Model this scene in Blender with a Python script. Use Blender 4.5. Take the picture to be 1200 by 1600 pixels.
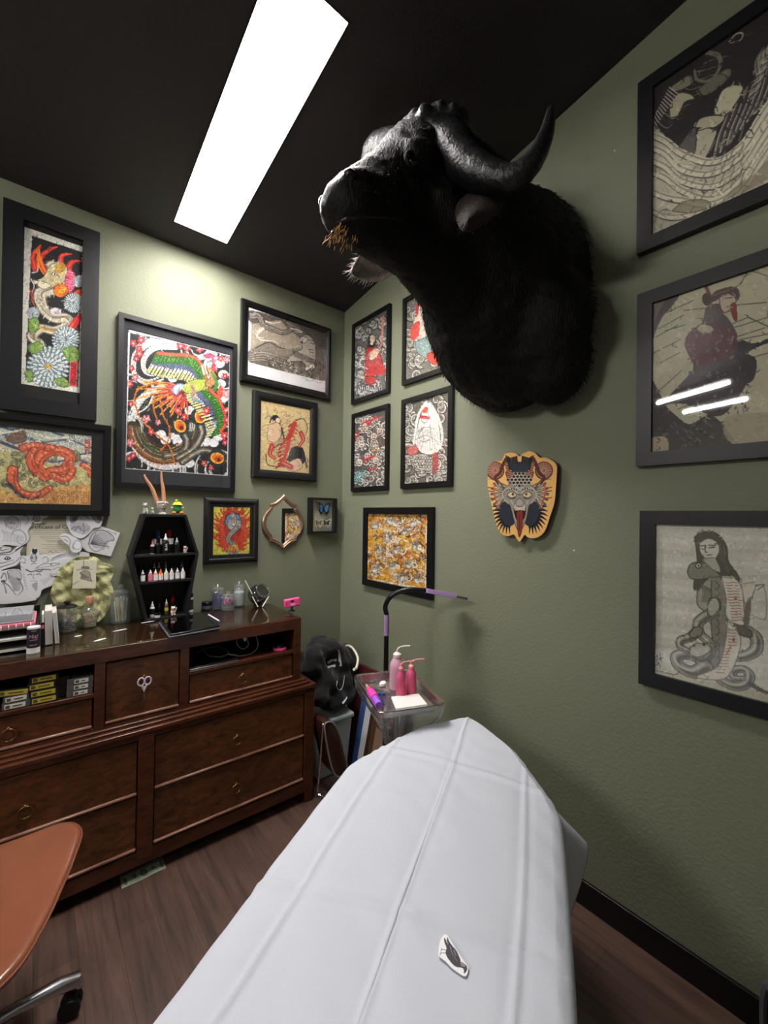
import bpy, bmesh, math, random
import numpy as np
from mathutils import Vector, Matrix, Quaternion
from math import sin, cos, pi, radians, atan2, sqrt

for _o in list(bpy.data.objects): bpy.data.objects.remove(_o)
SC = bpy.context.scene
COL = SC.collection

# ------------------------------------------------------------ camera
FPX = 652.0
HD, PT, RL = [radians(a) for a in (40.0, 0.5, 0.8)]
CAM = np.array([-1.774, -2.608, 1.6])
_f = np.array([sin(HD)*cos(PT), cos(HD)*cos(PT), sin(PT)])
_r0 = np.array([cos(HD), -sin(HD), 0.0]); _u0 = np.cross(_r0, _f)
_R = _r0*cos(RL)+_u0*sin(RL); _U = _u0*cos(RL)-_r0*sin(RL)
cd = bpy.data.cameras.new('camera'); cam = bpy.data.objects.new('camera', cd); COL.objects.link(cam)
cd.sensor_fit = 'VERTICAL'; cd.sensor_height = 24.0; cd.lens = 24.0*FPX/1600.0
cd.clip_start = 0.02; cd.clip_end = 60
cam.matrix_world = Matrix(((_R[0], _U[0], -_f[0], CAM[0]), (_R[1], _U[1], -_f[1], CAM[1]), (_R[2], _U[2], -_f[2], CAM[2]), (0, 0, 0, 1)))
SC.camera = cam

# ------------------------------------------------------------ world, exposure
w = bpy.data.worlds.new('world'); SC.world = w; w.use_nodes = True
w.node_tree.nodes['Background'].inputs[0].default_value = (0.9, 0.95, 1, 1)
w.node_tree.nodes['Background'].inputs[1].default_value = 0.02
vs = SC.view_settings
vs.view_transform = 'Standard'; vs.look = 'None'; vs.gamma = 1.0; vs.use_curve_mapping = False
vs.exposure = 1.0
PANEL_E = 34.0      # ceiling panel above the table
TUBE_E = 120.0       # tube lamps further back in the room
FILL_E = 6.0   # unseen fill lamp added behind the camera
SC.cycles.max_bounces = 8; SC.cycles.transparent_max_bounces = 16
SC.cycles.sample_clamp_indirect = 6.0

def at(px, py, x=None, y=None, z=None):
    """the point of a real plane that the photograph shows at a pixel"""
    q = _R*(px-600)/FPX-_U*(py-800)/FPX+_f
    t = (x-CAM[0])/q[0] if x is not None else (y-CAM[1])/q[1] if y is not None else (z-CAM[2])/q[2]
    return Vector(CAM+q*t)
def ceil_z(y): return 3.13-0.16*y

# ------------------------------------------------------------ materials
def lin(c):
    if isinstance(c, str):
        c = c.lstrip('#'); c = tuple(int(c[i:i+2], 16)/255 for i in (0, 2, 4))
    return tuple((v/12.92 if v <= 0.04045 else ((v+0.055)/1.055)**2.4) for v in c[:3])
MC = {}
def mat(name, col='#808080', rough=0.5, metal=0.0, bump=0.0, bscale=60.0, var=0.0, vscale=8.0, spec=0.5, sheen=0.0, coat=0.0, emit=0.0, detail=3.0, stretch=None, col2=None, trans=0.0, alpha=1.0, ior=1.45):
    if name in MC: return MC[name]
    m = bpy.data.materials.new(name); m.use_nodes = True; nt = m.node_tree; N = nt.nodes; L = nt.links
    b = N['Principled BSDF']; c = lin(col)
    b.inputs['Base Color'].default_value = (*c, 1); b.inputs['Roughness'].default_value = rough
    b.inputs['Metallic'].default_value = metal; b.inputs['Specular IOR Level'].default_value = spec
    b.inputs['IOR'].default_value = ior
    if sheen: b.inputs['Sheen Weight'].default_value = sheen
    if coat: b.inputs['Coat Weight'].default_value = coat; b.inputs['Coat Roughness'].default_value = 0.12
    if trans: b.inputs['Transmission Weight'].default_value = trans
    if alpha < 1: b.inputs['Alpha'].default_value = alpha
    if emit:
        b.inputs['Emission Color'].default_value = (*c, 1); b.inputs['Emission Strength'].default_value = emit
    tc = N.new('ShaderNodeTexCoord'); src = tc.outputs['Object']
    if stretch:
        mp = N.new('ShaderNodeMapping'); mp.inputs['Scale'].default_value = stretch; L.new(src, mp.inputs[0]); src = mp.outputs[0]
    if var or col2:
        n = N.new('ShaderNodeTexNoise'); n.inputs['Scale'].default_value = vscale; n.inputs['Detail'].default_value = 5
        L.new(src, n.inputs['Vector'])
        cr = N.new('ShaderNodeValToRGB'); L.new(n.outputs[0], cr.inputs[0])
        cr.color_ramp.elements[0].position = 0.3; cr.color_ramp.elements[1].position = 0.7
        a = [v*(1-var) for v in c]; d = lin(col2) if col2 else [min(1, v*(1+var)) for v in c]
        cr.color_ramp.elements[0].color = (*a, 1); cr.color_ramp.elements[1].color = (*d, 1)
        L.new(cr.outputs[0], b.inputs['Base Color'])
    if bump:
        n = N.new('ShaderNodeTexNoise'); n.inputs['Scale'].default_value = bscale; n.inputs['Detail'].default_value = detail
        L.new(src, n.inputs['Vector'])
        bp = N.new('ShaderNodeBump'); bp.inputs['Strength'].default_value = bump; bp.inputs['Distance'].default_value = 0.01
        L.new(n.outputs[0], bp.inputs['Height']); L.new(bp.outputs[0], b.inputs['Normal'])
    MC[name] = m; return m
def clear(name, tint='#ffffff', rough=0.02, base=0.04, haze=0.0, bump=0.0):
    """thin clear glass or plastic film: mostly see-through, Schlick reflection"""
    if name in MC: return MC[name]
    m = bpy.data.materials.new(name); m.use_nodes = True; nt = m.node_tree; N = nt.nodes; L = nt.links
    N.remove(N['Principled BSDF']); out = N['Material Output']
    t = N.new('ShaderNodeBsdfTransparent'); t.inputs[0].default_value = (*lin(tint), 1)
    g = N.new('ShaderNodeBsdfGlossy'); g.inputs['Roughness'].default_value = rough
    lw = N.new('ShaderNodeLayerWeight'); lw.inputs[0].default_value = 0.5
    p = N.new('ShaderNodeMath'); p.operation = 'POWER'; p.inputs[1].default_value = 5; L.new(lw.outputs['Facing'], p.inputs[0])
    q = N.new('ShaderNodeMath'); q.operation = 'MULTIPLY_ADD'; q.inputs[1].default_value = 1-base; q.inputs[2].default_value = base; L.new(p.outputs[0], q.inputs[0])
    mx = N.new('ShaderNodeMixShader'); L.new(q.outputs[0], mx.inputs[0]); L.new(t.outputs[0], mx.inputs[1]); L.new(g.outputs[0], mx.inputs[2])
    last = mx.outputs[0]
    if haze:
        d = N.new('ShaderNodeBsdfDiffuse'); d.inputs[0].default_value = (*lin(tint), 1)
        m2 = N.new('ShaderNodeMixShader'); m2.inputs[0].default_value = haze; L.new(last, m2.inputs[1]); L.new(d.outputs[0], m2.inputs[2]); last = m2.outputs[0]
    if bump:
        tc = N.new('ShaderNodeTexCoord'); n = N.new('ShaderNodeTexNoise'); n.inputs['Scale'].default_value = 28; n.inputs['Detail'].default_value = 4; n.inputs['Distortion'].default_value = 1.5
        L.new(tc.outputs['Object'], n.inputs['Vector']); bp = N.new('ShaderNodeBump'); bp.inputs['Strength'].default_value = bump; bp.inputs['Distance'].default_value = 0.03
        L.new(n.outputs[0], bp.inputs['Height']); L.new(bp.outputs[0], g.inputs['Normal'])
    L.new(last, out.inputs['Surface']); MC[name] = m; return m
def printmat(name='printed paper', rough=0.6):
    if name in MC: return MC[name]
    m = bpy.data.materials.new(name); m.use_nodes = True; nt = m.node_tree
    a = nt.nodes.new('ShaderNodeVertexColor'); a.layer_name = 'ink'
    nt.links.new(a.outputs[0], nt.nodes['Principled BSDF'].inputs['Base Color'])
    nt.nodes['Principled BSDF'].inputs['Roughness'].default_value = rough
    MC[name] = m; return m
def wood(name, c1, c2, rough=0.35, axis=0, scale=1.0, c3=None, coat=0.2, ax=1.6):
    if name in MC: return MC[name]
    m = bpy.data.materials.new(name); m.use_nodes = True; nt = m.node_tree; N = nt.nodes; L = nt.links; b = N['Principled BSDF']
    tc = N.new('ShaderNodeTexCoord'); mp = N.new('ShaderNodeMapping'); s = [14*scale]*3; s[axis] = ax*scale; mp.inputs['Scale'].default_value = s
    L.new(tc.outputs['Object'], mp.inputs[0])
    n = N.new('ShaderNodeTexNoise'); n.inputs['Scale'].default_value = 3.0; n.inputs['Detail'].default_value = 8; n.inputs['Roughness'].default_value = 0.62; n.inputs['Distortion'].default_value = 0.6; L.new(mp.outputs[0], n.inputs['Vector'])
    cr = N.new('ShaderNodeValToRGB'); cr.color_ramp.elements[0].position = 0.32; cr.color_ramp.elements[1].position = 0.68
    cr.color_ramp.elements[0].color = (*lin(c1), 1); cr.color_ramp.elements[1].color = (*lin(c2), 1); L.new(n.outputs[0], cr.inputs[0])
    n2 = N.new('ShaderNodeTexNoise'); n2.inputs['Scale'].default_value = 2.2*scale; n2.inputs['Detail'].default_value = 3; L.new(tc.outputs['Object'], n2.inputs['Vector'])
    mx = N.new('ShaderNodeMix'); mx.data_type = 'RGBA'; mx.blend_type = 'MULTIPLY'; mx.inputs[0].default_value = 0.6
    c5 = N.new('ShaderNodeValToRGB'); c5.color_ramp.elements[0].color = (0.55, 0.5, 0.45, 1); c5.color_ramp.elements[1].color = (1, 1, 1, 1); c5.color_ramp.elements[0].position = 0.35; c5.color_ramp.elements[1].position = 0.6; L.new(n2.outputs[0], c5.inputs[0])
    L.new(cr.outputs[0], mx.inputs[6]); L.new(c5.outputs[0], mx.inputs[7]); L.new(mx.outputs[2], b.inputs['Base Color'])
    b.inputs['Roughness'].default_value = rough; b.inputs['Coat Weight'].default_value = coat; b.inputs['Coat Roughness'].default_value = 0.2
    bp = N.new('ShaderNodeBump'); bp.inputs['Strength'].default_value = 0.08; bp.inputs['Distance'].default_value = 0.004; L.new(n.outputs[0], bp.inputs['Height']); L.new(bp.outputs[0], b.inputs['Normal'])
    MC[name] = m; return m

# ------------------------------------------------------------ mesh builder
class MB:
    def __init__(s): s.v = []; s.f = []
    def add(s, vs_, fs):
        k = len(s.v); s.v += [tuple(p) for p in vs_]; s.f += [tuple(i+k for i in f) for f in fs]; return s
    def box(s, a, b, rot=None, piv=None):
        x0, y0, z0 = a; x1, y1, z1 = b
        v = [Vector(p) for p in ((x0, y0, z0), (x1, y0, z0), (x1, y1, z0), (x0, y1, z0), (x0, y0, z1), (x1, y0, z1), (x1, y1, z1), (x0, y1, z1))]
        if rot is not None:
            pv = Vector(piv) if piv else sum(v, Vector())/8
            v = [rot @ (p-pv)+pv for p in v]
        return s.add(v, [(0, 3, 2, 1), (4, 5, 6, 7), (0, 1, 5, 4), (1, 2, 6, 5), (2, 3, 7, 6), (3, 0, 4, 7)])
    def rings(s, rs, cap=True, closed=False):
        n = len(rs[0]); v = [p for r in rs for p in r]; f = []
        m = len(rs)
        for i in range(m if closed else m-1):
            for j in range(n):
                a = i*n+j; b_ = i*n+(j+1) % n; c = ((i+1) % m)*n+(j+1) % n; d = ((i+1) % m)*n+j
                f.append((a, b_, c, d))
        if cap and not closed:
            f.append(tuple(range(n-1, -1, -1))); f.append(tuple((m-1)*n+j for j in range(n)))
        return s.add(v, f)
    def lathe(s, prof, n=24, c=(0, 0, 0), cap=True, sx=1, sy=1):
        c = Vector(c); return s.rings([[c+Vector((r*cos(2*pi*j/n)*sx, r*sin(2*pi*j/n)*sy, z)) for j in range(n)] for r, z in prof], cap)
    def cyl(s, p0, p1, r0, r1=None, n=16): return s.tube([p0, p1], [r0, r0 if r1 is None else r1], n)
    def tube(s, pts, r, n=10, closed=False, flat=None):
        P = [Vector(p) for p in pts]; m = len(P)
        if not isinstance(r, (list, tuple)): r = [r]*m
        T = [((P[(i+1) % m]-P[i-1]) if closed else (P[min(i+1, m-1)]-P[max(i-1, 0)])).normalized() for i in range(m)]
        u = Vector((0, 0, 1)) if abs(T[0].z) < 0.9 else Vector((1, 0, 0))
        u = (u-T[0]*u.dot(T[0])).normalized(); rs = []
        for i in range(m):
            u = (u-T[i]*u.dot(T[i])).normalized(); w_ = T[i].cross(u)
            fl = flat or 1
            rs.append([P[i]+u*(r[i]*cos(2*pi*j/n))+w_*(r[i]*fl*sin(2*pi*j/n)) for j in range(n)])
        return s.rings(rs, True, closed)
    def ell(s, c, r, n=16, rot=None):
        if not isinstance(r, (list, tuple)): r = (r, r, r)
        c = Vector(c); m = max(6, n//2); rs = []
        for i in range(m+1):
            t = pi*i/m; t = min(max(t, 0.02), pi-0.02)
            ring = []
            for j in range(n):
                p = Vector((r[0]*sin(t)*cos(2*pi*j/n), r[1]*sin(t)*sin(2*pi*j/n), -r[2]*cos(t)))
                if rot is not None: p = rot @ p
                ring.append(c+p)
            rs.append(ring)
        return s.rings(rs)
    def prism(s, poly, h0, h1, fn=None):
        """poly of 2D points, extruded; fn(x,y,h) -> 3D"""
        fn = fn or (lambda x, y, h: (x, y, h)); n = len(poly)
        v = [fn(x, y, h0) for x, y in poly]+[fn(x, y, h1) for x, y in poly]
        return s.add(v, [tuple(range(n-1, -1, -1)), tuple(range(n, 2*n))]+[(i, (i+1) % n, (i+1) % n+n, i+n) for i in range(n)])
    def grid(s, nu, nv, fn, thick=0.0):
        v = [fn(i/(nu-1), j/(nv-1)) for j in range(nv) for i in range(nu)]
        f = [(j*nu+i, j*nu+i+1, (j+1)*nu+i+1, (j+1)*nu+i) for j in range(nv-1) for i in range(nu-1)]
        return s.add(v, f)
    def xf(s, M_): s.v = [tuple(M_ @ Vector(p)) for p in s.v]; return s
def obj(name, mb, m, parent=None, bevel=0.0, smooth=35, solid=0.0, subsurf=0, loc=None):
    me = bpy.data.meshes.new(name); me.from_pydata(mb.v, [], mb.f); me.update()
    bm = bmesh.new(); bm.from_mesh(me); bmesh.ops.recalc_face_normals(bm, faces=bm.faces); bm.to_mesh(me); bm.free()
    if smooth is not None:
        me.polygons.foreach_set('use_smooth', [True]*len(me.polygons)); me.set_sharp_from_angle(angle=radians(smooth))
    if m: me.materials.append(m)
    o = bpy.data.objects.new(name, me); COL.objects.link(o)
    if parent: o.parent = parent
    if loc is not None: o.location = loc
    if solid:
        d = o.modifiers.new('thickness', 'SOLIDIFY'); d.thickness = solid; d.offset = 0
    if subsurf:
        d = o.modifiers.new('round', 'SUBSURF'); d.levels = subsurf; d.render_levels = subsurf
    if bevel:
        d = o.modifiers.new('edge', 'BEVEL'); d.width = bevel; d.segments = 2; d.limit_method = 'ANGLE'; d.angle_limit = radians(40)
    return o
def thing(name, label, cat, loc=(0, 0, 0), rz=0.0, group=None):
    o = bpy.data.objects.new(name, None); COL.objects.link(o); o.location = loc; o.rotation_euler = (0, 0, rz); o.empty_display_size = 0.05
    o['label'] = label; o['category'] = cat
    if group: o['group'] = group
    return o
def tag(o, label, cat, group=None):
    o['label'] = label; o['category'] = cat
    if group: o['group'] = group
    return o
def struct(name, mb, m, **k):
    o = obj(name, mb, m, **k); o['kind'] = 'structure'; return o
def dup(root, loc, rz=0.0, label=None, scale=None):
    r = root.copy(); COL.objects.link(r); r.location = loc; r.rotation_euler = (0, 0, rz)
    if label: r['label'] = label
    if scale: r.scale = scale
    for ch in list(root.children):
        c = ch.copy(); COL.objects.link(c); c.parent = r
        for g in ch.children:
            d = g.copy(); COL.objects.link(d); d.parent = c
    return r
def spl(pts, n=8, closed=False):
    """Catmull-Rom"""
    P = [np.array(p, float) for p in pts]; m = len(P); out = []
    for i in range(m if closed else m-1):
        p1 = P[i]; p2 = P[(i+1) % m]; p0 = P[i-1] if (closed or i > 0) else 2*p1-p2; p3 = P[(i+2) % m] if (closed or i < m-2) else 2*p2-p1
        for k in range(n):
            t = k/n; out.append(0.5*((2*p1)+(p2-p0)*t+(2*p0-5*p1+4*p2-p3)*t*t+(3*p1-p0-3*p2+p3)*t**3))
    if not closed: out.append(P[-1])
    return [tuple(float(c) for c in p) for p in out]
def textmesh(s, size, depth=0.0006):
    c = bpy.data.curves.new('t', 'FONT'); c.body = s; c.size = size; c.extrude = depth; c.align_x = 'CENTER'; c.align_y = 'CENTER'
    o = bpy.data.objects.new('t', c); COL.objects.link(o)
    me = bpy.data.meshes.new_from_object(o.evaluated_get(bpy.context.evaluated_depsgraph_get()))
    mb = MB(); mb.add([tuple(v.co) for v in me.vertices], [tuple(p.vertices) for p in me.polygons])
    bpy.data.objects.remove(o); bpy.data.meshes.remove(me); return mb

# ------------------------------------------------------------ printed pictures: a fine sheet of coloured facets
def srgb(c):
    c = c.lstrip('#'); return np.array([int(c[i:i+2], 16)/255 for i in (0, 2, 4)])
class Cv:
    """paper on a wall plane; T = origin and scale of the drawing units"""
    def __init__(s, wall, box, res, bg, T, off=0.012):
        s.wall, s.box, s.T, s.off = wall, box, T, off
        u0, u1, v0, v1 = box; s.nx = max(8, int((u1-u0)*res)); s.ny = max(8, int((v1-v0)*res))
        s.U, s.V = np.meshgrid(np.linspace(u0, u1, s.nx), np.linspace(v1, v0, s.ny))
        s.C = np.ones((s.ny, s.nx, 3))*srgb(bg); s.M = None
        s.du = (u1-u0)/(s.nx-1)
        a = s.P((T[3], T[4])) if len(T) > 3 else np.array([(u0+u1)/2, (v0+v1)/2]); s.k = 1
        x, y = s.inv(a[0], a[1]); b = s.P((x+10, y)); c = s.P((x, y+10)); s.k = (np.linalg.norm(b-a)+np.linalg.norm(c-a))/20
        s.rn = np.random.RandomState(int(abs(u0*1000+v0*777)) % 9999)
    def P(s, p):
        px = s.T[0]+p[0]/s.T[2]; py = s.T[1]+p[1]/s.T[2]
        if s.wall == 'L': q = at(px, py, y=-s.off); return np.array([q.x, q.z])
        if s.wall == 'R': q = at(px, py, x=-s.off); return np.array([-q.y, q.z])
        if s.wall == 'F': q = at(px, py, z=s.off); return np.array([q.x, q.y])
    def inv(s, u, v):
        if s.wall == 'L': w_ = np.array([u, -s.off, v])
        elif s.wall == 'R': w_ = np.array([-s.off, -u, v])
        else: w_ = np.array([u, v, s.off])
        d = w_-CAM; px = 600+FPX*(d@_R)/(d@_f); py = 800-FPX*(d@_U)/(d@_f)
        return (px-s.T[0])*s.T[2], (py-s.T[1])*s.T[2]
    def bb(s, lo, hi):
        u0, u1, v0, v1 = s.box
        i0 = int(np.clip((lo[0]-u0)/(u1-u0)*(s.nx-1)-1, 0, s.nx)); i1 = int(np.clip((hi[0]-u0)/(u1-u0)*(s.nx-1)+2, 0, s.nx))
        j0 = int(np.clip((v1-hi[1])/(v1-v0)*(s.ny-1)-1, 0, s.ny)); j1 = int(np.clip((v1-lo[1])/(v1-v0)*(s.ny-1)+2, 0, s.ny))
        return slice(j0, j1), slice(i0, i1)
    def _in(s, Q, sl):
        U, V = s.U[sl], s.V[sl]; r = np.zeros(U.shape, bool); n = len(Q)
        for i in range(n):
            (x0, y0), (x1, y1) = Q[i], Q[(i+1) % n]
            if y0 == y1: continue
            r ^= ((y0 > V) != (y1 > V)) & (U < (x1-x0)*(V-y0)/(y1-y0)+x0)
        return r
    def pts(s, pts, sm, closed=False):
        if sm and len(pts) > 2: pts = spl(pts, 6, closed)
        return np.array([s.P(p) for p in pts])
    def poly(s, pts, col, sm=True, a=1.0, line=None, lw=2):
        Q = s.pts(pts, sm, True); sl = s.bb(Q.min(0), Q.max(0)); m = s._in(Q, sl)[..., None]*a
        s.C[sl] = s.C[sl]*(1-m)+srgb(col)*m
        if line: s.line(list(pts)+[pts[0]], line, lw, sm=sm)
        return s
    def clip(s, pts, sm=True):
        Q = s.pts(pts, sm, True); s.M = s._in(Q, (slice(0, s.ny), slice(0, s.nx))); s.Q = Q; return s
    def line(s, pts, col, w=2, w1=None, sm=True, a=1.0):
        Q = s.pts(pts, sm); n = len(Q); c = srgb(col); w1 = w if w1 is None else w1
        for i in range(n-1):
            p, q = Q[i], Q[i+1]; t0 = i/(n-1); r = (w+(w1-w)*t0)*s.k/2; r_ = max(r, s.du*0.55)
            sl = s.bb(np.minimum(p, q)-r_, np.maximum(p, q)+r_); U, V = s.U[sl], s.V[sl]
            if U.size == 0: continue
            d = q-p; L2 = d@d+1e-12; t = np.clip(((U-p[0])*d[0]+(V-p[1])*d[1])/L2, 0, 1)
            D = np.hypot(U-p[0]-t*d[0], V-p[1]-t*d[1]); m = (np.clip((r_-D)/s.du+0.5, 0, 1)*a*min(1, r/r_+0.25))[..., None]
            s.C[sl] = s.C[sl]*(1-m)+c*m
        return s
    def ell(s, x, y, rx, ry, col, a=1.0, rot=0, line=None, lw=2):
        pts = [(x+rx*cos(t)*cos(rot)-ry*sin(t)*sin(rot), y+rx*cos(t)*sin(rot)+ry*sin(t)*cos(rot)) for t in np.linspace(0, 2*pi, 22)[:-1]]
        return s.poly(pts, col, False, a, line, lw)
    def spiral(s, x, y, r, col, w=4, turns=1.6, ph=0.0, d=1, w1=1):
        pts = [(x+r*(1-t)**1.2*cos(ph+d*t*turns*2*pi), y+r*(1-t)**1.2*sin(ph+d*t*turns*2*pi)) for t in np.linspace(0, 0.97, int(14*turns)+4)]
        return s.line(pts, col, w, w1, sm=False)
    def curl(s, x, y, r, ph, d, cols, w):
        """a crest: nested spirals, dark under light"""
        s.spiral(x, y, r*1.15, cols[0], w*2.4, 1.4, ph, d, w*0.8); s.spiral(x, y, r*1.1, cols[1], w*1.5, 1.4, ph, d, w*0.5)
        s.spiral(x, y, r*0.86, cols[2], w*0.7, 1.2, ph, d, 1)
    def swirls(s, x0, y0, x1, y1, n, r, cols=('#141414', '#f0eeea', '#8c8a86'), w=4, seed=1):
        R_ = random.Random(seed)
        for i in range(n): s.curl(R_.uniform(x0, x1), R_.uniform(y0, y1), r*R_.uniform(0.6, 1.2), R_.uniform(0, 6.28), R_.choice((-1, 1)), cols, w)
        return s
    def flower(s, x, y, r, col, cc, n=5, line='#401010'):
        for k in range(n):
            a_ = k*2*pi/n+0.3; s.ell(x+r*0.55*cos(a_), y+r*0.55*sin(a_), r*0.45, r*0.36, col, rot=a_, line=line, lw=1.2)
        s.ell(x, y, r*0.28, r*0.28, cc); return s
    def mum(s, x, y, r, col='#e8eef0', dk='#5a6a70', n=22, cc=None):
        s.ell(x, y, r*0.95, r*0.95, dk)
        for k, f_ in ((n, 1.0), (int(n*0.7), 0.72), (int(n*0.5), 0.45)):
            for i in range(k):
                a_ = 2*pi*i/k+f_*3; s.line([(x+0.15*r*cos(a_), y+0.15*r*sin(a_)), (x+f_*r*cos(a_+0.12), y+f_*r*sin(a_+0.12))], dk, r*0.2, r*0.17, sm=False)
                s.line([(x+0.15*r*cos(a_), y+0.15*r*sin(a_)), (x+f_*r*cos(a_+0.12), y+f_*r*sin(a_+0.12))], col, r*0.11, r*0.13, sm=False)
        if cc: s.ell(x, y, r*0.16, r*0.16, cc)
        return s
    def hatch(s, n, L_=14, w=2.2, amt=0.45, seed=1, light=0.5):
        """fine pen strokes that darken or lighten the ink they cross"""
        R_ = random.Random(seed); h, w_ = s.ny, s.nx
        for i in range(n):
            j, k = R_.randrange(h), R_.randrange(w_); c = s.C[j, k]; f_ = (1+amt*R_.uniform(.4, 1)) if R_.random() < light else (1-amt*R_.uniform(.4, 1)); c = np.clip(c*f_+(.035 if f_ > 1 else 0), 0, 1)
            x, y = s.inv(s.U[j, k], s.V[j, k]); a = R_.uniform(0, 6.28); b = R_.uniform(-1.2, 1.2); l_ = L_*R_.uniform(.4, 1.2)
            hx = '#%02x%02x%02x' % tuple(int(v*255) for v in c)
            s.line([(x, y), (x+l_*.5*cos(a), y+l_*.5*sin(a)), (x+l_*cos(a+b), y+l_*sin(a+b))], hx, w*R_.uniform(.6, 1.3), w*.3, sm=False)
        return s
    def noise(s, amt, sc=60, seed=1):
        """mottled ink"""
        R_ = np.random.RandomState(seed); N_ = np.zeros(s.U.shape)
        for k in range(10):
            a_, b_ = R_.uniform(-1, 1, 2)*sc*(1+k*0.5); N_ += np.sin(s.U*a_+s.V*b_+R_.uniform(0, 6)+2*np.sin(s.V*a_*0.6+s.U*b_*0.4))/(1+0.3*k)
        s.C = np.clip(s.C*(1+amt*N_[..., None]/3), 0, 1); return s
    def grad(s, c0, c1, e=1.0):
        t = np.linspace(0, 1, s.ny)[:, None, None]**e; s.C = srgb(c0)*(1-t)+srgb(c1)*t+s.C*0; return s
    def make(s, name, parent=None, org=(0, 0), y=0.0, thick=0.0, fn=None, m=None):
        """mesh in the picture's own frame: u -> x, v -> z; or fn(u, v)"""
        nx, ny = s.nx, s.ny; U = s.U.ravel()-org[0]; V = s.V.ravel()-org[1]
        if fn: co = np.array(fn(U, V)).T.astype(np.float32)
        else: co = np.stack([U, np.full_like(U, y), V], 1).astype(np.float32)
        j, i = np.mgrid[0:ny-1, 0:nx-1]; a = (j*nx+i)
        if s.M is not None:
            k = s.M[:-1, :-1] & s.M[1:, 1:] & s.M[1:, :-1] & s.M[:-1, 1:]; a = a[k]
        a = a.ravel(); F = np.stack([a, a+nx, a+nx+1, a+1], 1).astype(np.int32)
        used = np.unique(F); rm = np.full(nx*ny, -1, np.int32); rm[used] = np.arange(len(used)); F = rm[F]; co = co[used]; cc = s.C.reshape(-1, 3)[used]
        me = bpy.data.meshes.new(name); me.vertices.add(len(co)); me.vertices.foreach_set('co', co.ravel())
        me.loops.add(F.size); me.loops.foreach_set('vertex_index', F.ravel())
        me.polygons.add(len(F)); me.polygons.foreach_set('loop_start', np.arange(0, F.size, 4, dtype=np.int32)); me.polygons.foreach_set('loop_total', np.full(len(F), 4, np.int32))
        me.update(calc_edges=True)
        at_ = me.color_attributes.new('ink', 'FLOAT_COLOR', 'POINT'); L_ = np.where(cc <= 0.04045, cc/12.92, ((np.clip(cc, 0, 1)+0.055)/1.055)**2.4)
        at_.data.foreach_set('color', np.concatenate([L_, np.ones((len(cc), 1))], 1).astype(np.float32).ravel())
        me.materials.append(m or printmat()); o = bpy.data.objects.new(name, me); COL.objects.link(o)
        if parent: o.parent = parent
        if thick:
            d = o.modifiers.new('thickness', 'SOLIDIFY'); d.thickness = thick; d.offset = 0
        return o

# ------------------------------------------------------------ the room
GREEN = '#6e7560'
m_wall = mat('green wall paint', '#7d816d', 0.58, bump=0.2, bscale=75, detail=5, spec=0.35)
m_ceil = mat('black ceiling paint', '#322d30', 0.6, bump=0.25, bscale=60, detail=4)
m_black = mat('black trim paint', '#0c0c0c', 0.35)
XL, YB = -6.6, -5.0
def plank_floor():
    m = bpy.data.materials.new('dark plank floor'); m.use_nodes = True; nt = m.node_tree; N = nt.nodes; L = nt.links; b = N['Principled BSDF']
    tc = N.new('ShaderNodeTexCoord'); mp = N.new('ShaderNodeMapping'); mp.inputs['Rotation'].default_value = (0, 0, radians(90))
    L.new(tc.outputs['Object'], mp.inputs[0])
    br = N.new('ShaderNodeTexBrick'); br.inputs['Scale'].default_value = 1.0; br.inputs['Brick Width'].default_value = 1.2; br.inputs['Row Height'].default_value = 0.125
    br.inputs['Mortar Size'].default_value = 0.0012; br.offset = 0.37
    br.inputs['Color1'].default_value = (0.9, 0.9, 0.9, 1); br.inputs['Color2'].default_value = (0.55, 0.55, 0.55, 1); br.inputs['Mortar'].default_value = (0.16, 0.14, 0.13, 1)
    L.new(mp.outputs[0], br.inputs[0])
    m2 = N.new('ShaderNodeMapping'); m2.inputs['Scale'].default_value = (22, 1.6, 8); L.new(tc.outputs['Object'], m2.inputs[0])
    n = N.new('ShaderNodeTexNoise'); n.inputs['Scale'].default_value = 1.6; n.inputs['Detail'].default_value = 8; n.inputs['Roughness'].default_value = 0.65; n.inputs['Distortion'].default_value = 0.35; L.new(m2.outputs[0], n.inputs['Vector'])
    cr = N.new('ShaderNodeValToRGB'); cr.color_ramp.elements[0].position = 0.3; cr.color_ramp.elements[1].position = 0.75
    cr.color_ramp.elements[0].color = (*lin('#40302c'), 1); cr.color_ramp.elements[1].color = (*lin('#7a5a4c'), 1); L.new(n.outputs[0], cr.inputs[0])
    mx = N.new('ShaderNodeMix'); mx.data_type = 'RGBA'; mx.blend_type = 'MULTIPLY'; mx.inputs[0].default_value = 0.75
    L.new(cr.outputs[0], mx.inputs[6]); L.new(br.outputs['Color'], mx.inputs[7]); L.new(mx.outputs[2], b.inputs['Base Color'])
    b.inputs['Roughness'].default_value = 0.5
    bp = N.new('ShaderNodeBump'); bp.inputs['Strength'].default_value = 0.15; bp.inputs['Distance'].default_value = 0.004; L.new(n.outputs[0], bp.inputs['Height']); L.new(bp.outputs[0], b.inputs['Normal'])
    return m
struct('floor', MB().box((XL-.1, YB-.1, -0.1), (0.1, 0.1, 0)), plank_floor(), smooth=None)
zc = ceil_z
def wall_y(y0, y1, a, b_):
    t = MB(); t.add([(a, y0, 0), (b_, y0, 0), (b_, y1, 0), (a, y1, 0), (a, y0, zc(y0)), (b_, y0, zc(y0)), (b_, y1, zc(y1)), (a, y1, zc(y1))],
                    [(0, 3, 2, 1), (4, 5, 6, 7), (0, 1, 5, 4), (1, 2, 6, 5), (2, 3, 7, 6), (3, 0, 4, 7)]); return t
struct('wall_left', wall_y(0, 0.1, XL-.1, 0.1), m_wall, smooth=None)
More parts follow.
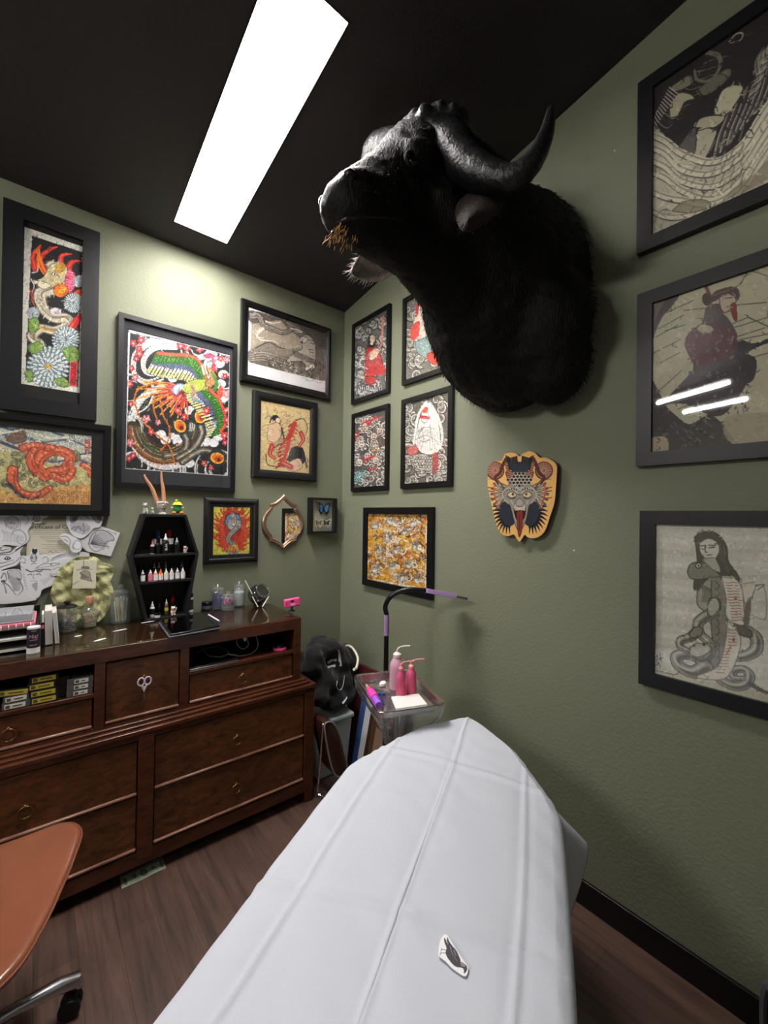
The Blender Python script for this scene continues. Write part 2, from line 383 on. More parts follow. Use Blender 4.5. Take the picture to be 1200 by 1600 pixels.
struct('wall_right', wall_y(YB, 0, 0, 0.1), m_wall, smooth=None)
struct('wall_back', wall_y(YB-.1, YB, XL-.1, 0.1), m_wall, smooth=None)
struct('wall_far', wall_y(YB, 0, XL-.1, XL), m_wall, smooth=None)
# ceiling plane falls towards wall_left
PX0, PX1, PY0, PY1 = -1.225, -0.945, -0.175, -1.385
def ceiling():
    t = MB(); xs = [XL-.1, PX0, PX1, 0.1]; ys = [YB-.1, PY1, PY0, 0.1]
    for i in range(3):
        for j in range(3):
            if i == 1 and j == 1: continue
            x0, x1, y0, y1 = xs[i], xs[i+1], ys[j], ys[j+1]
            t.add([(x0, y0, zc(y0)), (x1, y0, zc(y0)), (x1, y1, zc(y1)), (x0, y1, zc(y1))], [(0, 1, 2, 3)])
    # top
    t.add([(XL-.1, YB-.1, zc(YB)+.25), (0.1, YB-.1, zc(YB)+.25), (0.1, 0.1, zc(0)+.25), (XL-.1, 0.1, zc(0)+.25)], [(0, 1, 2, 3)])
    return t
struct('ceiling', ceiling(), m_ceil, smooth=None)
struct('baseboard_right', MB().box((-0.014, YB, 0), (0, -0.014, 0.104)), m_black, bevel=0.003)
struct('baseboard_left', MB().box((XL, -0.014, 0), (0, 0, 0.104)), m_black, bevel=0.003)

# the lamp in the ceiling: a shallow box let into it, diffuser a little above the ceiling skin
m_diff = mat('lamp diffuser', '#fffaf6', 0.6, emit=PANEL_E)
m_rim = mat('black lamp rim', '#151515', 0.5)
def ceiling_lamp(x0, x1, y0, y1, label, m_d, rec=0.0):
    cx, cy = (x0+x1)/2, (y0+y1)/2; t = thing('ceiling_light', label, 'ceiling light', (cx, cy, zc(cy)))
    t.rotation_euler = (math.atan(-0.16), 0, 0); k = sqrt(1+0.16**2); hx, hy = (x1-x0)/2, abs(y1-y0)/2*k
    f_ = MB(); e = 0.008
    for a, b_ in (((-hx-e, -hy-e), (hx+e, -hy)), ((-hx-e, hy), (hx+e, hy+e)), ((-hx-e, -hy), (-hx, hy)), ((hx, -hy), (hx+e, hy))):
        f_.box((a[0], a[1], -0.002), (b_[0], b_[1], rec+.02))
    f_.box((-hx-e, -hy-e, rec+.02), (hx+e, hy+e, rec+.025))
    obj('housing', f_, m_rim, t, smooth=None)
    g_ = MB(); q = .0012
    for a, b_ in (((-hx, -hy), (hx, -hy+q)), ((-hx, hy-q), (hx, hy)), ((-hx, -hy+q), (-hx+q, hy-q)), ((hx-q, -hy+q), (hx, hy-q))): g_.box((a[0], a[1], 0.0), (b_[0], b_[1], rec-.001))
    obj('reflector', g_, mat('white enamel', '#f4f2ee', 0.4), t, smooth=None)
    obj('diffuser', MB().box((-hx, -hy, rec), (hx, hy, rec+0.004)), m_d, t, smooth=None)
    return t
ceiling_lamp(PX0, PX1, PY1, PY0, 'long bright white rectangular lamp set flush in the black ceiling', m_diff, 0.085)
m_tube = mat('tube lamp glow', '#fffaf4', 0.6, emit=TUBE_E)
m_fill = mat('fill lamp diffuser', '#fff8f2', 0.6, emit=FILL_E)
for i, (xa, ya, xb, yb) in enumerate(((-4.093, -.851, -3.742, -1.592), (-4.86, -.92, -4.653, -1.591))):
    x, y = (xa+xb)/2, (ya+yb)/2; L_t = math.hypot(xb-xa, yb-ya)/2; sl = -.16*(yb-ya)/2
    t = thing('tube_light', ('long white tube lamp under the ceiling of the rear room, nearer one', 'long white tube lamp under the ceiling of the rear room, farther one')[i], 'ceiling light', (x, y, zc(y)-0.3), atan2(yb-ya, xb-xa)-pi/2)
    obj('housing', MB().box((-0.04, -L_t-.02, 0.03), (0.04, L_t+.02, 0.08)), m_rim, t)
    obj('tube', MB().cyl((0, -L_t, 0), (0, L_t, 0), 0.022, n=12), m_tube, t)
    for q in (-1, 1): obj('hanger', MB().cyl((0, q*L_t*.8, 0.07), (0, q*L_t*.8, 0.30), 0.004, n=6), m_rim, t)
def fill_lamp(cx, cy, hx, hy, label):  # unseen lamp, added to brighten the walls from behind
    t = thing('ceiling_light', label, 'ceiling light', (cx, cy, zc(cy)-0.001)); t.rotation_euler = (math.atan(-0.16), 0, 0)
    obj('housing', MB().box((-hx, -hy, -0.05), (hx, hy, 0)), m_rim, t, bevel=0.004)
    obj('diffuser', MB().box((-hx+.01, -hy+.01, -0.056), (hx-.01, hy-.01, -0.05)), m_fill, t, smooth=None)
fill_lamp(-3.0, -3.9, 0.6, 0.15, 'added wide white fill lamp on the ceiling behind the viewer, crosswise')

for px, py, lb in ((961, 236, 'tiny white wall plug between the buffalo horn and the highest right picture'), (897, 860, 'tiny white wall plug right of the demon mask plaque')):
    q_ = at(px, py, x=0); tag(obj('wall_plug', MB().cyl((0, 0, 0), (-.003, 0, 0), .0035, n=10), mat('white paper', '#e9e8e4', .7), loc=Vector((-.0006, q_.y, q_.z))), lb, 'wall plug')

# ------------------------------------------------------------ framed pictures
m_frame = mat('black frame lacquer', '#101011', 0.32, bump=0.05, bscale=90)
m_frame2 = mat('black stained frame wood', '#0b0b0b', 0.5, bump=0.25, bscale=120, stretch=(1, 1, 6))
m_satin = mat('dark charcoal frame', '#121215', 0.42)
m_mat = mat('charcoal mat board', '#36373c', 0.8)
m_mat2 = mat('black mat board', '#121213', 0.7)
m_white = mat('white paper', '#e9e8e4', 0.7)
m_pane = clear('picture glass')
def frame_root(wall, box, name, label, group=None, cat='framed picture'):
    u0, u1, v0, v1 = box; c = (u0+u1)/2
    loc = (c, -0.001, v0) if wall == 'L' else (-0.001, -c, v0)
    return thing(name, label, cat, loc, 0 if wall == 'L' else -pi/2, group)
def frame_bars(box, fw, dp, m, root, prof='flat', inner=None):
    u0, u1, v0, v1 = box; W, H = u1-u0, v1-v0; x0, x1 = -W/2, W/2
    if prof == 'flat': P = [(0, 0), (0, -dp), (fw, -dp), (fw, -dp+0.012), (fw, 0)]
    elif prof == 'round': P = [(0, 0), (0, -dp*0.8), (fw*0.12, -dp), (fw*0.5, -dp*1.0), (fw*0.85, -dp*0.75), (fw, -dp*0.6), (fw, 0)]
    else: P = [(0, 0), (0, -dp*0.6), (fw*0.15, -dp*0.75), (fw*0.3, -dp), (fw*0.5, -dp), (fw*0.62, -dp*0.72), (fw*0.85, -dp*0.66), (fw, -dp*0.5), (fw, 0)]
    rs = []
    for i, (cx, cz, sx, sz) in enumerate(((x0, 0, 1, 1), (x1, 0, -1, 1), (x1, H, -1, -1), (x0, H, 1, -1))):
        rs.append([(cx+sx*d, y, cz+sz*d) for d, y in P])
    t = MB(); t.rings(rs, False, True)
    return obj('frame', t, m, root, smooth=25, bevel=0.0)
def ring_board(root, W, H, fw, inner, y, m, name='mat_board'):
    """flat board with an opening; inner = (x0,x1,z0,z1) local"""
    a = (-W/2+fw*0.8, W/2-fw*0.8, fw*0.8, H-fw*0.8); i = inner; t = MB()
    for (p, q) in (((a[0], a[2]), (i[0], a[3])), ((i[1], a[2]), (a[1], a[3])), ((i[0], a[2]), (i[1], i[2])), ((i[0], i[3]), (i[1], a[3]))):
        t.box((p[0], y-0.0015, p[1]), (q[0], y+0.0015, q[1]))
    return obj(name, t, m, root, smooth=None)
def picture(wall, q, art, T, fw, dp, label, name='framed_picture', prof='flat', m=None, matm=None, inner_px=None, bg='#ffffff', res=420, border=None, group=None, pane=True, yart=None, matpx=None):
    """q: outer corner pixels (tl, tr, br, bl) on the front of the frame"""
    k = {'y': -dp} if wall == 'L' else {'x': -dp}
    C4 = [at(*p, **k) for p in q]; U = [p.x if wall == 'L' else -p.y for p in C4]; V = [p.z for p in C4]
    u0, u1 = (U[0]+U[3])/2, (U[1]+U[2])/2; v1, v0 = (V[0]+V[1])/2, (V[2]+V[3])/2
    box = (u0, u1, v0, v1); W, H = u1-u0, v1-v0; root = frame_root(wall, box, name, label, group)
    frame_bars(box, fw, dp, m or m_frame, root, prof)
    ya = yart if yart is not None else dp*0.45
    if inner_px:
        kk = {'y': -ya} if wall == 'L' else {'x': -ya}
        I = [at(*p, **kk) for p in inner_px]; iu = [p.x if wall == 'L' else -p.y for p in I]; iv = [p.z for p in I]
        ib = ((iu[0]+iu[3])/2, (iu[1]+iu[2])/2, (iv[2]+iv[3])/2, (iv[0]+iv[1])/2)
    else: ib = (u0+fw*0.9, u1-fw*0.9, v0+fw*0.9, v1-fw*0.9)
    c = (u0+u1)/2
    cv = Cv(wall, ib, res, bg, T, off=ya); art(cv)
    cv.make('print', root, (c, v0), -ya)
    obj('backing_board', MB().box((-W/2+fw*.5, -ya+0.003, fw*.5), (W/2-fw*.5, -0.001, H-fw*.5)), m_mat2, root, smooth=None)
    if matm: ring_board(root, W, H, fw, (ib[0]-c, ib[1]-c, ib[2]-v0, ib[3]-v0), -ya-0.002, matm)
    if pane: obj('glass_pane', MB().box((-W/2+fw*.6, -ya-0.0075, fw*.6), (W/2-fw*.6, -ya-0.0055, H-fw*.6)), m_pane, root, smooth=None)
    return root, box, ib

# ---- tall dragon print
def art_dragon(c):
    c.poly([(110, 150), (420, 255), (400, 955), (90, 905)], '#e6e4d6', False)
    c.poly([(150, 205), (388, 283), (365, 915), (118, 880)], '#17151a', False)
    for pts in ([(165, 360), (155, 300), (190, 250)], [(215, 380), (190, 310), (235, 270), (268, 258)], [(285, 350), (290, 300), (335, 290)], [(320, 370), (335, 330), (375, 322)]):
        c.line(pts, '#c81f22', 26, 6); c.line(pts, '#e8542c', 9, 3)
    for pts in ([(182, 300), (210, 370), (235, 400)], [(180, 270), (180, 340), (215, 400)]): c.line(pts, '#f08028', 14, 5)
    c.poly([(140, 460), (200, 500), (215, 560), (160, 520)], '#b01c22'); c.poly([(145, 500), (190, 520), (205, 560), (170, 545)], '#e05a2a')
    # body of the beast
    body = [(250, 350), (300, 400), (250, 450), (190, 480), (200, 540), (250, 590), (310, 590), (330, 620), (260, 650), (190, 640), (150, 680), (190, 710)]
    c.line(body, '#5d5548', 64, 44); c.line(body, '#d9cfb8', 50, 32)
    B = spl(body, 8)
    for i in range(2, len(B)-2, 1):
        c.line([(B[i][0]-14, B[i][1]-8), B[i], (B[i][0]+13, B[i][1]-9)], '#6b604c', 2)
    c.line([(160, 600), (200, 640), (270, 655), (325, 640)], '#e0a040', 10, 6)
    c.poly([(235, 340), (290, 330), (320, 370), (300, 420), (240, 450), (180, 440), (150, 420), (200, 400)], '#cdbf95', line='#3a3226')
    c.poly([(270, 335), (310, 345), (290, 380), (255, 372)], '#b98b35'); c.poly([(150, 415), (200, 420), (240, 440), (200, 455)], '#e9e1c7', line='#3a3226')
    c.ell(255, 385, 12, 9, '#f0e8d0', line='#20180f'); c.ell(257, 385, 4, 5, '#111111')
    c.line([(255, 360), (240, 340), (252, 318)], '#e8dcc0', 9, 3); c.line([(150, 380), (175, 372), (178, 345)], '#e8e4d8', 4, 2); c.line([(145, 410), (160, 440), (150, 470)], '#e8e4d8', 4, 2)
    c.poly([(320, 360), (352, 390), (352, 440), (325, 475), (305, 440), (308, 395)], '#e87090', line='#501020')
    for i in range(8): c.line([(308, 380+i*12), (350, 388+i*12)], '#b01838', 3)
    c.ell(285, 462, 34, 32, '#f07818', line='#601800'); c.ell(290, 462, 18, 17, '#f8a028'); c.spiral(288, 462, 22, '#a03808', 3)
    c.poly([(345, 470), (385, 455), (380, 490), (350, 488)], '#d84818')
    c.poly([(260, 655), (310, 640), (350, 590), (385, 570), (375, 610), (340, 650), (290, 672)], '#c81f22'); c.poly([(270, 655), (310, 648), (345, 610), (330, 645), (290, 668)], '#f06a20')
    c.ell(262, 560, 26, 18, '#e8e0e4'); c.ell(268, 566, 14, 9, '#b8a8b8')
    for x, y, r in ((345, 520, 44), (310, 695, 62), (370, 420, 26), (155, 570, 28), (225, 820, 92)): c.mum(x, y, r, '#dfe9ec', '#64787e', 26, '#caa048' if r > 80 else None)
    for pts in ([(135, 600), (175, 590), (180, 640), (140, 660)], [(130, 720), (190, 700), (200, 740), (150, 760)], [(290, 740), (350, 725), (380, 780), (330, 800)], [(115, 840), (150, 838), (155, 880), (130, 890)], [(250, 880), (300, 870), (325, 910), (280, 912)], [(330, 750), (372, 760), (360, 800), (325, 790)]):
        c.poly(pts, '#7ea04c', line='#26401c'); c.line([pts[0], pts[2]], '#c8d890', 2)
    c.poly([(330, 795), (362, 800), (357, 912), (325, 905)], '#c01820', False, line='#e8a0a0', lw=3)
    for i in range(6): c.line([(338, 815+i*15), (352, 822+i*15)], '#7a0e14', 4)
    c.hatch(1300, 16, 2.4, .4, 3)
T1 = (0, 300, 3.0)
picture('L', [(11, 306), (155, 366), (152, 655), (-8, 640)], art_dragon, T1, 0.07, 0.03, 'tall narrow black frame with dragon, red flames and white chrysanthemums', m=m_satin, matm=m_mat2,
        inner_px=[(39.5, 355), (137, 388), (130, 615), (32, 600)], res=620)

# ---- phoenix print
def art_phoenix(c):
    c.poly([(80, 170), (980, 390), (950, 1430), (60, 1360)], '#f2f2f0', False)
    c.poly([(122, 192), (956, 405), (932, 1404), (84, 1344)], '#181818', False)
    R_ = random.Random(5)
    for i in range(70):  # arcs of water
        x, y = R_.choice(((130, 700), (120, 1000), (150, 1300), (400, 1350), (850, 1350), (920, 1100), (150, 250), (700, 340), (900, 500))); r = R_.uniform(60, 190)
        a0 = R_.uniform(0, 6)
        pts = [(x+r*cos(a0+t), y+r*sin(a0+t)) for t in np.linspace(0, 1.8, 8)]
        c.line(pts, '#e8e8e6', 22, 5); c.line([(p[0]+5, p[1]+5) for p in pts], '#8e8e8e', 7, 2)
    for pts, w_ in (([(480, 300), (300, 290), (170, 400), (160, 560), (260, 640), (400, 600)], 60), ([(130, 200), (260, 230), (400, 260), (520, 290)], 30), ([(500, 330), (330, 340), (240, 430), (250, 540), (340, 560), (370, 490), (320, 480)], 48)):
        c.line(pts, '#303030', w_+14, 12); c.line(pts, '#f4f4f2', w_, 8)
        B = spl(pts, 6)
        for p in B[::1]: c.ell(p[0], p[1]-w_*0.5, 12, 9, '#ececec', line='#909090', lw=1.5)
        c.line([(p[0]+8, p[1]+8) for p in pts], '#b0b0b0', 5, 2)
    c.spiral(318, 505, 62, '#1a1a1a', 12, 1.5, 2.5, -1, 4)
    # scalloped foam
    for i in range(70):
        t = i/70*2*pi; x, y = 430+300*cos(t), 1000+330*sin(t)
        if 100 < x < 930 and y < 1340: c.ell(x, y, 34, 28, '#e9e9ea', line='#9a9a9a', lw=2)
    for x, y in ((800, 420), (870, 470), (900, 560), (880, 640), (480, 590), (530, 570), (620, 860), (640, 1000), (500, 1080), (520, 1120), (760, 1120), (820, 1130), (860, 1080), (620, 1300), (480, 1310), (380, 1060), (420, 1110), (880, 990), (900, 760)): c.ell(x, y, 42, 36, '#efeff0', line='#a4a4a8', lw=2)
    # coiled tail
    for rr, colr, ww in ((285, '#3a2a1a', 150), (300, '#7a6a3a', 60), (262, '#4a4030', 50), (240, '#2e4a44', 20), (282, '#8a3a1a', 12), (315, '#a0481c', 14), (225, '#5a6a3a', 18), (335, '#c05018', 8), (256, '#e8e0a0', 4), (292, '#f0ead0', 4), (205, '#8c6c3c', 12), (185, '#3c2c1c', 26)):
        pts = [(420+rr*cos(t)*0.96, 980+rr*sin(t)) for t in np.linspace(-2.4, -6.4, 30)]
        c.line(pts[6:] if rr > 200 else pts[8:22], colr, ww*0.7, ww*0.4, sm=False)
    for k in range(60):
        t = R_.uniform(2.3, 5.0) if k % 2 else R_.uniform(0.3, 2.4); rr = R_.uniform(190, 335); x, y = 420+rr*cos(t), 980+rr*sin(t)
        c.line([(x, y), (x-18*sin(t)+8, y+18*cos(t)), (x-34*sin(t), y+30*cos(t))], R_.choice(('#c0562a', '#7a8a4a', '#2a2018', '#d8b878', '#4a7a70', '#201810')), 5, 2)
    # eye feathers
    for pts, ex, ey, rt in (([(420, 1240), (560, 1210), (600, 1120), (570, 1050)], 540, 990, 0.9), ([(520, 1260), (650, 1180), (720, 1060), (710, 980)], 708, 910, 1.5), ([(560, 1290), (700, 1200), (790, 1200), (830, 1240)], 850, 1258, 0.3)):
        c.line(pts, '#20303a', 60, 80); c.line(pts, '#8a4a2a', 40, 34); c.line(pts, '#4f8894', 22, 22); c.line(pts, '#e8d070', 6, 6)
        c.ell(ex, ey, 82, 76, '#26242c'); c.ell(ex, ey, 58, 46, '#f0c040', rot=rt); c.ell(ex+3, ey, 46, 37, '#e87820', rot=rt); c.ell(ex+8, ey+8, 32, 26, '#c04818', rot=rt); c.ell(ex+12, ey+14, 16, 14, '#501810', rot=rt)
    # fan of tail feathers red to orange
    for k in range(34):
        a_ = radians(78+k*3.9); L_ = 190+90*sin(k*1.7)+ (60 if k > 20 else 0); x0, y0 = 560-25*cos(a_*1), 700
        x1, y1 = 560+L_*1.15*cos(a_), 700+L_*0.85*sin(a_); mid = ((x0+x1)/2+14, (y0+y1)/2-20)
        c.line([(x0, y0), mid, (x1, y1)], '#5a1010', 24, 6); c.line([(x0, y0), mid, (x1, y1)], '#e04040' if k % 3 else '#f27a64', 18, 3)
        c.line([((mid[0]+x1)/2, (mid[1]+y1)/2), (x1, y1)], '#f2a040', 10, 3)
    for pts in ([(340, 630), (200, 680), (160, 780), (210, 930)], [(330, 760), (320, 850), (360, 960)], [(370, 740), (400, 900), (450, 1000), (440, 1110), (380, 1200)], [(240, 960), (340, 1060), (450, 1160), (500, 1310)]):
        c.line(pts, '#d87820', 14, 10)
        for p in spl(pts, 5): c.ell(p[0]+5, p[1], 5, 5, '#7a3010')
    # wings
    up = [(360, 385), (480, 395), (600, 400), (690, 440), (740, 540), (770, 640)]; lo = [(770, 640), (800, 700), (860, 760), (900, 850), (920, 960), (880, 1040)]
    for Wg, off in ((up, (-60, 120)), (lo, (-110, 40))):
        n = 23; B = [spl(Wg, 8)[min(int(i/(n-1)*40), 40)] for i in range(n)]
        for i, p in enumerate(B):
            s_ = 0.6+0.4*sin(pi*min(1, i/n+0.15)); q = (p[0]+off[0]*s_*1.9, p[1]+off[1]*s_*1.6)
            c.line([p, q], '#2a2a18', 22, 17, sm=False); c.line([p, q], '#e8e29c', 14, 11, sm=False)
            q2 = (p[0]+(q[0]-p[0])*.72, p[1]+(q[1]-p[1])*.72); c.line([p, q2], '#e4e4e4', 14, 13, sm=False); q3 = (p[0]+(q[0]-p[0])*.58, p[1]+(q[1]-p[1])*.58); c.line([p, q3], '#2c4a86', 12, 10, sm=False)
        for i, p in enumerate(B):
            q = (p[0]+off[0]*0.55, p[1]+off[1]*0.55); c.line([p, q], '#2c6a20', 34, 26, sm=False)
        for i in range(0, 130):
            p = B[R_.randrange(n)]; f_ = R_.random()*0.5; c.ell(p[0]+off[0]*f_, p[1]+off[1]*f_, 8, 6, '#80c83c', line='#1c4a18', lw=2)
        c.line(B, '#9a2018', 30, 26, sm=False); c.line(B, '#f0583a', 21, 18, sm=False)
    # body, neck, head
    c.poly([(550, 680), (600, 625), (700, 600), (790, 620), (800, 660), (740, 690), (640, 720), (580, 710)], '#a8b848', line='#2a3a10', lw=5)
    for i in range(9): c.line([(570+i*24, 690), (590+i*24, 640)], '#e8dc80', 4)
    neck = [(780, 640), (820, 600), (800, 540), (780, 500), (800, 460)]; c.line(neck, '#5a3a20', 70, 40); c.line(neck, '#b08050', 56, 30); c.line([(825, 690), (850, 640), (830, 590), (800, 540)], '#3f8a30', 30, 16)
    c.line([(720, 470), (745, 530), (760, 600)], '#b87848', 20, 12); c.line([(740, 560), (722, 490)], '#f0d8c8', 14, 8)
    c.poly([(860, 600), (845, 520), (820, 500), (850, 560), (870, 650), (850, 720), (880, 760), (905, 700)], '#e85038')
    c.ell(790, 480, 28, 24, '#d8e8f0', line='#40607a', lw=3); c.ell(786, 482, 10, 9, '#60a0c8'); c.ell(820, 500, 22, 34, '#d83848'); c.poly([(735, 400), (790, 385), (835, 410), (800, 425), (760, 425)], '#d84870', line='#701030'); c.poly([(810, 420), (840, 440), (820, 462), (800, 445)], '#e05060')
    for k in range(14):
        a_ = radians(130+k*13); c.line([(540, 690), (540+60*cos(a_), 690+50*sin(a_))], '#7090b8', 13, 4, sm=False); c.line([(540, 690), (540+52*cos(a_), 690+42*sin(a_))], '#e0ecf4', 8, 3, sm=False)
    c.line([(640, 660), (660, 710), (650, 740), (690, 770)], '#b08078', 26, 16); c.line([(640, 760), (700, 790)], '#6a8a98', 22, 12)
    for x, y in ((215, 275), (200, 345), (150, 300), (200, 385), (165, 585), (120, 640), (130, 805), (125, 1130), (150, 1235), (115, 1260), (260, 930), (520, 860), (545, 325), (600, 340), (705, 350), (880, 430), (930, 440), (915, 575), (925, 720), (920, 860), (930, 940), (910, 1070), (915, 1130), (740, 1300), (800, 1340), (300, 1040), (355, 960), (575, 915), (760, 865), (135, 510), (175, 430)):
        c.flower(x, y, R_.uniform(26, 38), R_.choice(('#e04a54', '#d83850', '#f08a9a')), '#f4c8a0')
    c.hatch(3200, 20, 3.2, .42, 7)
    c.line([(122, 192), (956, 405), (932, 1404), (84, 1344), (122, 192)], '#f2f2f0', 5, sm=False)
T2 = (180, 480, 5.334)
picture('L', [(187, 486), (371.5, 539), (366.5, 768), (179, 762)], art_phoenix, T2, 0.025, 0.03, 'large black frame with green winged phoenix and peacock tail above the coffin shelf', m=m_satin, matm=m_mat,
        inner_px=[(201.5, 514), (360, 555), (354.8, 744), (194.5, 732)], res=560)

# ---- red coils over waves
def art_coils(c):
    c.grad('#b7c0b4', '#d9b480')
    for i in range(9):
        y = 1095+i*22; pts = [(x, y+12*sin(x/38+i*1.3)+x*0.11) for x in range(-60, 470, 22)]
        c.line(pts, ('#41506a', '#e8e4d0', '#5a6a84', '#c8ccc0')[i % 4], 15, 9)
    c.swirls(0, 1110, 430, 1200, 22, 20, ('#3a4860', '#efe9d4', '#8a94a0'), 5, 3)
    c.poly([(-60, 1230), (60, 1215), (180, 1240), (300, 1300), (430, 1280), (425, 1470), (-60, 1470)], '#c9c08a'); c.poly([(-60, 1380), (90, 1420), (200, 1400), (430, 1370), (430, 1470), (-60, 1470)], '#d9a868')
    c.poly([(20, 1150), (110, 1120), (120, 1170), (60, 1180)], '#6a4a3c', a=.8)
    c.swirls(-20, 1230, 360, 1380, 26, 22, ('#3c3a2c', '#9aa07c', '#5a5c48'), 4, 8)
    for pts, w0, w1 in (([(210, 1330), (170, 1290), (190, 1240), (260, 1210), (330, 1240), (300, 1300), (240, 1310)], 52, 40), ([(60, 1300), (60, 1360), (100, 1410), (180, 1420), (230, 1390)], 36, 26), ([(110, 1200), (170, 1190), (240, 1200)], 34, 30), ([(250, 1330), (300, 1350), (340, 1310), (330, 1270)], 34, 20), ([(390, 1280), (420, 1300), (425, 1330)], 26, 20), ([(160, 1300), (140, 1250), (160, 1210)], 34, 26)):
        c.line(pts, '#7a2a1c', w0+8, w1+8); c.line(pts, '#d9694a', w0, w1)
        for p in spl(pts, 3): c.ell(p[0]+4, p[1]-4, 6, 5, '#f0a080')
        c.line([(p[0]+9, p[1]+9) for p in pts], '#b84a34', 8, 5)
    c.line([(45, 1370), (90, 1420), (150, 1440), (190, 1420)], '#3a3e4c', 16, 8)
    R_ = random.Random(4)
    for i in range(22):
        for j in range(6): x, y = 205+i*10, 1395+j*12+i*0.6; c.line([(x, y), (x+R_.uniform(-4, 6), y+R_.uniform(3, 9))], '#a2603c', 4, 2, sm=False)
    c.poly([(400, 1160), (422, 1165), (420, 1225), (398, 1220)], '#a83a2c', False)
    for k in range(5): c.line([(405, 1170+k*11), (417, 1173+k*11)], '#e8c8a0', 3)
    c.noise(0.05, 90); c.hatch(900, 18, 2.4, .35, 5)
picture('L', [(-38, 641), (174.5, 664), (171, 806), (-42, 806)], art_coils, T1, 0.028, 0.03, 'black frame with orange-red coils over blue waves, under the tall dragon picture', m=m_frame, matm=m_mat2,
        inner_px=[(-30, 662), (145, 681), (140, 788), (-30, 786)], res=520)

# ---- tiger and dragon in ink
def art_tiger(c):
    c.poly([(60, 80), (520, 230), (500, 580), (40, 500)], '#e8e8ea', False)
    c.poly([(103, 138), (455, 250), (446, 478), (93, 388)], '#a89a88', False)
    c.poly([(103, 138), (455, 250), (453, 330), (300, 200), (200, 190), (103, 200)], '#4a4440', True, 0.85); c.poly([(240, 180), (455, 250), (450, 420), (360, 300)], '#5a5450', True, .7)
    c.poly([(93, 388), (446, 478), (450, 400), (300, 340), (180, 330), (95, 330)], '#504a44', True, .7)
    c.poly([(95, 335), (150, 300), (200, 290), (260, 325), (330, 320), (330, 360), (180, 355)], '#8a8074'); c.line([(120, 320), (160, 300), (190, 293), (230, 315), (262, 322)], '#403a34', 4)
    for i in range(9): c.line([(95, 345+i*5), (160, 335+i*6), (250, 360+i*6), (330, 380+i*8)], '#d8cfc0' if i % 2 else '#58504a', 3, 1, a=.7)
    b = [(105, 165), (135, 165), (160, 210), (210, 230), (250, 245), (290, 230), (270, 200), (300, 215)]
    c.line(b, '#38332f', 30, 18); c.line(b, '#9a9088', 22, 12)
    for p in spl(b, 5): c.line([(p[0]-8, p[1]), (p[0]+6, p[1]+6)], '#4c4640', 2)
    for pts in ([(130, 240), (160, 225), (125, 262), (160, 272)], [(170, 190), (200, 200), (240, 195)], [(290, 225), (330, 235), (345, 245), (310, 240)], [(120, 250), (145, 280), (200, 285), (230, 300)]): c.line(pts, '#efe8d8', 6, 2)
    c.poly([(335, 265), (365, 255), (395, 275), (410, 320), (408, 380), (400, 410), (370, 415), (345, 385), (300, 385), (270, 380), (310, 340), (345, 320)], '#b5ada2', line='#2a2622', lw=3)
    for i in range(16): c.line([(300+i*7, 330+i*3), (308+i*7, 360+i*3)], '#3c3631', 4, 1)
    for i in range(8): c.line([(375+(i % 3)*10, 280+i*15), (400, 285+i*15)], '#3c3631', 3, 1)
    c.ell(352, 280, 18, 16, '#d8d0c4', line='#2a2622'); c.ell(346, 278, 3, 3, '#111111'); c.ell(342, 290, 7, 4, '#222222'); c.line([(365, 420), (395, 405), (400, 412)], '#e8e2d8', 12, 8)
    R_ = random.Random(2)
    for i in range(150): x = R_.uniform(170, 445); y = 395+(x-170)*0.25+R_.uniform(-10, 55)-30; c.line([(x, y), (x+R_.uniform(-8, 8), y-R_.uniform(3, 14))], R_.choice(('#26221f', '#8a8278', '#3a3430', '#cfc8bc')), 3, 1, sm=False)
    c.hatch(900, 11, 1.8, .3, 9)
    c.poly([(93, 390), (446, 480), (444, 560), (80, 480)], '#e8e8ea', False)
    c.line([(345, 462), (370, 470), (365, 476), (395, 478), (400, 470), (420, 486), (440, 484)], '#8a8a90', 2)
T5 = (360, 440, 3.077)
picture('L', [(380, 466), (519, 513), (516, 625), (375, 594)], art_tiger, T5, 0.038, 0.03, 'black frame with grey ink tiger and dragon, highest by the corner', prof='round', inner_px=[(390, 480.5), (510, 522), (507.5, 614), (386, 584)], res=480)

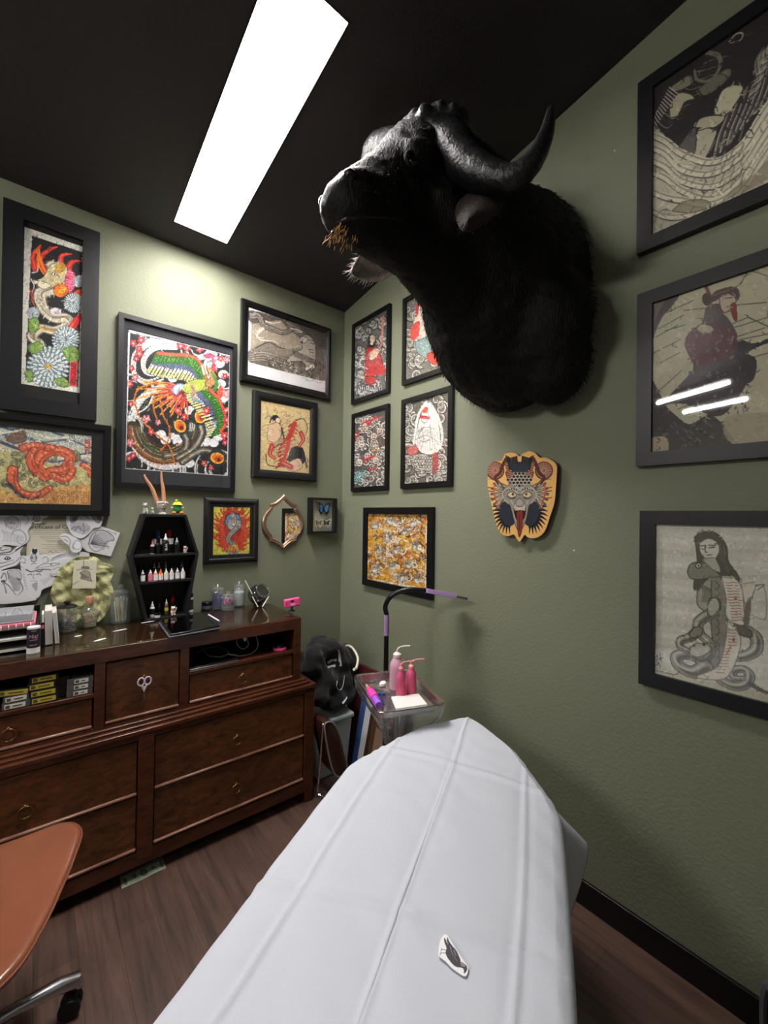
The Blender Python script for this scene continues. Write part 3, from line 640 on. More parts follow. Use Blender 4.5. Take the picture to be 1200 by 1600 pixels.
# ---- cream print
def art_cream(c):
    c.poly([(100, 500), (450, 550), (430, 980), (100, 960)], '#e3cb94', False); c.noise(0.02, 40)
    R_ = random.Random(9)
    for i in range(120):
        t = i*0.5; x, y = 262+R_.gauss(0, 42), 760+R_.gauss(0, 62); r = R_.uniform(8, 24)
        c.line([(x+r*cos(t+a_), y+r*sin(t+a_)) for a_ in (0, .7, 1.4, 2.1, 2.8)], R_.choice(('#6a5a50', '#9a8a78', '#a05a4a', '#b8a888')), 1.6)
    c.line([(190, 640), (220, 690), (250, 660)], '#8a8078', 3); c.line([(175, 600), (180, 640), (165, 660)], '#a09080', 3)
    for i in range(12):
        x, y = 300-i*6+10*sin(i*.8), 690+i*18; c.line([(x-20, y+8), (x, y-4), (x+20, y+6)], '#c4302c', 8, 4); c.line([(x+16, y-14), (x, y)], '#d8504a', 4, 2)
    c.line([(310, 680), (285, 740), (275, 800), (255, 860)], '#c83a34', 22, 14)
    for x, y, rx, ry in ((215, 655, 18, 14), (240, 720, 12, 22), (320, 820, 34, 30), (300, 850, 26, 18), (340, 850, 20, 30)):
        c.ell(x, y, rx, ry, '#2a2830'); c.line([(x-rx, y), (x-rx-8, y+ry+10)], '#2a2830', 5, 1); c.line([(x+rx, y), (x+rx+6, y+ry+14)], '#3a3840', 6, 1)
    c.ell(228, 668, 12, 14, '#efd9b8', line='#5a4a40'); c.poly([(180, 690), (230, 680), (245, 730), (220, 770), (180, 760)], '#e8c8a4', line='#7a5a48'); c.poly([(280, 870), (330, 850), (345, 890), (310, 912), (275, 900)], '#f0d0b0', line='#6a4a40')
    for pts in ([(340, 730), (350, 760), (330, 790)], [(200, 790), (190, 830), (215, 850)], [(250, 870), (290, 890)]):
        c.line(pts, '#c84a40', 26, 12); c.line(pts, '#e8b0a0', 3)
    for pts in ([(310, 668), (350, 660), (370, 700), (360, 740)], [(170, 830), (180, 880), (240, 890)], [(210, 800), (240, 780), (260, 790)]): c.line(pts, '#4a4038', 5, 3)
    c.line([(368, 850), (374, 862), (368, 872)], '#3a2a20', 3); c.line([(360, 880), (374, 892)], '#3a2a20', 3); c.line([(372, 880), (362, 896)], '#3a2a20', 2); c.hatch(260, 13, 2, .4, 5, .3)
picture('L', [(397, 609), (497.5, 629), (495, 752), (394.5, 746)], art_cream, T5, 0.055, 0.035, 'black wooden frame with red spiny dragon on cream paper', prof='round', m=m_frame2, inner_px=[(405.5, 621), (488, 638), (485.5, 744), (405, 737)], res=480)

# ---- yellow print
def art_flames(c):
    c.poly([(470, 170), (700, 170), (690, 470), (460, 470)], '#dcd64e', False); c.poly([(478, 182), (684, 188), (680, 454), (473, 460)], '#e4dc58', False)
    R_ = random.Random(6)
    for i in range(46):
        a_ = 2*pi*i/46; x0, y0 = 578+45*cos(a_), 312+95*sin(a_); L_ = R_.uniform(35, 68); x1, y1 = x0+L_*cos(a_)*1.1, y0+L_*sin(a_)*0.5-18; mx_, my_ = (x0+x1)/2+8*sin(i*2), (y0+y1)/2+12
        c.line([(x0-10*cos(a_), y0), (mx_, my_), (x1, y1)], '#7a1c14', 17, 3); c.line([(x0-10*cos(a_), y0), (mx_, my_), (x1, y1)], '#dd4a38', 13, 2)
    c.ell(578, 312, 62, 112, '#d2452f'); c.ell(580, 290, 46, 74, '#b83428')
    for i in range(20): c.line([(540+i*4, 230+6*sin(i)), (545+i*3.4, 255)], '#6a1410', 2)
    c.ell(582, 268, 40, 42, '#5f93b8', line='#1c2c3c', lw=3); c.ell(588, 285, 34, 30, '#b7b9b4', line='#3c3c3c', lw=2); c.poly([(584, 222), (600, 262), (590, 290), (574, 286), (566, 256)], '#d8d4c8', line='#3c3c3c')
    for x in (576, 586, 596): c.line([(x, 240), (x, 276)], '#7a1c1c', 4, 3)
    b = [(600, 300), (570, 330), (556, 356), (580, 380), (604, 400), (592, 426), (566, 420), (560, 398), (585, 372)]
    c.line(b, '#3c4448', 24, 12); c.line(b, '#a8b0aa', 18, 8); [c.ell(p[0], p[1], 3, 3, '#6a7478') for p in spl(b, 5)]
    for x in (560, 574, 588, 600): c.line([(x, 410), (x+3, 386), (x+6, 405)], '#e8a030', 8, 2)
    c.line([(655, 412), (660, 424)], '#7a6a20', 3); c.line([(664, 420), (668, 432)], '#7a6a20', 3); c.hatch(700, 13, 2, .3, 2)
r_, bx, ib = picture('L', [(321, 776), (406.5, 780.5), (402.5, 878), (318.5, 882.5)], art_flames, (180, 730, 3.158), 0.055, 0.03, 'black frame with red flames around a grey serpent on yellow paper', prof='step', m=m_frame2, inner_px=[(331.5, 787.5), (396.5, 790), (393.5, 874.5), (329.5, 875.5)], res=520)

# ---- small prints on the right wall
def art_lion(c):
    c.swirls(590, 180, 765, 560, 60, 22, ('#1c1c1c', '#b4b2ae', '#e2e0da'), 6, 21)
    c.poly([(655, 320), (690, 300), (715, 330), (735, 400), (740, 420), (690, 430), (650, 420)], '#b02a2c', line='#2a0808'); c.line([(735, 170), (728, 280), (720, 330)], '#d8887a', 12, 6)
    c.ell(680, 285, 22, 34, '#2c2624'); c.ell(684, 275, 14, 20, '#d8c8b0', line='#2a2420'); c.ell(680, 298, 8, 7, '#e8e0d0'); c.poly([(665, 345), (700, 320), (720, 335), (680, 380)], '#e8c8b0', line='#3a2018')
    c.poly([(650, 400), (720, 395), (745, 440), (660, 450)], '#c03634'); c.poly([(650, 455), (700, 460), (680, 500), (655, 490)], '#c83c3c', line='#301010')
    for i in range(24): c.line([(610+i*5, 505+6*sin(i)), (612+i*5, 525+8*sin(i*2))], '#d8d8d4' if i % 2 else '#202020', 4, 2)
    c.line([(640, 360), (620, 400), (660, 420)], '#c8c8c4', 9, 5)
    c.hatch(700, 12, 2.0, .3, 6)
def art_robed(c):
    c.swirls(850, 90, 1060, 450, 52, 28, ('#2a2a28', '#c8c4b8', '#8a867c'), 6, 31)
    c.poly([(905, 120), (960, 90), (985, 160), (1010, 240), (1000, 330), (940, 340), (890, 290), (880, 200)], '#e8dccc', line='#4a3a34'); c.poly([(870, 220), (910, 190), (905, 260), (870, 280)], '#d04a3c')
    c.ell(935, 145, 20, 26, '#f0e4d4', line='#3a2a24'); c.poly([(960, 210), (1030, 240), (1020, 300), (960, 280)], '#d8884a'); c.poly([(890, 290), (1000, 250), (1040, 320), (960, 370), (900, 340)], '#9ab0ac', line='#3a4a48')
    c.poly([(950, 345), (1030, 325), (1050, 370), (1000, 400), (955, 385)], '#d8382c', line='#501010'); c.line([(905, 90), (895, 160)], '#c02a30', 16, 8); c.line([(1010, 150), (1000, 240)], '#d86a5a', 10, 5)
    c.hatch(700, 12, 2.0, .3, 6)
def art_crowd(c):
    c.swirls(590, 630, 750, 985, 80, 17, ('#1c1a1a', '#dcd8d0', '#7c7872'), 5, 41)
    for i, (x, y) in enumerate(((650, 700), (690, 745), (630, 780), (700, 800), (660, 840), (620, 870), (700, 860), (720, 720))):
        c.ell(x, y, 17, 20, ('#cfc4b4', '#c8b8b0', '#d8d0c8')[i % 3], line='#2a2020'); c.ell(x-6, y-3, 3, 3, '#301010'); c.ell(x+6, y-3, 3, 3, '#301010'); c.line([(x-7, y+9), (x+7, y+9)], '#6a2a28', 3)
    for pts in ([(625, 720), (600, 760)], [(640, 680), (690, 660), (735, 650)], [(690, 840), (640, 860)], [(700, 900), (670, 905)], [(700, 650), (660, 690)]): c.line(pts, '#c0383c', 9, 4)
    c.ell(690, 812, 14, 8, '#d8a860', line='#302010'); c.swirls(600, 920, 650, 960, 6, 14, ('#24484a', '#a0d0d0', '#5a9090'), 4, 4)
    c.hatch(700, 12, 2.0, .3, 6)
def art_veil(c):
    c.swirls(840, 560, 1040, 960, 66, 28, ('#242322', '#cfcbc2', '#86827a'), 6, 51)
    c.poly([(935, 580), (975, 590), (1000, 680), (1010, 750), (1000, 820), (930, 830), (890, 780), (900, 700), (915, 640)], '#f0ebe6', line='#4a4040', lw=3)
    c.ell(935, 650, 18, 30, '#f6f0ea', line='#4a3a38'); c.line([(915, 650), (955, 655)], '#c03038', 12, 10); c.poly([(920, 605), (950, 605), (945, 630), (925, 628)], '#d0603c')
    for pts in ([(900, 720), (940, 700), (985, 710)], [(890, 760), (940, 740), (1000, 770)], [(920, 700), (930, 760), (915, 810)], [(960, 690), (970, 760), (990, 810)]): c.line(pts, '#9a9090', 4, 2)
    c.poly([(880, 830), (940, 830), (985, 870), (960, 910), (890, 900), (870, 870)], '#b8b0a8', line='#302a28', lw=3)
    c.line([(940, 585), (905, 640), (890, 720), (880, 790)], '#f2eeea', 16, 10); c.line([(960, 590), (1000, 660), (1020, 740), (1010, 800)], '#e8e4e0', 18, 10)
    for k in range(9): c.line([(905+k*11, 700+k*3), (900+k*12, 750), (905+k*11, 815)], '#b8b0ae', 3, 1)
    c.line([(930, 700), (905, 740), (925, 770), (960, 760)], '#8a8080', 5, 2)
    for i in range(7):
        for j in range(4): c.ell(885+i*13+(j % 2)*6, 848+j*14, 6, 5, '#e8e2da', line='#3a3430')
    c.poly([(850, 800), (890, 790), (905, 820), (860, 835)], '#c86a64', line='#402020'); c.poly([(975, 830), (1000, 830), (995, 920), (970, 910)], '#b0443e', a=.75)
    c.hatch(700, 12, 2.0, .3, 6)
kw = dict(res=430, inner_px=None)
GR = None
picture('R', [(550, 500), (608.5, 482), (607, 615), (548.5, 630)], art_lion, T5, 0.028, 0.022, 'slim black frame with red-robed lion print, upper one beside the corner', bg='#6a6a66', res=480)
picture('R', [(629, 461), (708, 430), (708, 578), (628, 600)], art_robed, T5, 0.028, 0.022, 'black frame partly hidden behind the buffalo throat, red and grey robed figure', bg='#7a766e', res=480)
picture('R', [(550, 644), (606.5, 634), (604.5, 765), (547.5, 768)], art_crowd, T5, 0.028, 0.022, 'slim black frame crowded with small faces and red ribbons, lower one beside the corner', bg='#5a5652', res=480)
picture('R', [(627, 622), (707, 605), (704.5, 760), (625.5, 763)], art_veil, T5, 0.03, 0.022, 'black frame with white veiled red-blindfolded figure above a carp', bg='#6a665e', res=480)
def art_orange(c):
    c.poly([(600, 1000), (1000, 1000), (1000, 1500), (600, 1500)], '#eeeae0', False); c.poly([(652, 1118), (940, 1118), (936, 1474), (650, 1422)], '#d8962c', False)
    R_ = random.Random(12)
    for i in range(520):
        x, y = R_.uniform(655, 932), R_.uniform(1122, 1420+(i % 5)*10); r = R_.uniform(10, 30); t = R_.uniform(0, 6)
        y = min(y, 1422+(x-650)*0.17)
        c.line([(x+r*cos(t+a_), y+r*sin(t+a_)) for a_ in (0, .6, 1.2, 1.8)], R_.choice(('#e8a83c', '#c06a1c', '#f0e8da', '#e4e0d8', '#4a3020', '#e8b040', '#8a5a2a', '#b0aca4')), R_.uniform(3, 10), 2)
    for i, (x, y) in enumerate(((700, 1170), (770, 1150), (760, 1230), (880, 1160), (840, 1200), (720, 1290), (800, 1290), (890, 1270), (700, 1380), (780, 1370), (860, 1360), (900, 1430), (830, 1420))):
        c.ell(x, y, 26, 20, '#b8b2aa', a=.8, rot=i); c.ell(x-4, y+8, 15, 9, '#e8e4dc', rot=i*.7, line='#5a4a3a', lw=1.5); c.line([(x-16, y-4), (x-6, y-7), (x-2, y-2)], '#2a2018', 3, 1); c.line([(x+4, y-4), (x+12, y-8), (x+18, y-3)], '#2a2018', 3, 1); c.spiral(x+26, y+6, 18, '#f2ede4', 6, 1.2, i)
        for k in range(7): c.line([(x-26+k*8, y-24), (x-22+k*8, y-12)], '#3c2a1a', 3, 1)
def art_orange2(c): art_orange(c); c.hatch(1300, 16, 2.4, .35, 8)
picture('R', [(567, 793), (675.5, 792.5), (674.5, 938), (566.5, 913)], art_orange2, T5, 0.042, 0.025, 'black frame packed with orange tiger heads, lowest near the corner', bg='#eeeae0', res=430)

# ---- three large pictures on the right wall (they run on past the photo's edge)
def big_picture(x_px, top_px, bot_px, art, T, label, Wd=0.64, fw=0.05, dp=0.03):
    a = at(x_px, top_px, x=-dp); b = at(x_px, bot_px, x=-dp); box = (-(a.y+b.y)/2, -(a.y+b.y)/2+Wd, b.z, a.z); u0, u1, v0, v1 = box
    root = frame_root('R', box, 'framed_picture', label); frame_bars(box, fw, dp, m_satin, root); ya = 0.016
    ib = (u0+fw*.95, u1-fw*.95, v0+fw*.95, v1-fw*.95); cv = Cv('R', ib, 520, '#ddd8c0', T+((u0+.15), (v0+v1)/2), off=ya); art(cv); cv.make('print', root, ((u0+u1)/2, v0), -ya)
    obj('backing_board', MB().box((-Wd/2+.03, -ya+.003, .03), (Wd/2-.03, -0.001, v1-v0-.03)), m_mat2, root, smooth=None)
    obj('glass_pane', MB().box((-Wd/2+.04, -ya-.0075, .04), (Wd/2-.04, -ya-.0055, v1-v0-.04)), m_pane, root, smooth=None)
def art_ribs(c):
    c.poly([(200, 0), (2400, -1800), (2400, 1600), (200, 1600)], '#cfcab2', False)
    c.poly([(215, 700), (215, 500), (700, 100), (1300, -500), (1900, -500), (1900, 500), (960, 800), (740, 980), (560, 1010), (400, 940), (300, 830)], '#2c2627', True)
    c.noise(0.08, 60, 3)
    for k in range(16): c.line([(230+k*22, 760-k*24), (300+k*20, 830-k*30), (350+k*24, 800-k*30)], '#8a8478' if k % 2 else '#4a4244', 5, 2)
    for k in range(26): c.line([(620+k*14, 1000-k*16), (650+k*14, 860-k*10), (690+k*15, 760-k*12), (740+k*15, 640-k*16)], ('#b8b2a0', '#5c5454', '#3a3234')[k % 3], 8, 3)
    for k in range(14): c.line([(830+k*8, 640-k*22), (900+k*6, 560-k*18), (880+k*10, 400-k*14), (930+k*12, 300)], ('#aaa294', '#6a6060', '#d0cab8')[k % 3], 6, 2)
    c.poly([(345, 740), (350, 640), (410, 580), (480, 590), (500, 620), (440, 640), (400, 720)], '#c4bfa2', line='#3a3232', lw=5)
    c.poly([(340, 560), (430, 490), (480, 470), (490, 520), (400, 570)], '#9a947e', line='#2a2424', lw=4); c.poly([(520, 560), (700, 430), (730, 470), (640, 560), (560, 600)], '#7a7466', line='#201c1c', lw=4)
    c.poly([(620, 690), (680, 560), (790, 530), (800, 580), (720, 700), (640, 760)], '#d8d4b4', line='#3a3234', lw=6); c.poly([(500, 800), (540, 740), (640, 720), (690, 740), (620, 800)], '#c6c2a4', line='#2e2829', lw=5)
    c.line([(580, 330), (650, 350), (660, 420), (600, 500), (520, 500), (500, 440)], '#8a8474', 16, 8); c.line([(580, 350), (630, 370), (640, 420)], '#3a3234', 8, 4)
    c.poly([(520, 820), (600, 800), (640, 830), (560, 1000), (500, 990)], '#c9c4a8', line='#3a3234', lw=4); c.poly([(400, 930), (450, 850), (510, 800), (500, 960), (440, 970)], '#6a6460', line='#2a2424', lw=4)
    c.line([(720, 260), (760, 215), (800, 210), (790, 250), (725, 270)], '#d8d2c4', 6, 3); c.line([(700, 90), (960, 60)], '#4a4040', 8, 3)
    for k in range(40): c.line([(225+k*3, 780-k*6), (240+k*4, 820-k*6)], '#ded8cc' if k % 3 == 0 else '#3c3032', 4, 1, sm=False)
    for i, (y0, y1, y2, y3) in enumerate(((850, 960, 1010, 900), (930, 1060, 1080, 960), (1010, 1130, 1160, 1040), (1080, 1190, 1240, 1100), (1200, 1250, 1270, 1150), (1320, 1350, 1300, 1180))):
        pts = [(200, y0-20), (320, y0+30), (430, y1), (620, y2), (800, y3), (960, y3-240), (1300, y3-700)]
        c.line([(p[0], p[1]+14) for p in pts], '#57504c', 16, 26); c.line(pts, '#e6e2ca', 22, 34); c.line([(p[0], p[1]-10) for p in pts], '#a49e88', 6, 8)
        for k in range(7): c.line([(420+k*60, y1+40-k*20), (450+k*60, y1+10-k*30)], '#8a8270', 8, 3, a=.7)
    c.poly([(700, 1240), (740, 1180), (860, 1100), (960, 1000), (1100, 900), (1000, 1080), (820, 1200)], '#8f7f6c', a=.6); c.poly([(360, 1320), (440, 1260), (560, 1250), (600, 1290), (480, 1330)], '#9a9278', a=.8, line='#5a5246')
    c.line([(250, 1390), (280, 1330), (340, 1300)], '#6a6456', 4); c.line([(470, 1330), (500, 1290)], '#6a6456', 4); c.hatch(700, 40, 5, .14, 3, .3)
big_picture(995.5, 131, 397, art_ribs, (960, 0, 4.0), 'large black frame with pale rib-like folds below dark figures, highest at the right edge')
def art_martyr(c):
    c.poly([(200, 0), (2400, -600), (2400, 2000), (200, 2000)], '#cdc9aa', False); c.noise(0.04, 30, 5)
    for k in range(6): c.line([(420+k*90, 450), (430+k*90, 900)], '#dcd9c0', 24, 10, a=.4)
    c.poly([(200, 380), (420, 370), (370, 470), (310, 540), (250, 700), (232, 900), (300, 1080), (380, 1170), (490, 1240), (510, 1500), (200, 1500)], '#6a6260'); c.poly([(200, 400), (330, 400), (260, 560), (230, 700), (200, 700)], '#857e78')
    c.poly([(235, 940), (330, 1080), (480, 1230), (620, 1170), (710, 1230), (820, 1360), (960, 1380), (960, 1500), (360, 1500), (250, 1310)], '#4a4244')
    c.poly([(530, 600), (590, 560), (700, 500), (790, 600), (810, 700), (840, 760), (920, 800), (930, 900), (880, 960), (700, 1180), (470, 1100), (330, 1090), (480, 920), (520, 850), (480, 760), (465, 690)], '#4c4245')
    c.poly([(465, 690), (530, 600), (640, 560), (790, 610), (800, 700), (740, 800), (600, 850), (530, 840)], '#62353a')
    R_ = random.Random(3)
    for k in range(90): x, y = R_.uniform(480, 790), R_.uniform(600, 820); c.line([(x, y), (x+R_.uniform(-16, 16), y+R_.uniform(4, 18))], R_.choice(('#8a4a4a', '#3a2428', '#a89890', '#5a3034')), 6, 2)
    for k in range(80): x, y = R_.uniform(480, 900), R_.uniform(830, 1160); c.line([(x, y), (x+R_.uniform(-20, 20), y+R_.uniform(4, 26))], R_.choice(('#6c6870', '#35303a', '#8c90a0', '#504a50')), 6, 2)
    c.poly([(540, 610), (570, 575), (640, 590), (650, 620), (590, 640)], '#cdc6a8', line='#4a3a34'); c.poly([(590, 520), (610, 460), (690, 440), (720, 500), (650, 560), (580, 570)], '#6a5c58')
    c.ell(610, 410, 34, 44, '#4a3a3a'); c.poly([(630, 400), (680, 350), (790, 330), (825, 370), (810, 420), (760, 380), (690, 410), (640, 430)], '#5a4442'); c.poly([(690, 400), (760, 380), (800, 410), (790, 450), (760, 480), (730, 500), (700, 470)], '#d8c6b0', line='#4a3430')
    c.poly([(762, 450), (800, 440), (808, 550), (780, 540)], '#8a3c2e'); c.line([(730, 405), (775, 400)], '#5a3028', 5); c.line([(738, 462), (775, 452)], '#5a3028', 4)
    c.line([(600, 320), (625, 380)], '#7a4a3c', 14, 10); c.line([(640, 390), (800, 330), (870, 250)], '#8a6a54', 8, 4); c.line([(870, 250), (880, 220), (1011, 260)], '#7a7464', 8, 4)
    for a_, b_ in (((340, 500), (520, 420)), ((290, 605), (455, 515)), ((275, 660), (420, 580)), ((330, 620), (465, 580)), ((250, 770), (435, 675)), ((300, 830), (430, 762)), ((275, 1030), (445, 878)), ((460, 485), (700, 460)), ((800, 450), (1000, 432)), ((760, 580), (880, 530)), ((880, 530), (1010, 590)), ((780, 600), (1011, 530)), ((800, 660), (990, 600)), ((810, 680), (1011, 640)), ((820, 820), (1011, 765)), ((520, 770), (780, 690)), ((300, 1180), (560, 1080)), ((1011, 400), (1400, 300)), ((1011, 600), (1500, 420))):
        c.line([a_, b_], '#5c564c', 5, 9, sm=False)
    c.poly([(810, 700), (850, 680), (900, 700), (1011, 670), (1500, 500), (1500, 560), (1011, 700), (860, 770), (830, 760)], '#2e2a2c'); c.poly([(820, 770), (930, 800), (920, 930), (860, 960), (830, 850)], '#40383c')
    for k in range(60): x, y = R_.uniform(300, 820), R_.uniform(1180, 1400); c.line([(x, y), (x+R_.uniform(-26, 26), y+R_.uniform(-12, 26))], R_.choice(('#6a6264', '#2e282a', '#7a7270')), 8, 3)
    c.poly([(720, 1200), (1011, 1150), (1500, 1100), (1500, 1500), (840, 1400)], '#b8ae98', a=.85); c.poly([(340, 1110), (400, 1170), (480, 1230), (500, 1180), (400, 1130)], '#cdc9ae'); c.poly([(240, 1330), (340, 1320), (350, 1420), (240, 1425)], '#b9ac90')
    c.line([(280, 1320), (300, 1340), (278, 1355)], '#2a2420', 4); c.line([(275, 1372), (298, 1385)], '#2a2420', 4); c.hatch(700, 34, 5, .13, 4, .3)
big_picture(994.5, 461, 729, art_martyr, (960, 370, 4.21), 'large black frame with dark draped figure pierced by arrows, middle of the right edge')
def art_serpents(c):
    c.poly([(200, 0), (2400, 0), (2400, 2600), (200, 2000)], '#d6d3c6', False)
    for k in range(12): c.line([(230, 300+k*78), (520, 320+k*80), (800, 300+k*84), (1400, 320+k*80)], '#c6c2b6' if k % 2 else '#e4e1d8', 34, 20, a=.45)
    c.poly([(200, 1170), (400, 1195), (560, 1230), (720, 1260), (1011, 1310), (1500, 1400), (1500, 2000), (200, 1600)], '#c4bfa4', a=.7)
    g1, g2, g3 = '#8d8a7e', '#4a4844', '#b8b5a6'
    c.poly([(528, 300), (560, 265), (640, 255), (700, 290), (740, 360), (750, 450), (800, 520), (820, 580), (700, 560), (540, 640), (525, 580), (545, 480), (540, 380)], '#5c5650', line='#3a3632', lw=4)
    for k in range(14): c.line([(560+k*12, 290+k*4), (690+k*4, 380+k*10), (720+k*5, 500)], '#8a847a' if k % 2 else '#3c3834', 3, 1, a=.7)
    c.poly([(560, 330), (620, 300), (680, 330), (690, 390), (650, 440), (600, 430), (565, 390)], '#dcd9cc', line='#5a564e', lw=4)
    for p in ([(570, 350), (600, 345)], [(620, 345), (665, 345)], [(600, 350), (598, 385), (612, 392)], [(610, 412), (645, 405)], [(575, 370), (595, 372)], [(622, 362), (660, 358)]): c.line(p, '#4a4640', 6, 4)
    c.poly([(480, 520), (500, 470), (560, 455), (620, 480), (700, 550), (640, 560), (560, 570), (500, 560)], g1, line=g2, lw=5); c.ell(553, 478, 19, 17, '#f0efe6', line='#2a2824', lw=5); c.ell(555, 480, 7, 8, '#1a1816'); c.poly([(580, 440), (660, 430), (700, 520), (640, 500)], g3, line=g2)
    c.poly([(545, 650), (620, 560), (700, 560), (730, 700), (735, 810), (700, 810), (620, 790), (550, 740)], '#aaa698', line=g2, lw=5)
    for k in range(9): c.line([(570+k*8, 600+k*4), (585+k*9, 660), (575+k*9, 720)], '#6e6a60', 4, 2)
    c.poly([(640, 560), (700, 560), (740, 700), (738, 960), (700, 1130), (600, 1200), (530, 1200), (640, 1080), (635, 820)], '#8e8b80', line=g2, lw=5)
    for k in range(12): c.line([(660+k*3, 580+k*50), (690, 610+k*50), (670, 640+k*50)], '#5e5a54', 5, 2)
    def snake(pts, w0, w1):
        c.line(pts, g2, w0+10, w1+8); c.line(pts, '#9a978a', w0, w1); c.line([(p[0]+w0*.2, p[1]+w0*.22) for p in pts], '#6a675e', w0*.35, w1*.3); c.line([(p[0]-w0*.2, p[1]-w0*.2) for p in pts], '#c9c6b8', w0*.25, w1*.25)
    snake([(660, 720), (650, 780), (590, 820), (550, 860), (560, 920), (600, 960), (640, 1000)], 50, 40)
    c.poly([(612, 740), (640, 695), (680, 700), (692, 760), (650, 810), (615, 800)], '#b9b6a8', line=g2, lw=5); snake([(600, 1140), (520, 1180), (430, 1140), (410, 1080), (480, 1060), (560, 1090), (620, 1060), (630, 1010)], 66, 40)
    snake([(545, 910), (500, 950), (440, 970), (435, 1010), (480, 1040)], 44, 30); c.poly([(490, 930), (530, 885), (575, 890), (570, 940), (510, 955)], g1, line=g2, lw=5); c.poly([(495, 1020), (540, 990), (620, 1000), (630, 1040), (560, 1080), (500, 1060)], '#c0bdae', line=g2, lw=4); c.ell(525, 1005, 10, 7, '#3a3834'); c.ell(590, 1000, 10, 7, '#3a3834')
    snake([(790, 880), (860, 900), (930, 950), (930, 1030), (870, 1070), (810, 1080)], 50, 44); c.poly([(775, 870), (830, 865), (900, 910), (900, 950), (840, 940), (790, 905)], '#6c6960', line=g2, lw=5)
    snake([(700, 1230), (780, 1270), (860, 1260), (890, 1200), (850, 1160), (780, 1170), (790, 1220), (850, 1225)], 44, 26); c.line([(900, 1260), (1011, 1315), (1300, 1380)], '#5a5750', 26, 8)
    c.poly([(705, 555), (800, 570), (840, 640), (852, 760), (850, 870), (740, 820), (735, 690)], '#e3dfd0', line='#6a665c', lw=3); c.poly([(745, 840), (830, 950), (810, 1080), (760, 1190), (690, 1230), (540, 1210), (680, 1140), (730, 980)], '#dedacb', line='#6a665c', lw=3)
    c.poly([(835, 600), (930, 595), (900, 690), (860, 730)], '#dedacb', line='#6a665c', lw=3); c.line([(930, 610), (985, 605), (940, 640)], '#6a665c', 5); c.poly([(860, 740), (900, 690), (885, 870), (850, 860)], '#7a776c')
    R_ = random.Random(8)
    for k in range(14):
        x = 735+k*3; y = 590+k*19; c.line([(x, y), (x+25, y+2), (x+50, y-2), (x+75, y+4)], '#8a6a60' if k % 3 else '#b06a64', 4, 2)
    for k in range(15):
        y = 900+k*20; x = 755-k*6 if k > 5 else 748; c.line([(x, y), (x+28, y+4), (x+56, y+2)], '#9a7a70', 4, 2)
    c.ell(797, 697, 12, 8, '#b8403c', a=.8); c.ell(785, 965, 9, 14, '#b8403c', a=.8); c.line([(740, 1060), (765, 1010)], '#b8605a', 6, 2)
    for p in ([(262, 1095), (285, 1070), (275, 1110)], [(285, 1100), (320, 1085)], [(300, 1060), (308, 1110)], [(268, 1140), (290, 1125)], [(295, 1120), (302, 1150)]): c.line(p, '#3a3834', 4, 2)
    c.line([(280, 1170), (400, 1195), (430, 1170)], '#4a4842', 4); c.line([(985, 620), (1000, 700), (990, 830), (900, 800)], '#8a877c', 4, 2); c.noise(0.02, 20, 3); c.hatch(1300, 26, 3, .16, 5, .4)
big_picture(998.5, 798, 1068, art_serpents, (960, 770, 4.21), 'large black frame with long haired figure among serpents and scroll, lowest at right edge')

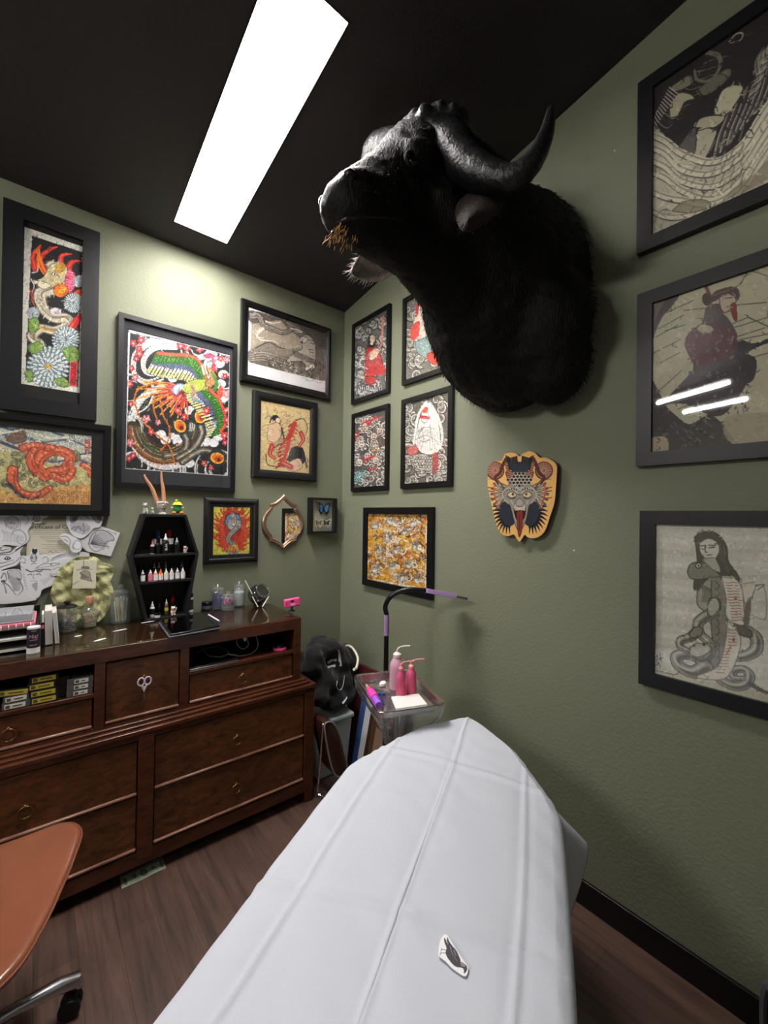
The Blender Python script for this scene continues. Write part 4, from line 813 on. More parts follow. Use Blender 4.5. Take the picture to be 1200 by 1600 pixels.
# ---- painted demon mask plaque, a cut-out board standing off the wall
def plaque():
    off = 0.034; T = (740, 680, 7.5)
    out = [(165, 460), (170, 380), (220, 320), (290, 300), (330, 295), (370, 220), (440, 202), (500, 215), (540, 245), (580, 215), (650, 185), (720, 205), (780, 260), (850, 262), (930, 300), (978, 360), (975, 500), (965, 640), (950, 790), (900, 950), (840, 1120), (770, 1190), (690, 1210), (630, 1195), (600, 1170), (570, 1215), (540, 1248), (505, 1215), (470, 1165), (400, 1185), (320, 1150), (270, 1060), (240, 950), (210, 820), (185, 700), (165, 600)]
    P = [at(T[0]+x/T[2], T[1]+y/T[2], x=-off) for x, y in out]; u = [-p.y for p in P]; v = [p.z for p in P]; box = (min(u)-.003, max(u)+.003, min(v)-.003, max(v)+.003)
    c = Cv('R', box, 850, '#dfae68', T, off=off); c.noise(0.03, 40, 2)
    for sx in (-1, 1):
        X = lambda x: 540+sx*(x-540)
        for k in range(11):
            a_ = radians(-32+k*13); x0, y0 = X(700), 930; rr = 110; p0 = (X(660+rr*cos(a_)*0.6), 900+rr*sin(a_)*1.2); p1 = (X(680+190*cos(a_)), 915+230*sin(a_)*1.05)
            if p1[1] > 820: c.line([p0, ((p0[0]+p1[0])/2+sx*8, (p0[1]+p1[1])/2-14), p1], '#20202a', 44, 4)
        c.ell(X(680), 920, 88, 150, '#2b2f3a', rot=sx*0.3)
        for k in range(7): a_ = radians(-60+k*20); c.line([(X(700+30*cos(a_)), 680+60*sin(a_)), (X(740+130*cos(a_)), 690+190*sin(a_))], '#5a5550', 30, 20); c.line([(X(720), 680+30*sin(a_)), (X(780+40*cos(a_)), 690+170*sin(a_))], '#aaa397', 12, 8)
        c.line([(X(700), 590), (X(760), 560), (X(860), 520), (X(915), 515)], '#5a5048', 14, 3)
        for y in (620, 660, 740): c.line([(X(850), y), (X(915), y-8)], '#5a3028', 10, 3)
        c.line([(X(825), 570), (X(840), 640), (X(830), 720), (X(800), 800), (X(770), 860)], '#a84a38', 20, 10); c.line([(X(835), 600), (X(838), 700)], '#d88a74', 6, 4)
        # horns
        h = [(X(660), 620), (X(690), 480), (X(640), 400), (X(680), 330), (X(720), 420), (X(800), 440), (X(830), 410)]
        c.ell(X(825), 415, 108, 108, '#4a2a24'); c.ell(X(825), 412, 95, 96, '#8a5848')
        for k in range(16): a_ = 2*pi*k/16; c.line([(X(825)+20*cos(a_), 415+20*sin(a_)), (X(825)+90*cos(a_), 412+90*sin(a_))], '#c89a84', 5, 7, sm=False)
        c.line([(X(665), 300), (X(690), 275), (X(740), 360), (X(770), 440), (X(830), 500), (X(790), 570)], '#4e2a24', 58, 20); c.line([(X(665), 268), (X(700), 240)], '#3a2420', 12, 4)
        c.line([(X(630), 470), (X(670), 420), (X(700), 330)], '#7a4c3e', 60, 30); c.line([(X(620), 600), (X(660), 520), (X(690), 440)], '#6e3e34', 60, 40)
        for k in range(9): c.line([(X(600+k*5), 590-k*28), (X(680+k*3), 560-k*28)], '#c08a76', 5, 3)
        c.line([(X(590), 300), (X(620), 380), (X(660), 290)], '#d8c8a8', 10, 4)
        for k in range(7): c.line([(X(560+k*16), 380+k*4), (X(575+k*18), 250+k*5)], '#1a1c22', 18, 3)
    c.ell(540, 385, 105, 75, '#1c2028')
    c.poly([(350, 720), (370, 620), (450, 560), (540, 540), (630, 560), (715, 620), (735, 720), (690, 800), (650, 830), (620, 980), (580, 1080), (540, 1130), (500, 1080), (470, 980), (430, 830), (390, 800)], '#8a857c', line='#2a2724', lw=6)
    for r_i in range(5):
        for k in range(-3+abs(r_i-2), 4-abs(r_i-2)): x, y = 538+k*44+(r_i % 2)*22, 450+r_i*36; c.ell(x, y, 22, 19, '#2a2624', line='#b5ada0', lw=6)
    c.line([(480, 575), (540, 640), (600, 575)], '#b8b0a4', 9); c.line([(470, 610), (540, 700), (610, 610)], '#3a3632', 6)
    for sx in (-1, 1):
        X = lambda x: 540+sx*(x-540)
        c.line([(X(560), 680), (X(610), 640), (X(690), 620), (X(735), 680), (X(720), 750), (X(680), 790)], '#b7afa2', 12, 8)
        for k in range(5): c.ell(X(575+k*28), 640-k*6 if k < 3 else 628+(k-2)*10, 10, 11, '#1c1a1a', line='#a8a094', lw=3)
        c.poly([(X(570), 700), (X(620), 660), (X(680), 690), (X(650), 730), (X(600), 725)], '#cbb996', line='#1a1816', lw=6); c.ell(X(618), 690, 14, 16, '#8a6a2a', line='#201810', lw=3); c.ell(X(618), 690, 5, 7, '#111111'); c.line([(X(590), 735), (X(640), 745), (X(690), 720)], '#2a2624', 10, 4)
        c.line([(X(570), 810), (X(600), 850), (X(600), 950), (X(570), 1000)], '#c4bdb0', 14, 6); c.line([(X(620), 810), (X(640), 760)], '#b4ada0', 10, 4)
        c.line([(X(555), 870), (X(580), 940)], '#efe6d4', 12, 3); c.line([(X(590), 850), (X(595), 910)], '#efe6d4', 12, 3)
    c.poly([(475, 850), (540, 870), (610, 850), (605, 950), (570, 1000), (510, 1000), (480, 940)], '#3a1816'); c.poly([(490, 800), (510, 760), (540, 740), (570, 760), (590, 800), (560, 830), (520, 830)], '#a09a8e', line='#2a2624', lw=5)
    for k in range(8): c.line([(485+k*16, 850), (488+k*16, 878)], '#efe6d4', 9, 4)
    c.poly([(510, 900), (575, 900), (570, 1100), (538, 1195), (515, 1100)], '#7c342c', line='#2e100c', lw=4); c.line([(540, 930), (540, 1120)], '#4a1a16', 8, 3)
    for k in range(24): c.line([(440+k*9, 330+6*sin(k)), (450+k*8, 430)], '#2e323c', 8, 3)
    c.clip(out); cu, cvv = (box[0]+box[1])/2, box[2]
    t = thing('demon_mask_plaque', 'ochre cut-out plaque painted with a horned demon mask, tongue out', 'wall plaque', (-0.001, -cu, cvv), -pi/2)
    c.make('painted_face', t, (cu, cvv), -off, m=printmat('varnished paint', 0.25))
    Q = [(q[0]-cu, q[1]-cvv) for q in c.Q]
    obj('board', MB().prism(Q, off-0.001, 0.014, lambda x, y, h: (x, -h, y)), mat('dark red board edge', '#4a1a18', 0.4), t, smooth=30)
    obj('spacer', MB().box((-.05, -.014, .12), (.05, 0, .26)), m_mat2, t)
plaque()

# ---- ogee mirror
def mirror():
    T = (400, 760, 8.571); off = 0.022
    hf = [(105, 0), (165, 55), (215, 115), (240, 182), (275, 176), (305, 190), (345, 228), (400, 262), (480, 281), (560, 270), (630, 234), (680, 190), (715, 178), (735, 182), (755, 115), (790, 58), (845, 0)]
    out = [(373+x, y) for y, x in hf]+[(373-x, y) for y, x in hf[-2:0:-1]]
    P = [at(T[0]+x/T[2], T[1]+y/T[2], y=-off) for x, y in out]; cx = sum(p.x for p in P)/len(P); cz = sum(p.z for p in P)/len(P)
    Q = [(p.x-cx, p.z-cz) for p in P]; n = len(Q)
    # symmetric about the upright axis
    H_ = [(( Q[i][0]-Q[-i][0])/2, (Q[i][1]+Q[-i][1])/2) for i in range(n)]
    t = thing('ogee_mirror', 'small pale bronze ogee mirror with a beaded rim', 'mirror', (cx, -0.001, cz))
    rs = []
    for x, z in H_:
        ring = []
        for s_, d in ((1.0, 0), (1.0, 0.014), (0.96, 0.021), (0.92, 0.021), (0.88, 0.016), (0.85, 0.019), (0.82, 0.016), (0.80, 0.006), (0.80, 0)): ring.append((x*s_, -d, z*s_*(1 if s_ == 1 else 1)))
        rs.append(ring)
    mb_ = mat('pale bronze gilding', '#a08672', 0.35, metal=0.75, bump=0.1, bscale=200)
    obj('frame', MB().rings(rs, False, True), mb_, t, smooth=28)
    b = MB(); S = spl([(x*.86, z*.86) for x, z in H_], 5, True)
    for p in S: b.ell((p[0], -0.019, p[1]), 0.0032, 6)
    bd = obj('beading', b, mb_, t); 
    obj('looking_glass', MB().prism([(x*.81, z*.81) for x, z in H_], 0.006, 0.009, lambda x, y, h: (x, -h, y)), mat('silvered glass', '#f2f2f2', 0.01, metal=1.0), t, smooth=None)
mirror()

# ---- shadow box with a blue butterfly
def butterfly_box():
    dp = 0.055; C4 = [at(*p, y=-dp) for p in ((486.5, 777), (527.5, 779), (525.5, 834), (485.5, 833.5))]
    u0, u1, v0, v1 = (C4[0].x+C4[3].x)/2, (C4[1].x+C4[2].x)/2, (C4[2].z+C4[3].z)/2, (C4[0].z+C4[1].z)/2; W, H = u1-u0, v1-v0; c0 = (u0+u1)/2
    t = thing('butterfly_display_box', 'small deep black box frame with pinned blue butterfly, beside the mirror', 'display box', (c0, -0.001, v0)); fw = 0.016
    rs = [[(cx, 0, cz), (cx, -dp, cz), (cx+sx*fw, -dp, cz+sz*fw), (cx+sx*fw, -0.008, cz+sz*fw)] for cx, cz, sx, sz in ((-W/2, 0, 1, 1), (W/2, 0, -1, 1), (W/2, H, -1, -1), (-W/2, H, 1, -1))]
    f_ = MB(); f_.rings(rs, False, True); obj('frame', f_, m_frame2, t, smooth=25)
    ib = (u0+fw, u1-fw, v0+fw, v1-fw); cv = Cv('L', ib, 1100, '#d9d8d0', (400, 760, 8.571), off=0.01)
    R_ = random.Random(7)
    for k in range(60): x, y = R_.uniform(790, 1000), R_.uniform(250, 600); cv.line([(x, y), (x+R_.uniform(-9, 9), y+R_.uniform(4, 16))], R_.choice(('#8a8a70', '#5a5848', '#b8b49a')), 4, 2)
    cv.make('backing_card', t, (c0, v0), -0.01)
    mB = mat('butterfly black', '#15151c', 0.5); mb2 = mat('butterfly blue', '#3f8fd0', 0.3, var=0.2, vscale=40); mw = mat('butterfly white', '#dcd6bc', 0.6)
    def bfly(px, py, sc, ma, mb_, label):
        p = at(400+px/8.571, 760+py/8.571, y=-0.022); b = thing('pinned_butterfly', label, 'butterfly', (p.x, -0.03, p.z))
        fw_ = [(0, 0.1), (0.25, 0.55), (0.7, 0.85), (1.0, 0.9), (0.95, 0.45), (0.75, 0.1), (0.3, -0.05)]; hw_ = [(0, 0.05), (0.3, 0), (0.7, 0.0), (0.8, -0.3), (0.6, -0.75), (0.35, -0.8), (0.15, -0.45)]
        for sx in (-1, 1):
            for nm, w_ in (('forewing', fw_), ('hindwing', hw_)):
                q = [(sx*x*sc, z*sc) for x, z in w_]
                wg = obj(nm, MB().prism(q, 0.0, 0.0012, lambda x, y, h: (x, -h-abs(x)*0.25, y)), ma, b, smooth=None)
                q2 = [(sx*(0.12+x*0.62)*sc, (z*0.62+(0.02 if nm == 'hindwing' else 0.03))*sc) for x, z in w_]
                obj('wing_patch', MB().prism(q2, 0.0012, 0.002, lambda x, y, h: (x, -h-abs(x)*0.25, y)), mb_, wg, smooth=None)
        obj('body', MB().ell((0, -0.003, 0), (sc*.06, .003, sc*.42), 8), mB, b)
    bfly(895, 300, 0.052, mB, mb2, 'blue and black butterfly pinned at the top of the small box frame')
    bfly(825, 490, 0.036, mw, mat('butterfly brown fleck', '#7a7258', 0.6), 'pale cream butterfly pinned low left in the small box frame')
    bfly(930, 490, 0.036, mw, mat('butterfly dark fleck', '#2c2a26', 0.6), 'pale black-flecked butterfly pinned low right in the small box frame')
    obj('glass_pane', MB().box((-W/2+fw, -dp+.004, fw), (W/2-fw, -dp+.006, H-fw)), m_pane, t, smooth=None)
butterfly_box()

# ------------------------------------------------------------ mounted buffalo head
def buffalo():
    YC = -1.5
    m_fur = bpy.data.materials.new('black hide'); m_fur.use_nodes = True; nt = m_fur.node_tree; N = nt.nodes; L = nt.links; b = N['Principled BSDF']
    tc = N.new('ShaderNodeTexCoord'); mp = N.new('ShaderNodeMapping'); mp.inputs['Scale'].default_value = (30, 30, 9); L.new(tc.outputs['Object'], mp.inputs[0])
    n = N.new('ShaderNodeTexNoise'); n.inputs['Scale'].default_value = 5; n.inputs['Detail'].default_value = 8; L.new(mp.outputs[0], n.inputs['Vector'])
    n2 = N.new('ShaderNodeTexNoise'); n2.inputs['Scale'].default_value = 3.5; n2.inputs['Detail'].default_value = 3; L.new(tc.outputs['Object'], n2.inputs['Vector'])
    cr = N.new('ShaderNodeValToRGB'); cr.color_ramp.elements[0].color = (*lin('#050404'), 1); cr.color_ramp.elements[1].color = (*lin('#120b09'), 1); cr.color_ramp.elements[0].position = .42; cr.color_ramp.elements[1].position = .72
    L.new(n2.outputs[0], cr.inputs[0]); L.new(cr.outputs[0], b.inputs['Base Color']); b.inputs['Roughness'].default_value = 0.6; b.inputs['Specular IOR Level'].default_value = 0.22
    b.inputs['Sheen Weight'].default_value = 0.0; b.inputs['Sheen Tint'].default_value = (0.8, 0.8, 0.85, 1)
    bp = N.new('ShaderNodeBump'); bp.inputs['Strength'].default_value = 0.55; bp.inputs['Distance'].default_value = 0.012; L.new(n.outputs[0], bp.inputs['Height']); L.new(bp.outputs[0], b.inputs['Normal'])
    root = thing('mounted_buffalo_head', 'black horned buffalo head and shoulder mount jutting out of the right wall', 'animal head mount', (-0.001, YC, 2.6))
    t = MB()
    def sec(c, ax, h, w_, n=20, low=1.0):
        """ring across the sagittal plane; ax = travel direction (x,z)"""
        a = Vector((ax[0], 0, ax[1])).normalized(); nn = Vector((a.z, 0, -a.x)); nn = -nn if nn.z < 0 else nn; r = []
        for j in range(n):
            q = 2*pi*j/n; hh = h*(low if sin(q) < 0 else 1)
            r.append(Vector((c[0], c[1], c[2]))+nn*(hh*sin(q))+Vector((0, w_*cos(q), 0)))
        return r
    A = Vector
    cp = -1.475
    t.rings([sec((-0.002, cp, 2.60), (-1, 0), .50, .365), sec((-.10, cp, 2.60), (-1, 0), .505, .37), sec((-.22, cp, 2.61), (-1, .08), .46, .35), sec((-.34, cp-.01, 2.68), (-1, .25), .40, .29), sec((-.44, cp-.02, 2.76), (-1, .3), .35, .235), sec((-.56, YC, 2.80), (-1, .1), .31, .19), sec((-.64, YC, 2.80), (-1, -.2), .26, .165)])
    ax = (-.74, -.67)
    t.rings([sec((-.50, YC, 2.96), ax, .17, .15), sec((-.62, YC, 2.90), ax, .205, .17), sec((-.72, YC, 2.83), ax, .175, .155, low=1.2), sec((-.80, YC, 2.745), ax, .152, .125, low=1.3), sec((-.87, YC, 2.675), ax, .14, .108, low=1.15), sec((-.945, YC, 2.61), ax, .128, .108), sec((-.995, YC, 2.585), ax, .108, .104), sec((-1.04, YC, 2.56), ax, .085, .092), sec((-1.07, YC, 2.545), ax, .05, .065)])
    # lower jaw and throat
    t.rings([sec((-.46, YC, 2.50), (-1, 0), .16, .15), sec((-.62, YC, 2.56), (-1, 0), .13, .13), sec((-.76, YC, 2.575), (-1, -.1), .10, .095), sec((-.87, YC, 2.545), (-1, -.2), .07, .075), sec((-.95, YC, 2.515), (-1, -.1), .045, .06), sec((-.99, YC, 2.51), (-1, 0), .025, .04)])
    for s_ in (-1, 1):
        t.ell((-.80, YC+s_*.112, 2.80), (.075, .05, .055), 14)     # brow over the eye
        t.ell((-1.02, YC+s_*.06, 2.63), (.055, .045, .045), 12)   # nostril wing
        t.ell((-.62, YC+s_*.12, 2.72), (.13, .06, .12), 14)
    t.ell((-1.045, YC, 2.585), (.05, .08, .045), 14)
    for (px, py, x, r) in ((756, 560, -.12, (.15, .11, .20)), (795, 570, -.16, (.15, .17, .18)), (862, 560, -.12, (.14, .16, .20)), (830, 510, -.18, (.16, .26, .24))):
        c = at(px, py, x=x); t.ell(c, r, 16)
    t.ell((-.08, -1.62, 2.86), (.12, .15, .13), 16); t.ell((-.1, -1.4, 2.93), (.14, .16, .13), 16)
    # keep everything off the wall
    t.v = [(min(v[0], -0.001), v[1]-YC*0, v[2]) for v in t.v]; t.v = [(v[0]+0.001, v[1]-YC, v[2]-2.6) for v in t.v]
    tmp = obj('hide_tmp', t, m_fur, None, smooth=None)
    rm = tmp.modifiers.new('r', 'REMESH'); rm.mode = 'VOXEL'; rm.voxel_size = 0.013
    sm = tmp.modifiers.new('s', 'SMOOTH'); sm.iterations = 14; sm.factor = 0.6
    tx = bpy.data.textures.new('tuft', 'CLOUDS'); tx.noise_scale = 0.045; dm = tmp.modifiers.new('d', 'DISPLACE'); dm.texture = tx; dm.strength = 0.016; dm.mid_level = 0.5
    me = bpy.data.meshes.new_from_object(tmp.evaluated_get(bpy.context.evaluated_depsgraph_get())); bpy.data.objects.remove(tmp)
    for v in me.vertices:
        if v.co.x > -0.002: v.co.x = -0.002
    me.polygons.foreach_set('use_smooth', [True]*len(me.polygons)); me.materials.clear(); me.materials.append(m_fur)
    body = bpy.data.objects.new('hide', me); COL.objects.link(body); body.parent = root
    O = Vector((-0.001, YC, 2.6))
    # horns with a knobbly boss
    m_horn = mat('dark grey horn', '#141416', 0.4, bump=0.5, bscale=16, detail=8, var=0.3, vscale=6, stretch=(1, 5, 5))
    def horn(pts, rad):
        P = spl([tuple(p)+(r,) for p, r in zip(pts, rad)], 9); h = MB()
        R_ = random.Random(3); rr = [p[3]*(1+0.05*sin(i*1.9)*(1-i/len(P))) for i, p in enumerate(P)]
        h.tube([Vector(p[:3])-O for p in P], rr, 18); return obj('horn', h, m_horn, root, smooth=60)
    horn([(-.67, -1.44, 2.93), (-.685, -1.585, 2.95), at(735, 262, y=-1.73), at(790, 280, y=-1.85), at(828, 258, y=-1.92), at(852, 213, y=-1.95), at(861, 172, y=-1.94)], [.04, .078, .06, .043, .034, .024, .013])
    horn([(-.69, -1.51, 2.97), (-.69, -1.42, 2.99), at(611, 230, y=-1.30), at(586, 238, y=-1.20), at(583, 290, y=-1.14), at(615, 325, y=-1.10), at(650, 300, y=-1.09)], [.08, .085, .066, .055, .042, .026, .008])
    bo = MB()
    R_ = random.Random(1)
    for k in range(60):
        th, ph = R_.uniform(0, 6.28), R_.uniform(.1, 1.5); d = Vector((sin(ph)*cos(th)*.10, sin(ph)*sin(th)*.165, cos(ph)*.088))
        bo.ell(Vector((-.69-O.x, -.02, 2.955-O.z))+d, R_.uniform(.016, .032), 8)
    bo.ell((-.69-O.x, -.02, 2.955-O.z), (.105, .17, .092), 18)
    tmp = obj('boss_tmp', bo, m_horn, None); rm = tmp.modifiers.new('r', 'REMESH'); rm.mode = 'VOXEL'; rm.voxel_size = 0.008; sm = tmp.modifiers.new('s', 'SMOOTH'); sm.iterations = 5
    me = bpy.data.meshes.new_from_object(tmp.evaluated_get(bpy.context.evaluated_depsgraph_get())); bpy.data.objects.remove(tmp)
    me.polygons.foreach_set('use_smooth', [True]*len(me.polygons)); bb_ = bpy.data.objects.new('horn_boss', me); COL.objects.link(bb_); bb_.parent = root
    # ears: cupped leaves with a hairy fringe
    m_ear = mat('brown ear hide', '#2a1f1b', 0.85, bump=0.5, bscale=90, var=0.4, vscale=20); m_pale = mat('pale ear hair', '#b8b0a8', 0.8)
    def ear(base, tip, side, lb, pale):
        b0, t0 = Vector(base)-O, Vector(tip)-O; ax_ = t0-b0; L_ = ax_.length; ax_.normalize(); n0 = Vector((-.5, side*.2, -.85)); n0 = (n0-ax_*n0.dot(ax_)).normalized(); w0 = ax_.cross(n0)
        def fn(u, v):
            wd = 0.088*sin(pi*min(1, v*0.93+0.07))**0.7*(1-v*0.25); x = (u-.5)*2
            return tuple(b0+ax_*(v*L_)+w0*(x*wd)+n0*(0.03*(x*x-0.4)-0.012*v))
        e = obj('ear', MB().grid(11, 16, fn), mat('lit pale ear hide', '#968c84', .8, bump=.6, bscale=60, var=.4, vscale=30) if pale else m_ear, root, solid=0.008, subsurf=1)  # far ear hide coloured paler: white hair with the light on it painted in
        h = MB(); R2 = random.Random(5)
        for k in range(150):
            v = R2.uniform(.1, 1); x = R2.choice((-1, 1))*R2.uniform(.35, 1) if k % 3 else R2.uniform(-.8, .8); p = Vector(fn(x/2+.5, v)); d = (ax_*.8+w0*x*.5+n0*R2.uniform(0, .5)).normalized()*R2.uniform(.02, .045)
            h.tube([p, p+d*.6+n0*.003, p+d], [.0011, .0008, .0002], 4)
        f_ = obj('ear_fringe', h, m_pale if pale else m_ear, e); f_['kind'] = 'stuff'; f_['label'] = lb
    ear(at(615, 398, y=-1.33), at(549, 428, y=-1.19), 1, 'pale hair fringe', True)
    ear(at(765, 285, y=-1.66), at(728, 362, y=-1.84), -1, 'dark hair fringe', False)
    # eyes, nostrils, mouth line
    m_eye = mat('glass eye', '#060505', 0.03, coat=1.0); m_nose = mat('black wet nose', '#0a0a0b', 0.25, bump=0.3, bscale=150)
    for s_ in (-1, 1):
        e = obj('eye', MB().ell(Vector((-.845, YC+s_*.118, 2.752))-O, (.024, .018, .021), 16), m_eye, root)
        obj('eyelid', MB().tube([Vector((-.845+.034*cos(a_), YC+s_*(.130-.004*abs(cos(a_))), 2.752+.026*sin(a_)))-O for a_ in np.linspace(0, 2*pi, 18)[:-1]], .007, 8, True), m_fur, e)
        obj('nostril', MB().ell(Vector((-1.058, YC+s_*.07, 2.625))-O, (.022, .024, .016), 14, Matrix.Rotation(0.6, 3, 'Y')), m_nose, root)
    obj('mouth', MB().tube([Vector(p)-O for p in ((-.86, YC-.09, 2.575), (-.93, YC-.088, 2.555), (-1.0, YC-.075, 2.53), (-1.045, YC-.04, 2.52), (-1.055, YC, 2.522), (-1.045, YC+.04, 2.52), (-1.0, YC+.075, 2.53), (-.93, YC+.088, 2.555))], .006, 6), m_nose, root)
    # chin bristles and body fur
    m_br = mat('golden bristle', '#e0b070', 0.5); h = MB(); R2 = random.Random(9)
    for k in range(70):
        a_ = R2.uniform(0, 1)**2; p = Vector((-1.055+a_*.07, YC+R2.uniform(-.03, .07), 2.512-.02*a_+R2.uniform(-.012, .006)))-O; d = Vector((-.55+a_*.5+R2.uniform(-.3, .3), R2.uniform(-.3, .3), -1)).normalized()*R2.uniform(.014, .032)
        h.tube([p, p+d*.6, p+d+Vector((-.003, 0, 0))], [.0009, .0007, .0002], 4)
    o = obj('chin_bristles', h, m_br, root); o['kind'] = 'stuff'; o['label'] = 'golden chin bristles'
    h = MB(); V = body.data.vertices; NV = len(V)
    for k in range(5200):
        v = V[R2.randrange(NV)]; nrm = v.normal
        if v.co.x > -0.03: continue
        headish = v.co.x < -.62
        L_ = R2.uniform(.006, .014) if headish else R2.uniform(.012, .032); d = (nrm*.45+Vector((.45, 0, -.5))+Vector((R2.uniform(-.2, .2), R2.uniform(-.2, .2), R2.uniform(-.2, .2)))).normalized()*L_
        p = v.co.copy(); s_ = d.cross(Vector((0, 1, .3))).normalized()*.0011; h.add([p-s_, p+s_, p+d*.6+s_*.5+nrm*.002, p+d], [(0, 1, 2, 3)])
    o = obj('fur', h, m_fur, root, smooth=None); o['kind'] = 'stuff'; o['label'] = 'short black hair'
buffalo()

# ------------------------------------------------------------ dresser
TH = radians(1.5); DP = Vector((-.549, -.563, 0))
m_wd = wood('walnut veneer', '#432410', '#7c4a28', 0.38, 0, 1.0, ax=7, coat=.1); m_wd2 = wood('walnut frame', '#3e1e10', '#683820', 0.34, 0, 1.0, ax=4, coat=.12); m_bead = wood('highlight walnut bead', '#7a5040', '#b48a74', 0.3, 0)  # bead colour is lightened to paint in the highlight along the drawer lips
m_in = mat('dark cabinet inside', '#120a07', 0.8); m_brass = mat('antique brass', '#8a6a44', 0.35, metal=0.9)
DR = thing('dresser', 'wide walnut dresser with ring pulls and two open compartments along the left wall', 'dresser', DP, -TH)
def dl(x, y, z): return DP+Matrix.Rotation(-TH, 3, 'Z') @ Vector((x, y, z))
ZT = 1.021; D1 = 0.045; DB = 0.50; L0 = -1.66; UX0, UX1 = -1.594, -0.066
def dbox(nm, a, b, m, par=DR, bv=0.002): return obj(nm, MB().box(a, b), m, par, bevel=bv)
# lower body
t = MB().box((L0+.012, .02, .07), (-.012, DB, .63)); t.box((L0, 0.004, .062), (0, DB, .125)); obj('lower_body', t, m_wd2, DR, bevel=.002)
t = MB(); t.box((-.057, 0, .10), (0, .03, .63)).box((L0, 0, .10), (L0+.057, .03, .63)).box((-.86, -.004, .09), (-.80, .03, .63)).box((L0, 0, .61), (0, .03, .635)); obj('face_frame', t, m_wd2, DR, bevel=.002)
for x in (0, L0+.056):
    t = MB(); a, b = x-.056, x; t.rings([[(a, .0, .10), (b, .0, .10), (b, .06, .10), (a, .06, .10)], [(a+.012, .004, 0), (b-.004, .004, 0), (b-.004, .05, 0), (a+.012, .05, 0)]]); obj('leg', t, m_wd2, DR, bevel=.002)
for x in (-.056, L0+.056): obj('leg', MB().rings([[(x-.02, DB-.06, .1), (x+.02, DB-.06, .1), (x+.02, DB, .1), (x-.02, DB, .1)], [(x-.015, DB-.05, 0), (x+.015, DB-.05, 0), (x+.015, DB, 0), (x-.015, DB, 0)]]), m_wd2, DR)
t = MB().box((L0-.006, -.008, .635), (.006, DB, .655)).box((L0+.02, .012, .655), (-.02, DB, .668)).box((L0+.04, .03, .668), (-.04, DB, .68)); obj('ledge_moulding', t, m_wd2, DR, bevel=.004)
obj('leg', MB().rings([[(-.855, .16, .10), (-.805, .16, .10), (-.805, .21, .10), (-.855, .21, .10)], [(-.85, .165, 0), (-.81, .165, 0), (-.81, .205, 0), (-.85, .205, 0)]]), m_wd2, DR)
def ring_pull(x, y, z, par):
    h = MB(); h.tube([(x+.024*cos(a), y-.012-.004*sin(a), z-.022+.024*sin(a)) for a in np.linspace(0, 2*pi, 25)[:-1]], .0026, 8, True); h.cyl((x, y+.002, z+.002), (x, y-.012, z+.002), .006, .004, 10); h.ell((x, y-.012, z+.003), .007, 10)
    o = obj('ring_pull', h, m_brass, par); return o
def drawer(x0, x1, z0, z1, y, nm='drawer', pulls=(0.5,), pz=0.5, bead=True):
    t = MB().box((x0+.003, y+.004, z0+.003), (x1-.003, y+.03, z1-.003)); d = obj(nm, t, m_wd, DR, bevel=.003)
    if bead: obj('lower_bead', MB().box((x0+.002, y-.006, z0+.002), (x1-.002, y+.01, z0+.013)), m_bead, d, bevel=.004)
    t = MB().box((x0+.001, y+.012, z0), (x0+.009, y+.02, z1)).box((x1-.009, y+.012, z0), (x1-.001, y+.02, z1)); 
    for p in pulls: ring_pull(x0+(x1-x0)*p, y+.004, z0+(z1-z0)*pz, d)
    return d
for z0, z1, pz in ((.132, .368, .53), (.372, .606, .53)):
    drawer(-.80+.002, -.059, z0, z1, 0.004, pulls=(.495,), pz=pz); drawer(L0+.059, -.862, z0, z1, 0.004, pulls=(.50,), pz=.47)
# upper body
y0 = D1; t = MB()
t.box((UX0, y0, ZT-.06), (UX1, DB, ZT))                           # top slab with apron
t.box((UX0, y0, .68), (UX0+.04, DB, ZT-.06)).box((UX1-.04, y0, .68), (UX1, DB, ZT-.06))   # ends
for x0, x1 in ((-.689, -.650), (-1.02, -.982)): t.box((x0, y0+.001, .68), (x1, DB-.02, ZT-.06))
t.box((UX0+.04, DB-.02, .68), (UX1-.04, DB, ZT-.06))
t.box((UX0+.02, y0+.002, .68), (UX1-.02, y0+.03, .69)); obj('upper_body', t, m_wd2, DR, bevel=.002)
for x0, x1, zs in ((-.650, -.106, .846), (UX0+.04, -1.02, .838)):
    obj('compartment_shelf', MB().box((x0, y0+.002, zs-.018), (x1, DB-.02, zs)), m_wd2, DR, bevel=.002)
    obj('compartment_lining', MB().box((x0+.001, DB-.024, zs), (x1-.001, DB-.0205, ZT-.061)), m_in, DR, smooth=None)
    drawer(x0+.003, x1-.003, .692, zs-.02, y0+.006, nm='small_drawer', pulls=(.47 if x0 > -1 else .5,), pz=.62)
door = drawer(-.982, -.689, .692, ZT-.066, y0+.006, nm='cupboard_door', pulls=(), pz=.5)
ring_pull(-.838, y0+.010, .868, door)
ZG = ZT+.0065
tag(obj('glass_tabletop', MB().box((UX0+.004, y0+.002, 0), (UX1-.004, DB-.004, .006)), clear('table glass', '#e8eee8', 0.01), None, bevel=.001, loc=DP+Vector((0, 0, ZT+.0003))), 'clear glass sheet covering the whole walnut dresser top', 'glass sheet')
o = bpy.data.objects['glass_tabletop']; o.rotation_euler = (0, 0, -TH)
def top(px, py, z=0): p = at(px, py, z=ZG+z); return Vector((p.x, min(p.y, -.03), ZG+z))

# ------------------------------------------------------------ on the dresser
m_gl = clear('jar glass', '#f4f8f8', 0.03, 0.15, haze=.06); m_blk = mat('black plastic', '#0e0e10', 0.35); m_wpl = mat('white plastic', '#e6e4e2', 0.4); m_lab = mat('white label', '#e9e7e6', 0.5)
def lathe_obj(nm, prof, m, par, n=24, c=(0, 0, 0), **k): return obj(nm, MB().lathe(prof, n, c), m, par, **k)
